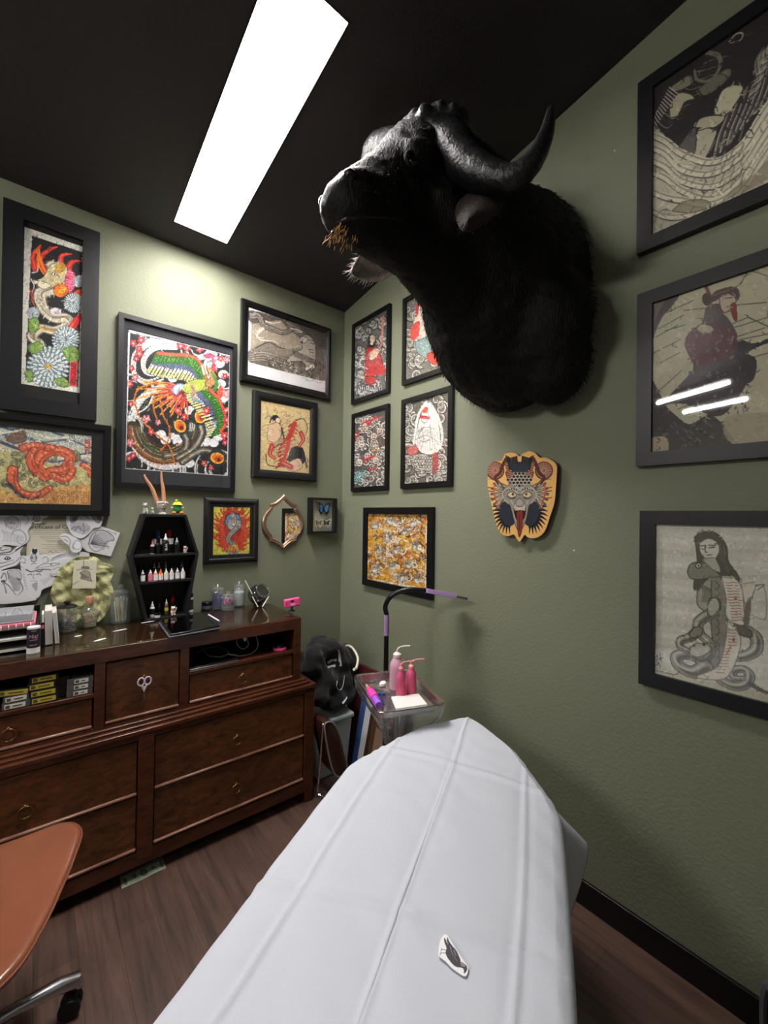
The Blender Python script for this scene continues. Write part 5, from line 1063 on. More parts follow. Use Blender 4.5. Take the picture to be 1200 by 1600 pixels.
# coffin-shaped shelf
CY0, CY1 = -.145, -.035
def coffin():
    zb = ZG; P = [(-1.336, 1.591), (-1.128, 1.591), (-1.060, 1.374), (-1.113, zb), (-1.318, zb), (-1.396, 1.374)]; cx = -1.222
    t = thing('coffin_shelf', 'black coffin-shaped display shelf standing on the dresser top', 'shelf', (cx, (CY0+CY1)/2, zb)); yy = (CY1-CY0)/2
    m = mat('black stained shelf wood', '#141213', 0.55, bump=.2, bscale=40, stretch=(1, 1, 5))
    Q = [(x-cx, z-zb) for x, z in P]; mx = sum(q[0] for q in Q)/6; k = .014
    I = []
    for i in range(6):
        a, b, c = Vector(Q[i-1]), Vector(Q[i]), Vector(Q[(i+1) % 6]); d1 = (b-a).normalized(); d2 = (c-b).normalized(); n1 = Vector((d1.y, -d1.x)); n2 = Vector((d2.y, -d2.x)); bi = (n1+n2).normalized()
        q = b+bi*(k/bi.dot(n1)); I.append((q.x, q.y))
    f_ = MB()
    for i in range(6):
        j = (i+1) % 6; f_.prism([Q[i], Q[j], I[j], I[i]], -yy, yy, lambda x, y, h: (x, h, y))
    obj('shelf_case', f_, m, t, bevel=.001); obj('back_panel', MB().prism(Q, yy-.005, yy, lambda x, y, h: (x, h, y)), m, t, smooth=None)
    def wat(z):
        if z > 1.374-zb: f = (z-(1.374-zb))/(1.591-1.374); return (-1.396-cx+f*.06+.016, -1.060-cx-f*.068-.016)
        f = z/(1.374-zb); return (-1.318-cx-f*.078+.016, -1.113-cx+f*.053-.016)
    zs = []
    for z in (at(250, 908, y=CY0).z-zb, at(250, 866, y=CY0).z-zb):
        a, b = wat(z); obj('shelf_board', MB().box((a-.004, -yy+.002, z-.012), (b+.004, yy-.005, z)), m, t, bevel=.001); zs.append(z+zb)
    return cx, zs
CX, (ZS1, ZS2) = coffin()
ZS0 = ZG+.014
# little bottles: one of each kind, then copies
def bottle(nm, r, h, mb_, ml, mc, lab0=.12, lab1=.62, nozzle='drop', label='', cat='ink bottle', loc=(0, 0, 0), group=None, word=None):
    t = thing(nm, label, cat, loc, 0, group); hb = h*.68
    lathe_obj('bottle_body', [(r*.2, 0), (r*.95, 0), (r, r*.15), (r, hb*.85), (r*.8, hb*.95), (r*.42, hb)], mb_, t, 16)
    l_ = obj('label', MB().lathe([(r*1.02, hb*lab0), (r*1.035, hb*lab0), (r*1.035, hb*(lab1+.2)), (r*1.02, hb*(lab1+.2))], 16), ml, t)
    if word:
        w_ = textmesh(word, r*1.0, .0003)
        w_.v = [(x, y, z) for x, y, z in w_.v]; R3 = Matrix.Rotation(pi/2, 4, 'X') @ Matrix.Rotation(pi/2, 4, 'Z'); w_.xf(Matrix.Translation((0, -r*1.06, hb*.5)) @ R3); obj('lettering', w_, m_lab, l_, smooth=None)
    if nozzle == 'drop': lathe_obj('cap', [(r*.5, hb), (r*.62, hb), (r*.62, hb+h*.08), (r*.36, hb+h*.12), (r*.14, h), (r*.02, h)], mc, t, 12)
    elif nozzle == 'flip': lathe_obj('cap', [(r*.9, hb*.93), (r*.9, hb+h*.1), (r*.5, hb+h*.12), (r*.3, h), (r*.02, h)], mc, t, 14)
    else: lathe_obj('cap', [(r*.6, hb*.96), (r*.72, hb), (r*.72, h), (r*.02, h)], mc, t, 16)
    return t
def gm(n_, c, r=.25): return mat(n_, c, r)
def sh(px, py, y, z): p = at(px, py, y=y); return Vector((p.x, y, z+.0006))
mixed = [gm('ink grey', '#3c3c44'), gm('ink rose', '#c06a80'), gm('ink peach', '#d89070'), gm('ink orange', '#e2743a'), gm('ink cream', '#cfc4b4'), gm('ink slate', '#8a8c94')]
ordn = ('leftmost', 'second from left', 'third from left', 'fourth from left', 'fifth from left', 'sixth from left', 'seventh from left', 'rightmost')
for i, px in enumerate((223, 235, 243, 251, 259.5, 268, 277, 285.5)):   # front row, middle shelf
    pk = i == 1
    bottle('ink_bottle', .0115, .062, mixed[(0, 1, 2, 3, 4, 4, 5, 4)[i]], gm('pink label', '#d87a90', .5) if pk else m_lab, mixed[3] if i == 3 else m_wpl, label='small %s bottle, %s in the front row of the coffin middle shelf' % ('pink labelled' if pk else 'white labelled', ordn[i]), loc=sh(px, 900, -.128, ZS1), group='small dropper bottles in the front row of the coffin shelf')
for i, px in enumerate((220, 229, 241, 248, 259, 273, 284)):  # back row
    bottle('ink_bottle', .012, .092, m_blk, gm('dark label', '#2c2326', .5), m_blk if i in (0, 1, 5) else gm('frosted cap', '#8c888a'), label='taller dark bottle, %s in the back row of the coffin middle shelf' % ('rightmost' if i == 6 else ordn[i]), loc=sh(px, 895, -.078, ZS1), group='taller ink bottles in the back row of the coffin shelf')
# top board
bottle('ink_bottle', .022, .125, m_blk, m_lab, gm('blue cap', '#1c2c5c'), .55, .72, 'cap', 'black ink bottle with dark blue cap, at the back of the top coffin shelf', loc=sh(246, 855, -.07, ZS2))
bottle('ink_bottle', .022, .125, m_blk, m_lab, gm('red cap', '#7c1c24'), .55, .72, 'cap', 'black ink bottle with dark red cap, at the back of the top coffin shelf', loc=sh(264, 855, -.065, ZS2))
bottle('ink_bottle', .016, .108, m_blk, m_blk, m_wpl, .1, .6, 'drop', 'black bottle lettered BLAK, front centre of the top coffin shelf', loc=sh(258.5, 862, -.122, ZS2), word='BLAK')
bottle('ink_bottle', .010, .075, gm('clear ink', '#b8b4b4'), m_blk, gm('rose knob', '#b86a62'), .1, .6, 'drop', 'small clear bottle with rose knob, left end of the top coffin shelf', loc=sh(238, 862, -.122, ZS2))
bottle('ink_bottle', .013, .085, gm('smoked ink', '#2c3034'), m_blk, gm('grey cap', '#b0b0b4'), .1, .6, 'drop', 'smoked grey bottle with pale cap, right of the lettered black bottle', loc=sh(276, 862, -.12, ZS2))
bottle('ink_bottle', .013, .085, m_blk, m_blk, m_blk, .1, .6, 'cap', 'plain black bottle between the rose knobbed and the lettered bottle', loc=sh(247, 860, -.115, ZS2))
# bottom board
bottle('ink_bottle', .012, .085, m_wpl, m_blk, m_wpl, .3, .6, 'drop', 'white nozzled bottle with black label, leftmost on the lowest coffin shelf board', loc=sh(238, 950, -.115, ZS0))
bottle('ink_bottle', .010, .078, m_blk, m_blk, m_blk, .3, .6, 'drop', 'thin black bottle, second from left on the lowest coffin shelf board', loc=sh(249, 950, -.085, ZS0))
bottle('ink_bottle', .010, .088, gm('amber ink', '#5a4a20'), gm('yellow label', '#c8b848', .5), m_wpl, .4, .5, 'drop', 'bottle with yellow collar label on the lowest coffin shelf board', loc=sh(260, 950, -.105, ZS0))
bottle('ink_bottle', .012, .10, gm('maroon ink', '#3a1216'), m_blk, gm('crimson cap', '#a02028'), .3, .6, 'flip', 'dark bottle with bright red cap behind the seated cat on the lowest board', loc=sh(270, 948, -.07, ZS0))
t = thing('ink_tub', 'small round white and black tub, front left of the lowest coffin shelf board', 'tub', sh(246, 957, -.130, ZS0)); lathe_obj('tub_body', [(.002, 0), (.014, 0), (.015, .012), (.015, .018), (.002, .018)], m_wpl, t, 16); lathe_obj('lid', [(.0155, .013), (.016, .014), (.016, .023), (.002, .024)], m_blk, t, 16)
def lucky_cat(nm, loc, s, label, ma, mb2_):
    t = thing(nm, label, 'figurine', loc)
    b = MB().ell((0, 0, s*.32), (s*.26, s*.22, s*.33), 14).ell((0, -s*.04, s*.70), (s*.22, s*.19, s*.19), 14)
    for sx in (-1, 1): b.lathe([(s*.07, s*.83), (s*.001, s*1.0)], 6, (sx*s*.13, 0, 0)).ell((sx*s*.13, -s*.18, s*.06), (s*.09, s*.12, s*.06), 8)
    b.tube([(s*.22, -s*.05, s*.42), (s*.3, -s*.08, s*.6), (s*.27, -s*.1, s*.76)], [s*.07, s*.065, s*.06], 8); b.ell((-s*.1, -s*.2, s*.36), (s*.06, s*.06, s*.1), 8); obj('body', b, ma, t)
    obj('collar', MB().tube([(s*.2*cos(a), -s*.02+s*.18*sin(a), s*.53) for a in np.linspace(0, 2*pi, 15)[:-1]], s*.035, 6, True).ell((0, -s*.21, s*.47), s*.05, 8), mb2_, t)
    e = MB()
    for sx in (-1, 1): e.ell((sx*s*.08, -s*.215, s*.74), (s*.02, s*.012, s*.035), 6)
    obj('eyes', e, m_blk, t)
m_por = mat('white porcelain', '#dcd6cc', .25); m_redp = mat('red enamel', '#b8332c', .3)
lucky_cat('beckoning_cat', sh(289, 861, -.118, ZS2), .040, 'white beckoning cat figurine at the right end of the top coffin shelf', m_por, m_redp)
lucky_cat('beckoning_cat', sh(270.5, 955, -.122, ZS0), .052, 'white beckoning cat figurine with red collar on the lowest coffin shelf board', m_por, m_redp)
# on top of the coffin shelf
ZC = 1.591+.0005
def tiger_figs():
    m1 = bpy.data.materials.new('striped porcelain'); m1.use_nodes = True; nt = m1.node_tree; N = nt.nodes; L = nt.links; tc = N.new('ShaderNodeTexCoord'); wv = N.new('ShaderNodeTexWave'); wv.bands_direction = 'Z'; wv.inputs['Scale'].default_value = 42; wv.inputs['Distortion'].default_value = 5; L.new(tc.outputs['Object'], wv.inputs[0])
    cr = N.new('ShaderNodeValToRGB'); cr.color_ramp.elements[0].color = (*lin('#2e2c2a'), 1); cr.color_ramp.elements[1].color = (*lin('#dedad2'), 1); cr.color_ramp.elements[0].position = .12; cr.color_ramp.elements[1].position = .25; L.new(wv.outputs[0], cr.inputs[0]); L.new(cr.outputs[0], N['Principled BSDF'].inputs['Base Color']); N['Principled BSDF'].inputs['Roughness'].default_value = .3
    for px, s, lb in ((227, .058, 'larger white tiger figurine with dark stripes, leftmost on top of the coffin shelf'), (238, .036, 'smaller striped white tiger cub figurine leaning by the larger one on the coffin shelf')):
        t = thing('tiger_figurine', lb, 'figurine', sh(px, 800, -.105, ZC)); b = MB().ell((0, 0, s*.36), (s*.2, s*.28, s*.37), 14).ell((-s*.04, -s*.16, s*.80), (s*.19, s*.2, s*.17), 14).ell((-s*.06, -s*.33, s*.74), (s*.1, s*.1, s*.08), 8)
        for sx in (-1, 1): b.ell((sx*s*.12-s*.04, -s*.12, s*.95), s*.05, 8).tube([(sx*s*.12, -s*.2, s*.4), (sx*s*.12, -s*.26, .003)], [s*.08, s*.075], 8).ell((sx*s*.16, .02*s, s*.12), (s*.1, s*.2, s*.12), 8)
        obj('body', b, m1, t); obj('tail', MB().tube([(0, s*.26, s*.08), (s*.15, s*.36, s*.15), (s*.24, s*.3, s*.38)], s*.035, 8), m1, t)
tiger_figs()
p = sh(253, 800, -.09, ZC)
t = thing('bust_planter', 'white sculpted head vase with two doll legs sticking up, on top of the coffin shelf', 'ornament', p)
m_pl = mat('chalk plaster', '#cfc8c0', .5, var=.12, vscale=30)
lathe_obj('vase', [(.002, 0), (.021, 0), (.02, .006), (.013, .012), (.012, .024), (.02, .030), (.026, .040), (.027, .055), (.026, .062), (.022, .062), (.020, .050), (.002, .048)], m_pl, t, 24)
h = MB(); h.ell((0, -.026, .047), (.005, .008, .008), 8).ell((0, -.024, .036), (.009, .005, .003), 8)
for sx in (-1, 1): h.ell((sx*.011, -.023, .051), (.005, .004, .003), 8)
obj('face', h, m_pl, t)
h = MB(); R_ = random.Random(3)
for k in range(26): a = 2*pi*k/26; h.ell((.026*cos(a), .026*sin(a), .061+R_.uniform(-.003, .003)), .0055, 8)
obj('curly_rim', h, m_pl, t)
m_skin = mat('doll vinyl', '#c8916e', .35)
for nm, pts, rr in (('doll_leg', [(246, 786), (238, 764), (228, 748), (225, 741)], (.011, .0095, .0065, .004)), ('doll_leg', [(256, 786), (255, 765), (252.5, 750), (252, 736)], (.011, .0095, .0065, .004))):
    obj(nm, MB().tube(spl([tuple(at(x, y, y=-.09)-p) for x, y in pts], 5), [float(v) for v in np.interp(np.linspace(0, 3, 16), range(4), rr)], 10), m_skin, t)
t = thing('plush_toy', 'green fuzzy plush toy with yellow cap and orange feet, on top of the coffin shelf', 'plush toy', sh(277, 800, -.095, ZC))
m_gp = mat('green plush', '#2fa04a', .9, bump=.8, bscale=300, var=.3, vscale=60, sheen=.3); m_yp = mat('yellow felt', '#d8d23a', .9); m_op = mat('orange felt', '#e07a2e', .9); m_lp = mat('lime felt', '#b8d878', .9)
obj('body', MB().ell((0, 0, .034), (.023, .02, .031), 18), m_gp, t)
obj('cap', MB().lathe([(.024, .050), (.027, .052), (.022, .058), (.016, .066), (.006, .070)], 18).ell((-.008, -.01, .074), (.007, .006, .008), 8), m_yp, t); obj('cap_knob', MB().ell((-.006, -.002, .074), (.008, .008, .007), 10), m_gp, t)
for sx in (-1, 1): obj('foot', MB().ell((sx*.019, -.014, .008), (.011, .014, .008), 10), m_op, t); obj('arm', MB().ell((sx*.026, -.004, .036), (.008, .006, .005), 10), m_lp, t)
# apothecary jars
def jar(px, py, r, h, label, fill=None, ribs=False, round_lid=True, yshift=0, lidmat=None, neck=.8, nm='glass_jar'):
    p = top(px, py); p.y = min(p.y, -.012-r); t = thing(nm, label, 'jar', p)
    def rr(a): return 1+(.03*cos(a*24) if ribs else 0)
    pr = [(r*.5, .002), (r*.96, .001), (r, .008), (r, h*.62), (r*.97, h*.7), (r*neck, h*.75), (r*neck, h*.78)]
    b = MB(); n_ = 72 if ribs else 32
    b.rings([[(q*rr(2*pi*j/n_)*cos(2*pi*j/n_), q*rr(2*pi*j/n_)*sin(2*pi*j/n_), z) for j in range(n_)] for q, z in pr], False); b.rings([[(q*.94*cos(2*pi*j/n_), q*.94*sin(2*pi*j/n_), max(z, .006)) for j in range(n_)] for q, z in pr], False); obj('jar_body', b, m_gl, t, smooth=60)
    if round_lid is True:
        lathe_obj('lid', [(r*neck*1.02, h*.78), (r*neck*1.15, h*.785), (r*neck*1.12, h*.81), (r*neck*.8, h*.86), (r*.28, h*.88), (r*.22, h*.90), (r*.36, h*.94), (r*.36, h*.97), (r*.2, h), (.0005, h)], lidmat or m_gl, t, 28)
    elif round_lid == 'flat':
        lathe_obj('lid', [(r*.2, h*.76), (r*1.02, h*.76), (r*1.06, h*.79), (r*1.06, h*.88), (r*.9, h*.93), (r*.3, h*.95), (.0005, h*.95)], lidmat, t, 28)
    if fill: fill(t, r, h)
    return t
def sticks(t, r, h, m, n, rad, hh, nm, lb):
    R_ = random.Random(n)
    for k in range(n):
        a = R_.uniform(0, 6.28); q = R_.uniform(0, r*.72); x, y = q*cos(a), q*sin(a); dx, dy = R_.uniform(-.12, .12), R_.uniform(-.12, .12)
        x1, y1 = x+dx*hh, y+dy*hh; s_ = max(1, math.hypot(x1, y1)/(r*.8)); obj(nm, MB().cyl((x, y, .008), (x1/s_, y1/s_, .008+hh*R_.uniform(.85, 1)), rad, n=6), m, t)
m_cot = mat('cotton', '#efeeee', .9); m_stk = mat('wooden stick', '#d9c29a', .7); m_pur = mat('violet rubber', '#5b4ba8', .5); m_mag = mat('magenta foam', '#e0559a', .7)
jar(188, 972, .043, .196, 'tall ribbed clear glass jar of cotton swabs and tongue sticks', lambda t, r, h: (sticks(t, r, h, m_stk, 10, .004, .125, 'wooden_stick', ''), sticks(t, r, h, m_cot, 12, .0035, .12, 'cotton_swab', '')), ribs=True)
def f1(t, r, h): sticks(t, r, h, m_pur, 26, .0035, .085, 'violet_grip', '')
jar(334, 948, .036, .150, 'clear lidded glass jar of violet grips, leftmost of three jars behind the tablet', f1)
def f2(t, r, h): obj('cotton_fill', MB().lathe([(.002, .008), (r*.86, .008), (r*.86, h*.55), (r*.5, h*.6), (.002, h*.58)], 20), mat('white cotton roll', '#ecebea', .9, bump=.6, bscale=60), t)
jar(367, 944, .036, .156, 'clear lidded glass jar packed with white cotton, behind the pink filled one', f2)
def f3(t, r, h):
    R_ = random.Random(4)
    for k in range(34):
        a, q = R_.uniform(0, 6.28), R_.uniform(0, r*.75); z = .016+R_.uniform(0, .045)
        obj('ink_cap', MB().cyl((q*cos(a), q*sin(a), z), (q*cos(a)+R_.uniform(-.006, .006), q*sin(a)+R_.uniform(-.006, .006), z+.012), .0055, .007, 8), (m_mag, m_pur, m_mag, mat('pink plastic', '#f078a8', .4))[k % 4], t)
jar(356, 953, .037, .112, 'short clear glass jar of magenta and violet ink caps, nearest the tablet', f3, neck=.72)
# black tub and squeeze bottle beside the coffin
bottle('ink_bottle', .0165, .135, m_blk, mat('silver black label', '#3a3a40', .4), m_blk, .15, .55, 'flip', 'black squeeze bottle with white shoulder band standing right of the coffin shelf', loc=top(297, 956))
o = obj('shoulder_band', MB().lathe([(.0168, .072), (.0175, .074), (.0175, .082), (.0168, .084)], 16), m_wpl, [x for x in COL.objects if x.get('label', '').startswith('black squeeze')][0]); o2 = obj('base_band', MB().lathe([(.0168, .001), (.0175, .003), (.0175, .012), (.0168, .014)], 16), m_wpl, o.parent)
t = thing('cream_tub', 'low round black tub with silver label, between squeeze bottle and violet jar', 'tub', top(319, 950)); lathe_obj('tub_body', [(.002, 0), (.026, 0), (.028, .004), (.028, .030), (.002, .030)], mat('dark violet tub', '#26242e', .3), t, 28); lathe_obj('label', [(.0285, .006), (.0287, .007), (.0287, .024), (.0285, .025)], mat('silver band', '#6a6a78', .35, metal=.5), t, 28); lathe_obj('lid', [(.002, .031), (.0295, .031), (.0295, .044), (.028, .046), (.002, .046)], m_blk, t, 28)
# clear globe with a tilted mouth, sticks beside it
p = top(402, 945); p.y = -.095
t = thing('glass_globe', 'round dark tinted clear globe jar with tilted open mouth, near the dresser end', 'globe jar', p); m_sm = clear('smoky globe glass', '#b4b6ba', .02, .22)
Rz = Matrix.Rotation(radians(-38), 4, 'X'); R_g = .062
b = MB(); pr = [(R_g*sin(a), -R_g*cos(a)) for a in np.linspace(.05, 2.45, 22)]+[(R_g*.74, R_g*.86)]
b.rings([[(q*cos(2*pi*j/40), q*sin(2*pi*j/40), z) for j in range(40)] for q, z in pr], False); b.xf(Matrix.Translation((0, 0, R_g+.006)) @ Matrix.Rotation(radians(22), 4, 'Y') @ Matrix.Rotation(radians(52), 4, 'X')); obj('globe', b, m_sm, t, smooth=60)
b = MB().tube([(R_g*.72*cos(a), R_g*.72*sin(a), R_g*.84) for a in np.linspace(0, 2*pi, 41)[:-1]], .0035, 8, True); b.xf(Matrix.Translation((0, 0, R_g+.006)) @ Matrix.Rotation(radians(22), 4, 'Y') @ Matrix.Rotation(radians(52), 4, 'X')); obj('mouth_rim', b, m_gl, t)
obj('dark_filling', MB().ell((0, .005, .028), (.040, .036, .020), 18), mat('dark rubber bands', '#1a1a20', .5, bump=.8, bscale=60), t); lathe_obj('foot', [(.002, 0), (.03, 0), (.03, .006), (.002, .012)], m_sm, t)
for a, b_ in (((383, 907), (394, 928)), ((394, 932), (403, 948)), ((420, 932), (410, 948))):
    pa = at(a[0], a[1], y=-.165); pb = at(b_[0], b_[1], y=-.17)
    if pb.z < ZG+.006: pb.z = ZG+.004
    tag(obj('paper_stick', MB().cyl(pa, pb, .0028, n=8), m_cot), {383: 'slim white paper stick standing up left of the dark globe', 394: 'short white stick leaning at the globe\'s lower left', 420: 'short white stick leaning at the globe\'s lower right'}[a[0]], 'stick')
# pink pocket camera on its little stand
p = top(456, 955); t = thing('pink_device', 'bright pink small boxy device on a black stand at the dresser end', 'device', p, radians(-14))
m_pk = mat('hot pink plastic', '#ee4f94', .35); obj('casing', MB().box((-.047, -.014, .028), (.047, .014, .076), Matrix.Rotation(radians(-6), 3, 'Y')), m_pk, t, bevel=.006); obj('window', MB().box((-.012, -.0155, .057), (.008, -.0138, .066)), m_blk, t); obj('button', MB().ell((-.034, -.015, .052), (.004, .003, .004), 8), m_redp, t); obj('print_patch', MB().box((-.012, -.015, .036), (.016, -.0139, .049)), mat('pale pink print', '#f8a8c8', .5), t)
obj('stand', MB().lathe([(.002, 0), (.02, 0), (.018, .005), (.006, .01), (.006, .03), (.002, .03)], 18), m_blk, t)
# tablet in its case, stylus
c4 = [at(x, y, z=ZG) for x, y in ((247, 974), (317, 961), (345, 983), (264, 998))]
def slab(nm, pts, z0, z1, m, par=None, o0=Vector((0, 0, 0)), bv=.003):
    return obj(nm, MB().prism([(q.x-o0.x, q.y-o0.y) for q in pts], z0-o0.z, z1-o0.z), m, par, bevel=bv)
ct = sum(c4, Vector())/4; t = thing('tablet', 'black tablet lying in a grey case near the front of the dresser top', 'tablet', (ct.x, ct.y, ZG))
slab('case', c4, ZG+.0004, ZG+.007, mat('grey case', '#4a4c52', .6), t, t.location)
ins = [ct+(q-ct)*.965+Vector((.004, .004, 0)) for q in c4]; slab('body', ins, ZG+.007, ZG+.016, m_blk, t, t.location); ins2 = [ct+(q-ct)*.90+Vector((.004, .004, 0)) for q in c4]; slab('screen', ins2, ZG+.016, ZG+.0166, mat('dark screen glass', '#050506', .05), t, t.location, 0)
a, b_ = at(326, 961, z=ZG+.02), at(343, 971, z=ZG+.02); a.z = b_.z = ZG+.0212
tag(obj('stylus', MB().cyl(a, a.lerp(b_, .9), .0042, n=10).cyl(a.lerp(b_, .9), b_, .0042, .001, 10), m_wpl), 'slim white stylus lying on the right edge of the tablet', 'stylus')
# cut paper scraps on the glass
for (x, y, w_, h_, rz, lb) in ((156, 1000, .028, .010, .5, 'white paper scrap nearest the dresser front edge, below the cork bottle'), (187, 985, .032, .008, .25, 'long white paper scrap in front of the ribbed jar'), (231, 972, .032, .006, .15, 'thin white paper scrap left of the tablet'), (122, 994, .014, .010, .1, 'small rounded white paper scrap in front of the candy jar')):
    p = top(x, y); pts = [(w_*1.05, 0), (w_*.5, h_*.9), (-w_*.4, h_*.7), (-w_, 0), (-w_*.5, -h_*.8), (w_*.5, -h_*.7)]
    o = tag(obj('paper_scrap', MB().prism(spl(pts, 5, True), .0005, .0012), m_white, None, smooth=None, loc=p), lb, 'paper scrap'); o.rotation_euler = (0, 0, rz)
# candy jar with black lid
def f4(t, r, h):
    R_ = random.Random(11); cs = [mat('wrapper grey', '#6a7474', .25), mat('wrapper slate', '#2f3c42', .25), mat('wrapper orange', '#e0702c', .35), mat('wrapper red', '#c8403a', .35), mat('wrapper silver', '#b8bcc0', .2, metal=.6), mat('wrapper cream', '#c8b890', .5)]
    for k in range(60):
        a, q = R_.uniform(0, 6.28), R_.uniform(0, r*.74); z = .012+(k/60)*h*.5; c = cs[R_.choice((0, 1, 4, 1, 0))] if k < 30 else cs[R_.choice((2, 3, 5, 2, 0))]
        rt = Matrix.Rotation(R_.uniform(0, 3), 3, 'Z') @ Matrix.Rotation(R_.uniform(-.5, .5), 3, 'X'); b = MB().ell((q*cos(a), q*sin(a), z), (.009, .006, .005), 8, rt); obj('candy', b, c, t)
jar(104, 986, .040, .145, 'squat clear jar of wrapped candy with a black knobbed lid', f4, round_lid=True, lidmat=m_blk, neck=.92, nm='candy_jar')
# cork stoppered bottle
p = top(138, 976); p.y = -.085; t = thing('cork_bottle', 'squarish clear bottle of pink beads with a tall cork stopper', 'bottle', p, radians(10))
def sq(w_, z, d=.72): return [(w_*cos(a)*(abs(cos(a))**4+abs(sin(a))**4)**-.25, w_*d*sin(a)*(abs(cos(a))**4+abs(sin(a))**4)**-.25, z) for a in np.linspace(0, 2*pi, 33)[:-1]]
b = MB().rings([sq(.026, .001), sq(.028, .01), sq(.036, .07), sq(.034, .082), sq(.016, .096), sq(.013, .10, 1), sq(.013, .118, 1)], False); obj('bottle_body', b, m_gl, t, smooth=50)
obj('pink_beads', MB().rings([sq(.024, .004), sq(.026, .01), sq(.032, .062), sq(.026, .072)]), mat('pink bath salt', '#c88a84', .6, bump=1.0, bscale=120, var=.35, vscale=50, col2='#a8b080'), t)
lathe_obj('cork', [(.011, .105), (.0165, .118), (.0175, .122), (.0175, .148), (.016, .152), (.002, .152)], mat('cork', '#b98a6e', .85, var=.25, vscale=120), t, 20)
# canister of powder at the left front
p = top(52, 1019); t = thing('powder_canister', 'black and violet canister with white lid and white foot, at the left front', 'canister', p)
lathe_obj('foot', [(.002, 0), (.0215, 0), (.0215, .022), (.002, .022)], m_wpl, t, 32); lathe_obj('wrapper', [(.002, .0222), (.0218, .0222), (.0218, .096), (.002, .096)], mat('dark violet print', '#2a1c2e', .35), t, 32); lathe_obj('lid', [(.002, .0962), (.0215, .0962), (.022, .1), (.0205, .104), (.002, .102)], m_wpl, t, 32)
fr = (Vector((CAM[0], CAM[1], 0))-Vector((p.x, p.y, 0))).normalized(); aa = atan2(fr.y, fr.x)
def wrap(mb2, r, a0): mb2.v = [(r*cos(a0+x/r)-0, r*sin(a0+x/r), y) if abs(z) < .0001 else ((r+.0006)*cos(a0+x/r), (r+.0006)*sin(a0+x/r), y) for x, y, z in mb2.v]; return mb2
w_ = textmesh('Mag', .022, .0003); w_.v = [(x*.9+y*.25, y+.068+x*.15, z) for x, y, z in w_.v]; obj('lettering', wrap(w_, .022, aa), mat('pink white lettering', '#e8c8d8', .5), t, smooth=None)
for y_, l_ in ((.052, .024), (.032, .026), (.088, .016)): obj('small_print', wrap(MB().box((-l_/2, y_, .0001), (0, y_+.0028, .0004)).box((0, y_, .0001), (l_/2, y_+.0028, .0004)), .0221, aa), mat('grey lilac print', '#a890a8', .5), t, smooth=None)

# ------------------------------------------------------------ left stack, drawings on the wall
# letter tray with notebooks
DQ = dl(0, .04, 0)
def lt(u, d, z): return dl(u, d, z)
m_pap = mat('paper sheets', '#cfccc6', .8, var=.1, vscale=200, stretch=(1, 1, 40))
tx0, tx1 = -1.62, -1.17-.0
e_ = at(66, 985, y=-.30); u_r = (e_-DP).dot(Vector((cos(TH), -sin(TH), 0)))
def ubox(x0, x1, y0_, y1_, z0, z1): return MB().box((x0, y0_, z0), (x1, y1_, z1))
LT = thing('letter_tray', 'black stacking letter tray at the far left of the dresser top', 'letter tray', DQ+Vector((0, 0, 0)), -TH)
XR = u_r-.012; XLf = -1.585
b = MB()
for z in (ZG+.001, ZG+.045, ZG+.088): b.box((XLf, .13, z), (XR, .44, z+.005))
obj('shelf', b, m_blk, LT, bevel=.001)
b = MB().box((XR-.006, .13, ZG), (XR, .44, ZG+.10)).box((XLf, .13, ZG), (XLf+.006, .44, ZG+.10)).box((XLf, .434, ZG), (XR, .44, ZG+.13)); obj('side_wall', b, m_blk, LT, bevel=.001)
def flat(nm, x0, x1, y0_, y1_, z0, z1, m, label, cat, rz=0, bv=.001, group=None):
    o = obj(nm, MB().box((x0, y0_, z0), (x1, y1_, z1), Matrix.Rotation(rz, 3, 'Z')), m, None, bevel=bv); o.location = DQ; o.rotation_euler = (0, 0, -TH); return tag(o, label, cat, group)
flat('paper_stack', XLf+.01, XR-.012, .12, .40, ZG+.0065, ZG+.016, m_pap, 'loose white papers in the bottom level of the black letter tray', 'paper', .02)
flat('paper_stack', XLf+.01, XR-.014, .115, .40, ZG+.0505, ZG+.060, m_pap, 'loose grey white papers in the middle level of the black letter tray', 'paper', -.01)
nb = thing('spiral_notebook', 'pink covered spiral notebook on top of the black letter tray', 'notebook', DQ, -TH)
obj('pages', MB().box((XLf+.01, .125, ZG+.094), (XR-.012, .36, ZG+.104)), m_pap, nb); obj('cover', MB().box((XLf+.008, .12, ZG+.1041), (XR-.010, .362, ZG+.115)), mat('pink notebook cover', '#e2788e', .5), nb, bevel=.001)
for k in range(16):
    x = XLf+.016+k*(XR-XLf-.04)/15; obj('binding_ring', MB().tube([(x, .122+.008*cos(a), ZG+.104+.009*sin(a)) for a in np.linspace(0, 2*pi, 13)[:-1]], .0018, 5, True), m_wpl, nb)
flat('notebook', XLf+.012, XR-.016, .13, .34, ZG+.1158, ZG+.123, mat('grey lilac cover', '#8c8890', .4), 'thin grey notebook lying over the pink one on the letter tray', 'notebook', .015)
flat('acrylic_case', XLf+.012, XR-.02, .14, .34, ZG+.1236, ZG+.148, clear('acrylic', '#d8dade', .03, .08, haze=.25), 'clear flat plastic case lying highest on the letter tray', 'plastic case', -.01)
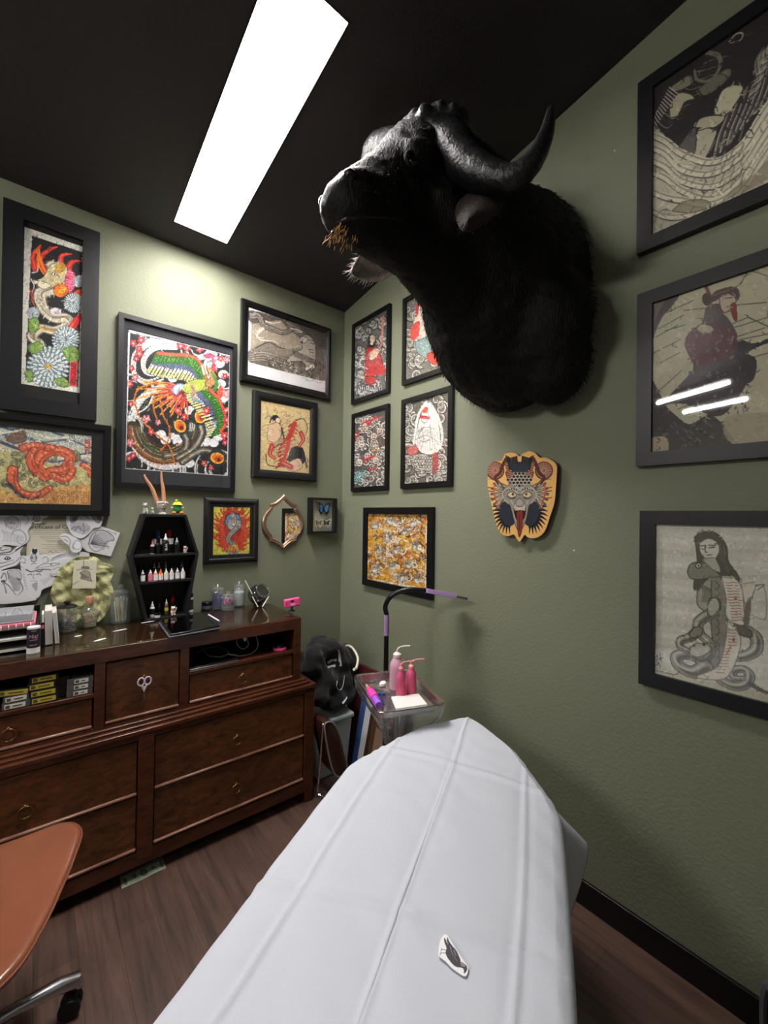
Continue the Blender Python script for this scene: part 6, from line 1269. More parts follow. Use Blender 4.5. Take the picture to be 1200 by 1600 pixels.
for i, (px, w_, h_, lb) in enumerate(((70, .012, .118, 'slim black stand holding a white card, beside the letter tray'), (80, .024, .150, 'thick white upright book next to the letter tray'), (92, .014, .140, 'thinner white book leaning against the thick white one'))):
    q = at(px, 985, y=-.33); x = (q-DP).dot(Vector((cos(TH), -sin(TH), 0)))
    x = XR+.006+(.008, .030, .054)[i]
    bk = thing('white_book', lb, 'book', DQ+Vector((0, 0, 0)), -TH) if i else thing('card_stand', lb, 'stand', DQ, -TH); rt = Matrix.Rotation((.0, -.03, -.09)[i], 3, 'Y')
    x += (0, 0, .004)[i]
    pv = (x, .2, ZG+.0015)
    if i: obj('pages', MB().box((x-w_/2+.001, .162, ZG+.004), (x+w_/2-.001, .296, ZG+h_-.003), rt, pv), m_pap, bk, smooth=None); obj('cover', MB().box((x-w_/2, .16, ZG+.0035), (x-w_/2+.0016, .3, ZG+h_), rt, pv).box((x+w_/2-.0016, .16, ZG+.0035), (x+w_/2, .3, ZG+h_), rt, pv).box((x-w_/2, .298, ZG+.0035), (x+w_/2, .3, ZG+h_), rt, pv), m_white, bk, smooth=None)
    else: obj('frame', MB().box((x-w_/2, .16, ZG+.0005), (x+w_/2, .28, ZG+.10)), m_blk, bk, bevel=.001); obj('card', MB().box((x-w_/2+.002, .158, ZG+.101), (x+w_/2-.002, .25, ZG+.135)), m_white, bk); obj('pink_tab', MB().box((x-w_/2+.001, .1585, ZG+.075), (x+w_/2-.001, .16, ZG+.09)), mat('pink notebook cover', '#e2788e'), bk)

# cut-out pencil drawings, each its own piece of paper pinned in front of the wall
TD = (0, 780, 6.0)
def cutout(pts, y, art, label, bg='#dcdce0', res=700, sm=True, nm='cut_out_drawing', T=TD):
    y = y*.3 if y < .1 else .058
    P = [at(T[0]+a/T[2], T[1]+b_/T[2], y=-y) for a, b_ in pts]; u = [p.x for p in P]; v = [p.z for p in P]; box = (min(u)-.004, max(u)+.004, min(v)-.004, max(v)+.004)
    c = Cv('L', box, res, bg, T, off=y); art(c); c.clip(pts, sm); o = c.make(nm, None, ((box[0]+box[1])/2, (box[2]+box[3])/2), 0, thick=.0009); o.location = ((box[0]+box[1])/2, -y, (box[2]+box[3])/2)
    return tag(o, label, 'drawing')
DK, MD = '#4c4a50', '#8e8c94'
def L_(c, *ps, w=5, col=DK):
    for p in ps: c.line(p, col, w, w*.5)
def a_cert(c):
    c.poly([(200, 150), (900, 150), (900, 600), (200, 600)], '#cfcab8', False); c.line([(275, 190), (700, 190)], '#a8a28c', 22, sm=False)
    for k, (y, x0, x1) in enumerate(((292, 305, 660), (310, 300, 640), (327, 300, 610), (348, 370, 620), (365, 380, 600), (385, 420, 590), (400, 440, 570), (424, 390, 620), (440, 430, 580), (458, 400, 620), (476, 440, 600))): c.line([(x0, y), (x1, y+2)], '#77746a', 4 if k < 3 else 2.5, sm=False)
    L_(c, [(455, 500), (475, 488), (490, 502), (520, 492), (560, 505)], w=3)
o = cutout([(262, 185), (700, 185), (720, 600), (240, 600)], .006, a_cert, 'cream printed certificate sheet pinned to the wall behind the cut-out drawings', '#d8d3c4', sm=False, nm='certificate')
w_ = textmesh('Certificate of Completion', .0255, .0003); q = at(66, 823, y=-.007); w_.v = [(x+.012, -z-.001, y) for x, y, z in w_.v]
tm = obj('lettering', w_, mat('dark print', '#4a4640', .6), o, smooth=None); tm.location = (at(88, 823.5, y=-.006)-o.location)+Vector((0, 0, 0)); tm.location.y = -.0005
def a_angel(c):
    c.noise(.02, 60)
    c.ell(120, 225, 55, 60, '#c8c6cc', line=MD, lw=5)
    L_(c, [(60, 260), (50, 200), (90, 165), (150, 170), (190, 220), (185, 290)], [(75, 225), (110, 215), (140, 225)], [(95, 262), (120, 268)], w=8, col=MD); L_(c, [(110, 330), (130, 300), (180, 290), (230, 320), (245, 380), (215, 420), (170, 410), (155, 370), (185, 345)], [(225, 160), (255, 160), (265, 200), (235, 240)], w=9, col=MD)
    for k in range(12): L_(c, [(20+k*18, 290+k*5), (40+k*16, 340+k*4), (30+k*18, 400)], w=5, col=('#9a98a0', '#b4b2b8')[k % 2])
    c.ell(105, 226, 8, 5, DK); c.ell(132, 230, 8, 5, DK)
cutout([(-60, 160), (40, 135), (110, 140), (200, 105), (260, 130), (300, 170), (300, 240), (262, 300), (275, 360), (240, 420), (150, 440), (60, 430), (-60, 440)], .022, a_angel, 'cut-out pencil drawing of a haloed face with curling tendril, leftmost and highest')
def a_ball(c): c.ell(345, 175, 30, 32, '#b8b6bc', line=DK, lw=5); L_(c, [(300, 195), (330, 150), (370, 140), (420, 160)], [(310, 215), (350, 210), (395, 205)], [(340, 160), (350, 190)], w=6)
cutout([(285, 160), (330, 118), (375, 130), (445, 152), (448, 172), (400, 190), (390, 225), (330, 228), (300, 215), (305, 190)], .03, a_ball, 'small pointed cut-out drawing of a round creature above the certificate heading')
def a_angel2(c):
    for x, d in ((700, 1), (900, -1)):
        c.poly([(x-30*d, 80), (x+30*d, 90), (x+40*d, 160), (x-10*d, 220), (x-40*d, 200)], '#9a98a0', line=DK, lw=4); c.ell(x+10*d, 90, 18, 20, '#c8c6cc', line=DK, lw=4)
        for k in range(6): L_(c, [(x-30*d+k*8, 110+k*6), (x-10*d+k*8, 160), (x-30*d+k*6, 205)], w=4)
    L_(c, [(750, 180), (790, 160), (830, 180), (800, 150), (790, 140)], w=5); c.poly([(660, 230), (790, 220), (850, 270), (800, 330), (690, 300)], '#bdbbc2'); L_(c, [(665, 280), (720, 260), (790, 300), (840, 270)], [(780, 230), (790, 300), (770, 330)], [(700, 300), (740, 250), (760, 300)], w=6)
    for k in range(14): L_(c, [(670+k*12, 290+8*sin(k)), (680+k*12, 250+6*cos(k*2))], w=4, col=MD)
cutout([(630, 110), (640, 60), (700, 45), (765, 60), (800, 130), (850, 80), (920, 68), (978, 90), (970, 180), (940, 260), (880, 275), (830, 330), (760, 370), (680, 340), (640, 270), (618, 210)], .045, a_angel2, 'x-shaped cut-out drawing of two winged figures, highest above the butterfly sketch')
def a_moth(c):
    for k in range(9): L_(c, [(840+k*4, 430-k*8), (900+k*12, 330+k*4), (1000+k*8, 300+k*12), (1060, 380)], w=5, col=MD)
    c.ell(940, 385, 95, 72, '#b4b2b8', rot=-.4); L_(c, [(830, 420), (860, 340), (940, 290), (1030, 320), (1070, 380), (1000, 400), (960, 460), (900, 490), (850, 460), (830, 420)], w=8)
    for k in range(9): L_(c, [(850, 420), (900+k*16, 320+k*16)], w=5, col=DK)
    L_(c, [(1000, 290), (1050, 310), (1090, 330), (1080, 310)], [(960, 480), (1000, 440), (1020, 470)], [(880, 300), (920, 285)], w=4)
cutout([(800, 230), (930, 245), (1128, 315), (1040, 540), (820, 495), (720, 420), (760, 280)], .028, a_moth, 'square sheet with a large moth wing sketch, rightmost of the pinned drawings', '#d2d1d4', sm=False)
def a_baby(c): c.ell(725, 430, 40, 42, '#e4e2e8', line=MD, lw=6); L_(c, [(575, 350), (620, 350), (660, 390), (650, 440)], [(600, 375), (640, 400)], w=5); L_(c, [(690, 470), (680, 440), (710, 410)], w=6, col=MD)
cutout([(556, 345), (610, 322), (680, 345), (740, 380), (772, 430), (755, 490), (700, 505), (660, 480), (650, 440), (600, 405)], .052, a_baby, 'small white rounded cut-out of a curled figure in front of the moth sheet')
def a_snakehead(c): L_(c, [(-40, 540), (20, 520), (80, 520), (140, 490), (200, 450)], [(-40, 650), (60, 620), (140, 590), (190, 540)], [(40, 560), (70, 540), (100, 555), (70, 570), (40, 560)], w=8); c.ell(70, 553, 20, 14, '#e8e8ee', line='#1c1c20', lw=6); c.ell(70, 553, 8, 10, '#151518'); L_(c, [(150, 480), (215, 435)], w=14, col='#2c2c30'); L_(c, [(0, 600), (60, 590), (130, 570)], w=12, col=MD)
cutout([(-60, 500), (20, 490), (90, 500), (150, 450), (215, 425), (222, 440), (190, 500), (200, 560), (160, 620), (60, 650), (-60, 690)], .048, a_snakehead, 'cut-out drawing of a reptile eye and snout at the far left edge')
def a_banner(c): L_(c, [(-10, 470), (20, 480), (60, 470), (95, 465)], w=10); L_(c, [(-20, 455), (40, 452), (100, 450)], [(-20, 495), (60, 492), (100, 480)], w=4, col=MD); c.ell(8, 458, 10, 6, '#1c1c20')
cutout([(-60, 450), (20, 442), (96, 448), (104, 478), (70, 498), (-60, 505)], .056, a_banner, 'little cut-out ribbon with scribbled lettering at the far left')
def a_mask(c):
    c.ell(315, 550, 28, 40, '#c4c2c8', line=DK, lw=5); L_(c, [(240, 600), (200, 590), (185, 620), (215, 640)], [(400, 600), (450, 590), (440, 560)], [(190, 560), (210, 545), (240, 570), (220, 610)], [(400, 560), (430, 540), (460, 570), (430, 590)], w=7, col=MD)
    c.ell(300, 548, 8, 10, DK); c.ell(340, 548, 8, 10, DK); L_(c, [(295, 610), (320, 600), (345, 610)], w=6); c.poly([(300, 480), (310, 460), (325, 470), (345, 462), (352, 490), (330, 515), (305, 505)], '#2a2a2e')
    L_(c, [(245, 660), (290, 680), (330, 672), (380, 680), (400, 650)], w=12); L_(c, [(260, 710), (290, 700), (300, 715)], [(340, 705), (370, 700), (385, 715)], w=7); L_(c, [(320, 700), (312, 740), (325, 748)], [(290, 770), (320, 764), (350, 770)], w=6, col=MD); c.poly([(300, 800), (350, 780), (345, 860), (320, 840)], '#8c8a92', a=.7)
    for k in range(9): L_(c, [(380+k*14, 760-k*6), (420+k*8, 800-k*8)], [(210+k*6, 640+k*28), (235+k*3, 660+k*26)], w=3, col='#a8a6ae')
cutout([(190, 620), (180, 560), (210, 530), (270, 530), (300, 465), (350, 460), (370, 520), (440, 520), (480, 560), (460, 620), (500, 690), (522, 760), (490, 810), (400, 850), (380, 900), (340, 930), (230, 900), (220, 800), (200, 700)], .06, a_mask, 'cut-out drawing of a horned mask over a serene face, centre of the lower row')
def a_eyebox(c): L_(c, [(340, 640), (400, 610), (480, 600), (560, 605), (500, 625), (420, 635), (350, 645)], w=6); c.ell(480, 612, 10, 6, DK); L_(c, [(470, 700), (520, 700), (580, 650), (600, 620)], [(500, 660), (540, 640), (575, 640)], w=7, col=MD)
cutout([(330, 635), (380, 608), (500, 580), (620, 550), (690, 560), (640, 610), (560, 700), (500, 722), (465, 700), (480, 660), (400, 655), (350, 660)], .068, a_eyebox, 'slanting narrow cut-out of a closed eye and feathers, over the certificate\'s lower edge')
def a_faces(c):
    c.ell(140, 730, 62, 70, '#c6c4ca', line=MD, lw=6); L_(c, [(90, 740), (70, 680), (110, 660)], [(150, 740), (190, 750), (170, 760)], [(10, 740), (40, 690), (60, 750), (20, 800)], [(40, 780), (90, 820), (150, 900)], [(180, 760), (215, 840), (170, 900)], w=10, col='#6e6c74'); c.ell(30, 770, 22, 14, '#3c3a40'); L_(c, [(60, 880), (40, 800), (20, 760)], w=12, col=MD); c.ell(172, 752, 8, 5, DK)
    for k in range(14): L_(c, [(80+k*8, 700+k*5), (100+k*7, 760+k*6), (130+k*3, 860)], w=4, col='#9c9aa2')
cutout([(-60, 690), (30, 670), (100, 655), (180, 660), (215, 710), (230, 800), (260, 860), (300, 905), (330, 950), (-60, 970)], .07, a_faces, 'large cut-out drawing of a tilted woman face, lowest at the far left')
def a_feath(c):
    for k in range(8): L_(c, [(480+k*22, 560-k*4), (560+k*16, 520-k*6)], w=5, col=MD)
cutout([(420, 545), (500, 520), (600, 500), (700, 490), (830, 500), (830, 545), (700, 580), (560, 590), (450, 590)], .018, a_feath, 'pale feather cut-out under the curled figure, over the lower certificate edge')

# tissue paper wrap and the card clipped to it
def tissue():
    out = [(470, 890), (520, 740), (560, 650), (640, 590), (720, 545), (800, 535), (900, 545), (960, 590), (1060, 625), (1068, 700), (1040, 760), (1060, 880), (1010, 1050), (930, 1140), (860, 1150), (700, 1150), (560, 1050), (500, 960)]
    T = TD; P = [at(a/6, 780+b_/6, y=-.04) for a, b_ in out]; c0 = sum(P, Vector())/len(P); R_ = random.Random(2)
    S = spl([(p.x-c0.x, p.z-c0.z) for p in P], 4, True); n = len(S); t = MB(); rs = []
    def bump(x, z): return .006*sin(x*60+z*30)+.004*sin(z*95-x*40+1)+.003*sin(x*130+z*110)
    v = [(0, bump(0, 0), 0)]; f = []
    K = 9
    for k in range(1, K+1):
        for (x, z) in S: v.append((x*k/K, bump(x*k/K, z*k/K), z*k/K))
    for j in range(n): f.append((0, 1+j, 1+(j+1) % n))
    for k in range(K-1):
        for j in range(n): a = 1+k*n+j; b_ = 1+k*n+(j+1) % n; f.append((a, b_, b_+n, a+n))
    t.add(v, f); m = mat('pale yellow tissue', '#aeae80', .8, bump=.5, bscale=30, var=.1, vscale=14)
    zmin = min(q[1] for q in S)
    c0.z = max(c0.z, ZG+.002-zmin)
    o = obj('tissue_paper', t, m, None, smooth=None, solid=.0015); o.location = (c0.x, -.040, c0.z); tag(o, 'crumpled pale yellow tissue paper standing behind the cork bottle', 'tissue paper')
tissue()
def a_card(c):
    c.noise(.015, 30)
    L_(c, [(720, 665), (760, 658), (800, 662), (865, 658)], w=5); c.poly([(765, 650), (775, 632), (825, 632), (835, 652)], '#7a786c', line=DK, lw=3); c.poly([(750, 690), (790, 670), (840, 685), (850, 740), (860, 770), (800, 755), (755, 745), (765, 715)], '#a09c8a', line=DK, lw=4)
    for k in range(8): L_(c, [(760+k*10, 690+k*6), (770+k*9, 740)], w=4)
    L_(c, [(690, 800), (715, 780), (742, 768)], [(785, 575), (782, 640)], w=5)
cutout([(690, 572), (912, 572), (898, 838), (676, 840)], .128, a_card, 'cream card with a small ink figure in a wide hat, clipped on the yellow tissue', '#d6d2bc', sm=False, nm='drawing_card')
# ------------------------------------------------------------ in the compartments
def boxrow(u0, z0, w_, h_, d_, m, label, lm, lpos=(.1, .9), y=D1+.012, rz=0.0, tilt=0.0):
    t = thing('cartridge_box', label, 'box', dl(u0, y, z0), -TH+rz, 'small labelled cartridge boxes in the left compartment'); t.rotation_euler = (0, tilt, -TH+rz)
    obj('carton', MB().box((0, 0, 0), (w_, d_, h_)), m, t, bevel=.001)
    obj('label', MB().box((w_*lpos[0], -.0012, h_*.16), (w_*lpos[1], -.0002, h_*.84)), lm, t, bevel=.0)
    obj('small_print', MB().box((w_*(lpos[0]+.28), -.0018, h_*.42), (w_*(lpos[1]-.12), -.0012, h_*.58)).box((w_*(lpos[0]+.04), -.0018, h_*.28), (w_*(lpos[0]+.18), -.0012, h_*.72)), mat('label print', '#5c5434', .6), t, smooth=None)
    return t
m_yel = mat('yellow label', '#c9bc62', .5); m_car = mat('black carton', '#131216', .5); m_gcar = mat('grey carton', '#5a5856', .5); zs = .838+.0006
for k, (px, nm) in enumerate(((45, 'bottom'), (44, 'second from bottom'), (41.5, 'third from bottom'), (45, 'top'))):
    q = at(px, 1085-k*12, y=-.50); u = (q-DP).dot(Vector((cos(TH), -sin(TH), 0)))
    boxrow(u, zs+.0275*k, .092, .027, .13, m_car, 'black box with yellow label, %s of the stack of four' % nm, m_yel)
for k, (px, nm) in enumerate(((116, 'bottom'), (116, 'middle'), (117, 'top'))):
    boxrow(-1.113+.001*k, zs+.024*k, .088, .0235, .12, m_gcar, 'grey box with white label, %s of the three beside the cupboard door' % nm, m_lab, (.26, .8))
for k, (px, nm) in enumerate(((2, 'lower'), (4, 'upper'))):
    q = at(px, 1095-k*12, y=-.50); u = (q-DP).dot(Vector((cos(TH), -sin(TH), 0))); boxrow(u, zs+.026*k, .085, .0255, .12, m_gcar, 'dark grey box with white label, %s of the two at the photo left edge' % nm, m_lab, (.08, .8))
q = at(-12, 1073, y=-.50); u = (q-DP).dot(Vector((cos(TH), -sin(TH), 0))); boxrow(u, zs+.0555, .11, .027, .12, m_car, 'black box with yellow label lying askew on the two grey boxes', m_yel, tilt=.09)
q = at(85, 1090, y=-.48); u = (q-DP).dot(Vector((cos(TH), -sin(TH), 0))); o = obj('black_box', MB().box((0, 0, 0), (.052, .12, .085)), m_car, None, bevel=.002, loc=dl(u, D1+.03, zs)); o.rotation_euler = (0, 0, -TH); tag(o, 'plain black upright box between the yellow labelled stack and the grey boxes', 'box')
# right compartment: laptop, cable, charger, pink disc
zr = .846+.0006
t = thing('laptop', 'thin dark closed laptop with a silver edge in the right compartment', 'laptop', dl(-.645, D1+.006, zr), -TH)
obj('base', MB().box((0, 0, 0), (.235, .30, .007)), mat('silver edge', '#8c8a8c', .3, metal=.8), t, bevel=.002); obj('screen_lid', MB().box((.001, .002, .0075), (.234, .30, .014)), mat('dark lid', '#131114', .25), t, bevel=.002)
m_cab = mat('grey cable', '#a4a2a0', .5)
def cable(nm, pts, r, label, y=-.47, m=None): P = [at(a, b_, y=yy) for a, b_, yy in pts]; return tag(obj(nm, MB().tube(spl([tuple(p) for p in P], 8), r, 8), m or m_cab), label, 'cable')
zc0 = zr+.018
def fl(px, py, z): q = at(px, py, z=z); q.y = min(q.y, -.09); return tuple(q)
P = [fl(306, 1020, zc0), fl(325, 1012, zc0), fl(345, 1012, zc0+.004), fl(357, 1020, zc0), fl(345, 1026, zc0), fl(325, 1024, zc0), fl(318, 1016, zc0+.008)]
tag(obj('coiled_cable', MB().tube(spl(P, 8), .0028, 8), m_cab), 'grey cable loop lying on the dark laptop', 'cable')
P = [tuple(dl(-.40, .12, zr+.012)), tuple(at(356, 1022, y=-.47)), tuple(at(375, 1025, y=-.46)), tuple(at(395, 1020, y=-.45)), tuple(at(403, 1008, y=-.44)), tuple(at(400, 994, y=-.43))]
P = [(a, b_, max(c, zr+.004)) for a, b_, c in P]
tag(obj('charging_cable', MB().tube(spl(P, 8), .0024, 8), m_cab), 'grey cable arching up under the roof of the right compartment', 'cable')
P = [at(372, 992, y=-.42), at(370, 1005, y=-.42), at(379, 1014, y=-.42), at(388, 1008, y=-.42), at(386, 998, y=-.42)]
t = thing('wall_charger', 'pale oval charger plug dangling with its cord in the right compartment', 'charger', P[4]); obj('plug', MB().ell(Vector((-.012, 0, .004)), (.010, .012, .016), 12), m_wpl, t); obj('cord', MB().tube([Vector(p)-t.location for p in spl([tuple(p) for p in P], 8)], .0022, 8), m_cab, t)
q = dl(-.168, D1+.055, zr); t = thing('pink_disc_device', 'round hot pink gadget with black rounded top in the right compartment', 'gadget', q); lathe_obj('base', [(.002, 0), (.034, 0), (.038, .006), (.037, .012), (.028, .016), (.002, .016)], m_pk, t, 28); lathe_obj('dome', [(.028, .0162), (.024, .026), (.012, .034), (.0005, .036)], m_blk, t, 28)
# scissors hung on the cupboard ring, banknote on the floor
def scissors():
    T_ = (0, 0, 1); pr = dl(-.838, D1-.012, .848); t = thing('scissors', 'lilac handled scissors hanging from the cupboard door ring', 'scissors', pr)
    mh = mat('pale lilac plastic', '#cdbdd2', .35); ms = mat('steel blade', '#a8a6a8', .25, metal=.9)
    k = .0026
    for s_, cx, rz in ((-1, -.0125, .22), (1, .0135, -.22)):
        pts = [(cx+.0125*cos(a)*(1.0), -.001*s_, .002+.017*sin(a)) for a in np.linspace(0, 2*pi, 21)[:-1]]
        obj('handle', MB().tube(pts, .0035, 8, True).tube([(cx*.7, -.001*s_, -.013), (s_*.004, -.001*s_, -.028), (-s_*.001, -.001*s_, -.042)], [.0045, .005, .003], 8), mh, t)
    for s_, dx in ((-1, -.004), (1, .004)): obj('blade', MB().prism([(-.003, -.040), (.003, -.040), (.004+dx*.5, -.06), (dx*.6, -.095), (-.003+dx*.3, -.065)], .0004*s_, .0004*s_+.0012, lambda x, y, h: (x, h, y)), ms, t, smooth=None)
scissors()
def a_bill(c):
    TB = 0
    c.poly([(60, 1290), (740, 970), (800, 1170), (100, 1500)], '#8c9a84', False); c.poly([(130, 1310), (700, 1040), (745, 1160), (180, 1420)], '#a8b098', False)
    c.ell(445, 1230, 62, 52, '#4c5a4c'); c.ell(445, 1230, 40, 36, '#6c7868'); c.ell(300, 1290, 30, 34, '#6c7a62'); c.ell(590, 1160, 34, 30, '#6c7a62'); c.line([(150, 1340), (170, 1420)], '#5c6a58', 30); c.line([(700, 1050), (730, 1140)], '#5c6a58', 26); c.line([(200, 1290), (640, 1080)], '#5c6a58', 8); c.line([(230, 1400), (700, 1175)], '#5c6a58', 8)
ob = [(60, 1300), (740, 970), (800, 1165), (100, 1500)]; TB = (180, 1240, 10.0); P = [at(180+a/10, 1240+b_/10, z=.0012) for a, b_ in ob]; box = (min(p.x for p in P), max(p.x for p in P), min(p.y for p in P), max(p.y for p in P))
c = Cv('F', box, 800, '#8c9a84', TB, off=.0012); a_bill(c); c.clip(ob, False); o = c.make('banknote', None, (0, 0), 0, fn=lambda U, V: (U, V, U*0+.0022+.001*np.sin(U*60)), thick=.0004); tag(o, 'greenish banknote lying on the floor under the dresser edge', 'banknote')

# ------------------------------------------------------------ treatment table with paper sheet
TO = Vector((-1.36, -2.07, 0)); TA = radians(29.5); TE = Vector((cos(TA), sin(TA), 0)); TN = Vector((sin(TA), -cos(TA), 0)); TZ = .78
def tb(s, w_, z=0): return TO+TE*s+TN*w_+Vector((0, 0, z))
HW = [(-.95, .33), (-.1, .33), (.3, .335), (.55, .335), (.68, .325), (.80, .272), (.95, .195), (1.06, .10), (1.12, .035), (1.135, 0.0)]
def sheet():
    half = spl([(s, w_) for s, w_ in HW], 22); left = [(s, -w_) for s, w_ in half]; right = [(s, w_) for s, w_ in reversed(half)][1:]
    out = left+right; n = len(out)
    # resample evenly
    d = [0]
    for i in range(1, n): d.append(d[-1]+math.dist(out[i], out[i-1]))
    N_ = 520; ss = np.interp(np.linspace(0, d[-1], N_), d, [p[0] for p in out]); ww = np.interp(np.linspace(0, d[-1], N_), d, [p[1] for p in out])
    K = 56; H_ = 26; V = []; creL, creR = -.222, .233
    def crease(s, w_, x=0):
        z = 0
        for c_, a_ in ((creL, .0032), (0.0, .0028), (creR, .0034)):
            ww_ = w_-c_+.004*sin(s*7+c_*9); z += a_*math.exp(-(ww_/.0055)**2)-a_*.5*math.exp(-((abs(ww_)-.014)/.01)**2)
        for c_, a_ in ((.19, .0045), (.74, .004), (-.4, .004)):
            q = s-c_-.03*sin(w_*5+c_*3)+.02*w_; z += a_*math.exp(-(q/.010)**2)-a_*.4*math.exp(-((abs(q)-.024)/.014)**2)
        z += .0018*sin(s*23+w_*11)*sin(w_*27-s*8)+.0008*sin(s*61+w_*37+2*sin(w_*19)); return z
    for i in range(N_):
        s, w_ = ss[i], ww[i]; i0, i1 = max(0, i-2), min(N_-1, i+2); tx_, ty = ss[i1]-ss[i0], ww[i1]-ww[i0]; l_ = math.hypot(tx_, ty); nx, ny = -ty/l_, tx_/l_
        if nx*(s-.3)*.3+ny*w_ < 0: nx, ny = -nx, -ny
        cs = min(s, 1.02); R0 = .03
        for k in range(K):
            f_ = (k/(K-1)); a = cs+(s-nx*R0-cs)*f_; b_ = (w_-ny*R0)*f_; V.append(tb(a, b_, TZ+crease(a, b_)-.010*max(0, (abs(b_)/.33))**6))
        fl = math.exp(-((s-.70)/.055)**2)*(1 if w_ > .2 else 0); fl2 = .35*math.exp(-((s-.58)/.03)**2)*(1 if w_ < -.2 else 0)
        for k in range(1, H_+1):
            f_ = k/H_
            if f_ < .22: an = f_/.22*pi/2; o_ = -R0+R0*sin(an); z = TZ-.010-R0*(1-cos(an))
            else:
                g = (f_-.22)/.78; o_ = .004*sin(i*.16+g*2)*g+fl*.085*g+fl2*.03*g+.006*g; z = TZ-.010-R0-g*(.24-fl*.17-.03*sin(i*.05))
            a, b_ = s+nx*o_, w_+ny*o_; V.append(tb(a, b_, z+crease(s, w_)*(1-f_)))
    M_ = K+H_; t = MB(); F_ = [(i*M_+k, (i+1)*M_+k, (i+1)*M_+k+1, i*M_+k+1) for i in range(N_-1) for k in range(M_-1)]
    t.add(V, F_)
    m = mat('white paper sheet', '#c2c6d0', .75, bump=.12, bscale=160, detail=6, spec=.3)
    o = obj('paper_sheet', t, m, None, smooth=None, solid=.0008); o.data.polygons.foreach_set('use_smooth', [True]*len(o.data.polygons)); tag(o, 'wide white creased paper sheet draped over the treatment table', 'sheet')
sheet()
tt = thing('treatment_table', 'padded black treatment table hidden under the white paper sheet', 'treatment table', TO, 0)
half = [(s, w_-.036) for s, w_ in HW if w_ > .05]+[(1.075, 0)]; P = [(s, -w_) for s, w_ in half]+[(s, w_) for s, w_ in reversed(half[:-1])]
vin = mat('black vinyl', '#101012', .4, bump=.1, bscale=60)
obj('padded_top', MB().prism(P, TZ-.085, TZ-.016, lambda x, y, h: tuple(TE*x+TN*y+Vector((0, 0, h)))), vin, tt, bevel=.008)
obj('base_frame', MB().tube([TE*-.75+TN*-.2+Vector((0, 0, TZ-.1)), TE*.7+TN*-.2+Vector((0, 0, TZ-.1)), TE*.7+TN*.2+Vector((0, 0, TZ-.1)), TE*-.75+TN*.2+Vector((0, 0, TZ-.1))], .016, 8, True), m_black, tt)
for s in (-.7, .62):
    for w_ in (-.2, .2): obj('leg', MB().cyl(TE*s+TN*w_+Vector((0, 0, TZ-.1)), TE*(s*1.04)+TN*w_*1.1+Vector((0, 0, .002)), .018, .016, 10), m_black, tt)
# little cut-out crow
TC = (660, 1440, 12.0); cr = [(420, 245), (470, 260), (560, 400), (700, 620), (850, 830), (865, 900), (840, 1010), (780, 1030), (700, 990), (540, 870), (440, 760), (310, 660), (298, 600), (315, 420), (370, 290)]
P = [at(660+a/12, 1440+b_/12, z=TZ+.004) for a, b_ in cr]; box = (min(p.x for p in P)-.003, max(p.x for p in P)+.003, min(p.y for p in P)-.003, max(p.y for p in P)+.003)
c = Cv('F', box, 1800, '#f0eef2', TC, off=TZ+.004)
c.poly([(405, 310), (440, 350), (455, 400), (470, 300), (500, 370), (560, 460), (640, 560), (700, 690), (730, 780), (800, 810), (838, 860), (835, 920), (785, 985), (770, 900), (720, 870), (640, 860), (570, 810), (480, 700), (435, 600), (450, 500), (415, 400)], '#3e3a42'); c.poly([(730, 760), (790, 800), (800, 850), (750, 850), (715, 800)], '#8e8a92')
for p in ([(520, 470), (560, 600), (650, 750)], [(590, 540), (630, 640)], [(455, 360), (480, 430)]): c.line(p, '#a8a4ae', 12, 4)
for p in ([(440, 540), (370, 530), (350, 510)], [(370, 530), (345, 555)], [(440, 595), (350, 600), (330, 640)], [(350, 600), (340, 580)]): c.line(p, '#4a464c', 10, 8)
c.clip(cr); o = c.make('crow_cut_out', None, (0, 0), 0, fn=lambda U, V: (U, V, U*0+TZ+.0045), thick=.0006); tag(o, 'small white cut-out with a grey crow lying on the paper sheet', 'paper cut-out')

# ------------------------------------------------------------ tray stand
TRZ = .86; c4 = [at(x, y, z=TRZ) for x, y in ((553, 1054), (655, 1045), (681, 1103), (590, 1118))]; tc_ = sum(c4, Vector())/4
a_ = (c4[1]-c4[0]); b_ = (c4[3]-c4[0]); ex = ((c4[1]-c4[0])+(c4[2]-c4[3])).normalized(); ey = Vector((-ex.y, ex.x, 0)); hx = ((c4[1]-c4[0]).dot(ex)+(c4[2]-c4[3]).dot(ex))/4; hy = -((c4[3]-c4[0]).dot(ey)+(c4[2]-c4[1]).dot(ey))/4
rz = atan2(ex.y, ex.x); ST = thing('instrument_stand', 'steel tray stand wrapped in clear film by the head of the table', 'instrument stand', (tc_.x, tc_.y, 0), rz)
m_st = mat('brushed steel', '#b4b0ac', .22, metal=1.0, bump=.05, bscale=30); m_film = clear('clinging film', '#ffffff', .08, .10, haze=.05, bump=1.0)
def rrect(hx_, hy_, r, z, n=5):
    p = []
    for cx, cy, a0 in ((hx_-r, hy_-r, 0), (-hx_+r, hy_-r, pi/2), (-hx_+r, -hy_+r, pi), (hx_-r, -hy_+r, 3*pi/2)):
        for k in range(n): a = a0+k*pi/2/(n-1); p.append((cx+r*cos(a), cy+r*sin(a), z))
    return p
DZ = .028
t = MB().rings([rrect(hx, hy, .03, TRZ), rrect(hx-.004, hy-.004, .028, TRZ+.003), rrect(hx-.012, hy-.012, .024, TRZ), rrect(hx-.022, hy-.022, .02, TRZ-DZ), rrect(hx-.03, hy-.03, .015, TRZ-DZ), rrect(.01, .01, .005, TRZ-DZ)], False); t.add(rrect(.01, .01, .005, TRZ-DZ), [tuple(range(20))]); obj('tray', t, m_st, ST, smooth=40, solid=.0012)
t = MB(); R_ = random.Random(4); rs = []
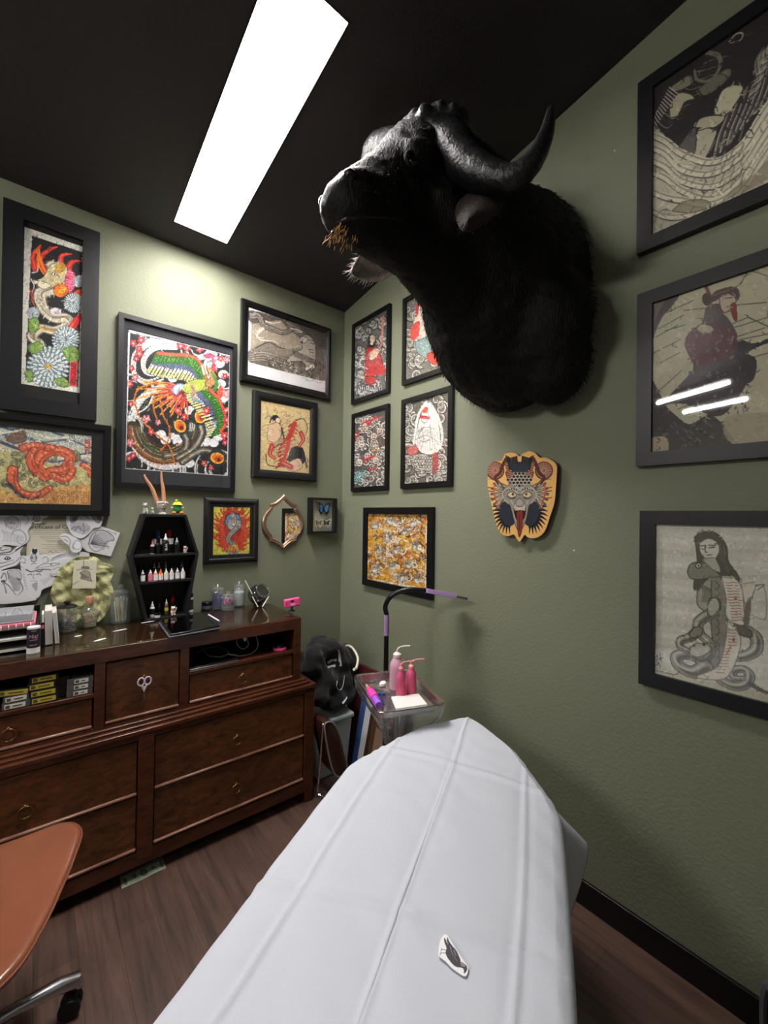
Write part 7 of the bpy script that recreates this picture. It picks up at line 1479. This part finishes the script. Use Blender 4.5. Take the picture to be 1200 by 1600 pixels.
for k, (sc_, z) in enumerate(((1.015, TRZ+.004), (1.02, TRZ-.01), (.93, TRZ-.05), (.74, TRZ-.10), (.52, TRZ-.15), (.34, TRZ-.20), (.25, TRZ-.25))):
    ring = rrect(hx*sc_, hy*sc_, .03*sc_, z, 14); rs.append([(x*(1+(.05 if k > 1 else 0)*sin(i*2.1+k)+R_.uniform(-.02, .02)*(k > 1)), y*(1+(.06 if k > 1 else 0)*sin(i*1.7+k*2)), zz+R_.uniform(-.006, .006)*(k > 1)) for i, (x, y, zz) in enumerate(ring)])
t.rings(rs, False); obj('film_wrap', t, m_film, ST, smooth=25)
obj('film_top', MB().grid(24, 24, lambda u, v: ((u-.5)*2*(hx-.026), (v-.5)*2*(hy-.026), TRZ-DZ+.003+.0012*sin(u*31+v*17)*sin(v*23))), clear('tray film', '#ffffff', .06, .08, haze=.03, bump=.6), ST, smooth=60)
obj('tray_bracket', MB().tube([(-hx*.8, 0, TRZ-DZ-.012), (0, 0, TRZ-DZ-.03), (hx*.8, 0, TRZ-DZ-.012)], .008, 8), m_st, ST); obj('pole', MB().cyl((0, 0, .05), (0, 0, TRZ-DZ-.03), .013, n=16), m_st, ST)
obj('base', MB().box((-.12, -.012, .03), (.12, .012, .052)).box((-.13, -.14, .03), (-.10, .14, .052)), m_st, ST, bevel=.004)
for x, y in ((-.115, -.13), (-.115, .13), (.11, 0)): obj('caster', MB().cyl((x, y-.01, .016), (x, y+.01, .016), .0155, n=16), m_blk, ST)
zt_ = TRZ-DZ+.0055
def tr(px, py, z=0): p = at(px, py, z=zt_); return Vector((p.x, p.y, zt_+z))
def squeeze(px, py, h, r, label, mb_, mn, ang, lean=0.0):
    p = tr(px, py); t = thing('squeeze_bottle', label, 'squeeze bottle', p)
    lathe_obj('bottle_body', [(r*.3, 0), (r*.97, 0), (r, .006), (r, h*.52), (r*.92, h*.6), (r*.5, h*.72), (r*.42, h*.74)], mb_, t, 28); lathe_obj('screw_cap', [(r*.5, h*.735), (r*.55, h*.74), (r*.55, h*.81), (r*.3, h*.85), (.004, h*.86)], mn, t, 20)
    d = _R*.9; dv = Vector((float(_R[0]), float(_R[1]), 0)).normalized()
    obj('spout', MB().tube(spl([(0, 0, h*.82), (0, 0, h*.9), tuple(dv*.010+Vector((0, 0, h*.965))), tuple(dv*.034+Vector((0, 0, h*1.0))), tuple(dv*.056+Vector((0, 0, h*1.005)))], 6), [.0038]*12+[.003]*13, 8), mn, t)
    return t
m_pc = mat('rosy clear plastic', '#eebfd6', .2, trans=.35, ior=1.15); m_pp = mat('pink clear plastic', '#ee6f98', .22, trans=.3, ior=1.15); m_pn = mat('peach nozzle', '#e58f92', .35); m_pw = mat('pale nozzle', '#e6dfd8', .35)
squeeze(620, 1075, .186, .033, 'tall pale lilac squeeze bottle with white bent spout, at the back of the tray', m_pc, m_pw, 0); squeeze(626, 1088, .148, .0195, 'darker rosy squeeze bottle standing in front of the tall pale one', m_pp, m_pn, 0); squeeze(642, 1084, .148, .0225, 'bright pink squeeze bottle with peach bent spout, rightmost of the three on the tray', m_pp, m_pn, 0)
p4 = [tr(x, y) for x, y in ((611, 1092), (654, 1087), (668, 1104), (619, 1111))]; o = obj('folded_towel', MB().prism([(q.x, q.y) for q in p4], zt_, zt_+.010), mat('white folded tissue', '#e9e4e2', .9), None, bevel=.002); tag(o, 'folded white paper towel lying at the front of the tray', 'paper towel')
p = tr(598, 1071); t = tag(obj('white_wedge', MB().prism(spl([(-.022, -.004), (.0, .016), (.02, .014), (.014, -.008), (-.006, -.016)], 4, True), 0, .014), m_wpl, None, bevel=.003, loc=p), 'small white rounded plastic piece at the back left of the tray', 'plastic piece')
t = thing('razor', 'dark blue disposable razor lying on the tray', 'razor', tr(597, 1093)); m_bl = mat('navy plastic', '#2b3580', .35); a1, a2 = tr(600, 1103)-t.location, tr(596, 1087)-t.location
obj('handle', MB().tube([a1+Vector((0, 0, .005)), (a1+a2)/2+Vector((0, 0, .006)), a2+Vector((0, 0, .006))], [.004, .0045, .0035], 8), m_bl, t); d_ = (a2-a1).normalized(); s_ = Vector((-d_.y, d_.x, 0)); obj('head', MB().cyl(a2-s_*.016+Vector((0, 0, .006)), a2+s_*.016+Vector((0, 0, .006)), .0055, n=8), m_bl, t)
t = thing('tattoo_pen', 'magenta and violet tattoo pen lying along the left edge of the tray', 'tattoo pen', tr(580, 1092)); q0, q1 = tr(572, 1076)-t.location, tr(592, 1109)-t.location; dd = q1-q0; up = Vector((0, 0, .018))
def seg(nm, a, b, r0, r1, m): return obj(nm, MB().tube([q0+dd*a+up, q0+dd*(a*.9+b*.1)+up, q0+dd*(a*.1+b*.9)+up, q0+dd*b+up], [r0*.9, r0, r1, r1*.9], 16), m, t)
seg('needle_tip', 0, .16, .003, .006, mat('peach plastic', '#f0a4a8', .35)); seg('cartridge', .16, .36, .009, .010, mat('coral plastic', '#e4526e', .35)); seg('grip', .36, .68, .0175, .0175, mat('magenta grip', '#e23fb0', .5, bump=.3, bscale=150)); seg('motor', .68, 1.0, .0145, .0145, mat('violet anodised', '#a060d8', .3))
# white clip cord arching from the coat to the tray
P = [at(541, 1009, y=-.46), at(545, 1009, y=-.52), at(552, 1014, y=-.65), at(559, 1028, y=-.8), at(557, 1043, y=-.93), at(553, 1054, y=-1.0)]; P[-1].z = TRZ+.008
tag(obj('power_cord', MB().tube(spl([tuple(p) for p in P], 8), .0065, 10), mat('cream cable', '#dcd8c4', .45)), 'thick cream cable arching from the coat heap to the tray corner', 'cable')

# ------------------------------------------------------------ gooseneck lamp, head seen edge-on
yl = -.95; bx = at(603, 1045, y=yl); LP = thing('gooseneck_lamp', 'black gooseneck floor lamp with lilac sleeves and flat head bent to the right', 'floor lamp', (bx.x, yl, 0)); O_ = Vector((bx.x, yl, 0)); m_li = mat('lilac sleeve', '#a98bbf', .45)
z1, z2 = at(602, 993, y=yl).z, at(602, 961, y=yl).z
obj('base', MB().lathe([(.002, 0), (.10, 0), (.10, .012), (.02, .02), (.002, .02)], 28), m_blk, LP); obj('pole', MB().cyl((0, 0, .015), (0, 0, z1), .0125, n=14), m_blk, LP); obj('sleeve', MB().cyl((0, 0, z1), (0, 0, z2), .0135, n=14), m_li, LP)
tip = Vector((-.06, -1.19, 1.175)); N0 = at(665, 922, y=-1.02)
path = [Vector((bx.x, yl, z2)), at(602, 948, y=yl), at(608, 935, y=yl-.02), at(620, 926, y=yl-.05), at(640, 921, y=yl-.10), at(665, 922.5, y=yl-.15)]
obj('gooseneck', MB().tube([Vector(p)-O_ for p in spl([tuple(p) for p in path], 6)], .0125, 12), m_blk, LP)
pa, pb, pc_ = path[-1], at(706, 930.5, y=-1.16), at(722, 934, y=-1.21)
dr_ = (pb-pa).normalized(); view = ((pa+pb)/2-Vector(CAM)).normalized(); wd = (view-dr_*view.dot(dr_)).normalized(); nn = dr_.cross(wd)
def slabv(nm, p, q, w0, w1, th, m): 
    r = []
    for c_, w_ in ((p, w0), (q, w1)): r.append([c_+wd*w_+nn*th-O_, c_-wd*w_+nn*th-O_, c_-wd*w_-nn*th-O_, c_+wd*w_-nn*th-O_])
    return obj(nm, MB().rings(r), m, LP, bevel=.002)
slabv('lamp_head', pa, pb, .018, .06, .0115, m_li); slabv('lamp_clamp', pb, pc_, .06, .06, .006, m_blk)

# ------------------------------------------------------------ the corner: box, coat, boards, brown folding piece
t = thing('storage_box', 'frosted plastic storage box with lid under the black coat heap', 'storage box', (-.33, -.315, 0), radians(-2)); m_fr = mat('frosted plastic', '#c4cecf', .35, trans=.3, ior=1.2)
obj('bin', MB().rings([[(-.11, -.13, .002), (.10, -.13, .002), (.10, .13, .002), (-.11, .13, .002)], [(-.13, -.15, .33), (.12, -.15, .33), (.12, .15, .33), (-.13, .15, .33)]]), m_fr, t, bevel=.012); obj('lid', MB().box((-.14, -.16, .331), (.13, .16, .362)), m_fr, t, bevel=.01)
def coat():
    R_ = random.Random(6); b = MB()
    for px, py, y, rx, ry, rz_ in ((505, 1012, -.30, .12, .12, .07), (487, 1035, -.33, .10, .12, .11), (520, 1035, -.28, .12, .12, .12), (540, 1040, -.27, .07, .10, .14), (500, 1060, -.36, .12, .12, .10), (530, 1070, -.34, .10, .12, .12), (498, 1085, -.42, .08, .10, .07), (520, 1090, -.40, .11, .10, .07), (540, 1085, -.38, .08, .09, .07), (470, 1040, -.28, .06, .10, .09)):
        p = at(px, py, y=y); b.ell(p, (rx, ry, rz_), 14)
    b.v = [(x, min(y, -.02), max(z, .366)) for x, y, z in b.v]
    c0 = Vector((-.27, -.34, .366)); b.v = [(x-c0.x, y-c0.y, z-c0.z) for x, y, z in b.v]
    tmp = obj('coat_tmp', b, None); rm = tmp.modifiers.new('r', 'REMESH'); rm.mode = 'VOXEL'; rm.voxel_size = .012; sm = tmp.modifiers.new('s', 'SMOOTH'); sm.iterations = 4
    tx = bpy.data.textures.new('fold', 'MARBLE'); tx.noise_scale = .22; tx.turbulence = 9; dm = tmp.modifiers.new('d', 'DISPLACE'); dm.texture = tx; dm.strength = .035; dm.mid_level = .6
    me = bpy.data.meshes.new_from_object(tmp.evaluated_get(bpy.context.evaluated_depsgraph_get())); bpy.data.objects.remove(tmp); 
    for v in me.vertices: v.co.z = max(v.co.z, .0008)
    me.polygons.foreach_set('use_smooth', [True]*len(me.polygons)); me.materials.clear(); me.materials.append(mat('black cotton', '#0b0b0d', .85, bump=.3, bscale=120, sheen=.15))
    t = thing('black_coat', 'crumpled black hooded coat with white tape strips, heaped on the storage box', 'coat', c0); o = bpy.data.objects.new('cloth', me); COL.objects.link(o); o.parent = t
    bpy.context.view_layer.update()
    def hit(px, py):
        q = at(px, py, y=-1.0); o0 = Vector(CAM)-c0; d = (q-Vector(CAM)).normalized(); ok, loc, nrm, _ = o.ray_cast(o0, d); return (loc-d*.003) if ok else at(px, py, y=-.45)-c0
    mw_ = mat('reflective white tape', '#d4d6da', .4)
    for pts, w_ in (([(528, 1015), (530, 1022), (531, 1032), (532, 1041)], .018), ([(512, 1036), (518, 1032), (526, 1031)], .016), ([(512, 1043), (518, 1041), (524, 1040)], .018), ([(535, 1099), (539, 1094), (542, 1089)], .016)):
        P = [hit(*p) for p in pts]; b = MB(); v = []
        for i, p in enumerate(P): d = (P[min(i+1, len(P)-1)]-P[max(i-1, 0)]).normalized(); s_ = d.cross((p+c0-Vector(CAM)).normalized()); v += [p+s_*w_/2, p-s_*w_/2]
        b.add(v, [(2*i, 2*i+1, 2*i+3, 2*i+2) for i in range(len(P)-1)]); obj('tape_strip', b, mw_, t, smooth=None, solid=.001)
    P = [hit(*p) for p in ((538, 1056), (537, 1066), (534, 1076), (529, 1078), (526, 1072), (527, 1064))]; obj('drawstring', MB().tube(spl([tuple(p) for p in P], 4), .002, 6), mw_, t)
coat()
# boards leaning on the right wall
def board(x0, x1, y0_, y1_, h, th, m, nm, label, cat, fr=None):
    a = math.atan2(x1-x0, h); t = thing(nm, label, cat, (x0, (y0_+y1_)/2, 0.001)); t.rotation_euler = (0, a, 0); hy_ = abs(y1_-y0_)/2; L__ = h/cos(a)
    obj('panel', MB().box((0, -hy_, th*sin(a)), (th, hy_, L__)), m, t, bevel=.002)
    if fr: 
        b = MB()
        for p, q in (((-.004, -hy_, th*sin(a)+.0), (th+.004, -hy_+.03, L__)), ((-.004, hy_-.03, th*sin(a)), (th+.004, hy_, L__)), ((-.004, -hy_+.03, L__-.03), (th+.004, hy_-.03, L__)), ((-.004, -hy_+.03, th*sin(a)), (th+.004, hy_-.03, th*sin(a)+.03))): b.box(p, q)
        obj('frame', b, fr, t, bevel=.003)
    return t
board(-.150, -.050, -.25, -.80, .58, .03, mat('maroon cloth cover', '#4c141c', .6, bump=.3, bscale=50), 'maroon_board', 'tall maroon covered board leaning on the wall behind the blue one', 'board')
board(-.185, -.090, -.42, -.80, .50, .016, mat('blue card', '#3c5c96', .5), 'blue_board', 'blue board leaning between the maroon and the white boards', 'board')
board(-.210, -.118, -.50, -.80, .46, .018, mat('white canvas edge', '#c8cacc', .6), 'white_canvas', 'white edged canvas leaning in front of the blue board', 'canvas')
board(-.245, -.155, -.59, -.80, .42, .022, mat('brown picture', '#5a4030', .5), 'brown_framed_panel', 'brown framed panel leaning in front of the white canvas', 'framed panel', mat('dark walnut moulding', '#3c281c', .35))
board(-.280, -.195, -.66, -.80, .38, .018, mat('tan picture', '#7a6250', .5), 'tan_framed_panel', 'tan framed panel, outermost of the leaning boards', 'framed panel', mat('bronze moulding', '#4a3624', .3))
# brown padded folding rest with a chrome leg
t = thing('padded_rest', 'brown vinyl padded armrest with grey piping and chrome leg, beside the dresser end', 'armrest', (-.42, -.62, 0)); O2 = Vector((-.42, -.62, 0)); m_bv = mat('brown vinyl', '#3c231a', .25, coat=.4); m_pi = mat('grey piping', '#8a8480', .5)
S_ = [(500, 1130), (505, 1122), (514, 1124), (523, 1140), (531, 1170), (536, 1195), (531, 1207), (520, 1208), (512, 1195), (505, 1165)]
Pn = [at(x, y, y=-.60) for x, y in S_]; Pn = [Vector((p.x-O2.x, 0, max(p.z, .02))) for p in Pn]; sp_ = spl([(p.x, p.z) for p in Pn], 5, True)
cx_, cz_ = sum(p[0] for p in sp_)/len(sp_), sum(p[1] for p in sp_)/len(sp_)
b = MB().rings([[(cx_+(x-cx_)*k, y_, cz_+(z-cz_)*k) for x, z in sp_] for k, y_ in ((.8, -.03), (.97, -.022), (1.0, 0), (1.0, .08), (.97, .10), (.8, .108))]); obj('cushion', b, m_bv, t, smooth=60)
obj('piping', MB().tube([(cx_+(x-cx_)*.97, -.026, cz_+(z-cz_)*.97) for x, z in sp_], .0045, 8, True), m_pi, t)
f0 = at(496, 1243, z=.008)-O2; f1 = at(505, 1133, y=-.63)-O2; f2 = at(516, 1248, z=.008)-O2
obj('chrome_leg', MB().tube(spl([tuple(f1), tuple(f1.lerp(f0, .5)), tuple(f0+Vector((0, 0, .02))), tuple(f0+Vector((.008, 0, .004))), tuple(f2)], 6), .0062, 10), mat('chrome', '#d8d8dc', .08, metal=1.0), t)
obj('leg_knob', MB().ell(f1, (.012, .012, .012), 10), mat('chrome', '#d8d8dc'), t)

# ------------------------------------------------------------ brown swivel chair at the left edge
CH = thing('swivel_chair', 'brown leather swivel chair with chrome caster base, cut off by the left edge', 'chair', (-1.92, -.985, 0)); OC = Vector((-1.92, -.985, 0)); m_le = mat('brown leather', '#84503a', .24, var=.12, vscale=5, bump=.12, bscale=180, coat=.25)
ol = [(127, 1300), (112, 1291), (60, 1297), (0, 1309)]; 
R_s = [(-1.632, -.845), (-1.668, -.775), (-1.78, -.735), (-1.92, -.715), (-2.06, -.735), (-2.17, -.775), (-2.205, -.845), (-2.16, -1.06), (-2.07, -1.22), (-1.92, -1.27), (-1.80, -1.235), (-1.735, -1.13), (-1.69, -1.02), (-1.655, -.93)]
sp_ = spl(R_s, 6, True); n = len(sp_); rs = []
def saddle(x, y): u = (x+1.92)/.28; v = (y+.985)/.27; return .035*u*u*(.6+.4*max(0, v))+.03*max(0, v)**2-.03*(1-min(1, u*u+v*v*.5))
t = MB()
for k, dz in ((0.02, 0), (.3, 0), (.55, 0), (.75, 0), (.88, 0), (.95, -.001), (.985, -.006), (1.0, -.016), (.995, -.028), (.975, -.036), (.93, -.048), (.8, -.085), (.5, -.115), (.02, -.12)):
    rs.append([(-1.92+(x+1.92)*k-OC.x, -.985+(y+.985)*k-OC.y, .478+saddle(-1.92+(x+1.92)*min(k, 1), -.985+(y+.985)*min(k, 1))*(1 if dz > -.05 else .6)+dz) for x, y in sp_])
t.rings(rs[:10], False); obj('seat', t, m_le, CH, smooth=80)
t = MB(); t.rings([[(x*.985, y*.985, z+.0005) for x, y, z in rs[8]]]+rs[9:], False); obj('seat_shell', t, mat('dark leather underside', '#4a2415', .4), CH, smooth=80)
edge = [rs[7][j] for j in range(n)]; obj('seat_piping', MB().tube([(x*1.004, y*1.004, z) for x, y, z in edge], .004, 6, True), m_le, CH)
chm = mat('chrome', '#d8d8dc'); obj('column', MB().cyl((0, 0, .10), (0, 0, .37), .025, n=16), chm, CH); obj('backrest_post', MB().tube(spl([(-.2, -.15, .38), (-.33, -.2, .42), (-.36, -.2, .62)], 5), .014, 8), chm, CH); obj('backrest', MB().grid(12, 8, lambda u, v: (-.37+.05*(2*u-1)**2, -.2+(u-.5)*.44, .55+v*.3)), m_le, CH, solid=.04, subsurf=1)
tipc = at(118, 1528, z=.105)-OC; a0 = atan2(tipc.y, tipc.x)
for k in range(5):
    a = a0+k*2*pi/5; r_ = tipc.length if k == 0 else .27; d_ = Vector((cos(a), sin(a), 0)); r_ = math.hypot(tipc.x, tipc.y)
    b = MB().tube([d_*.03+Vector((0, 0, .135)), d_*r_*.5+Vector((0, 0, .128)), d_*r_*.85+Vector((0, 0, .112)), d_*r_+Vector((0, 0, .098)), d_*(r_+.008)+Vector((0, 0, .075))], [.018, .017, .021, .022, .015], 12); obj('base_arm', b, mat('polished aluminium', '#d0d0d4', .28, metal=1.0), CH)
    w0 = d_*(r_-.012); s_ = Vector((-d_.y, d_.x, 0)).lerp(d_, .3).normalized(); cs = obj('caster', MB().cyl(w0+s_*-.024+Vector((0, 0, .031)), w0+s_*-.004+Vector((0, 0, .031)), .030, n=24).cyl(w0+s_*.004+Vector((0, 0, .031)), w0+s_*.024+Vector((0, 0, .031)), .030, n=24), m_blk, CH, bevel=.004)
    obj('caster_fork', MB().cyl(w0+Vector((0, 0, .03)), w0+Vector((0, 0, .08)), .008, n=8).ell(w0+Vector((0, 0, .058)), (.022, .022, .012), 12), m_blk, cs)
# dark bin with a grey metal hoop, bottom right corner
bq = at(1187, 1560, z=.28); t = thing('waste_bin', 'dark bin with a rounded grey metal edge at the bottom right corner', 'bin', (bq.x+.03, bq.y-.125, 0)); lathe_obj('bin_body', [(.002, .002), (.095, .002), (.105, .31), (.098, .31), (.09, .02), (.002, .02)], mat('black mesh', '#0c0c0e', .45, bump=.8, bscale=200), t, 32); obj('rim', MB().tube([(.106*cos(a), .106*sin(a), .312) for a in np.linspace(0, 2*pi, 33)[:-1]], .007, 8, True), mat('grey metal', '#4a4a4e', .4), t)
v_ = Vector((CAM[0]-t.location.x, CAM[1]-t.location.y, 0)).normalized(); s_ = Vector((-v_.y, v_.x, 0)); s_ = s_ if s_.y > 0 else -s_
obj('edge_band', MB().tube(spl([tuple(s_*.112+Vector((0, 0, .004))), tuple(s_*.118+Vector((0, 0, .15))), tuple(s_*.118+Vector((0, 0, .28))), tuple(s_*.10+Vector((0, 0, .325))), tuple(s_*.06+Vector((0, 0, .345)))], 5), .010, 8), mat('grey metal', '#4a4a4e'), t)
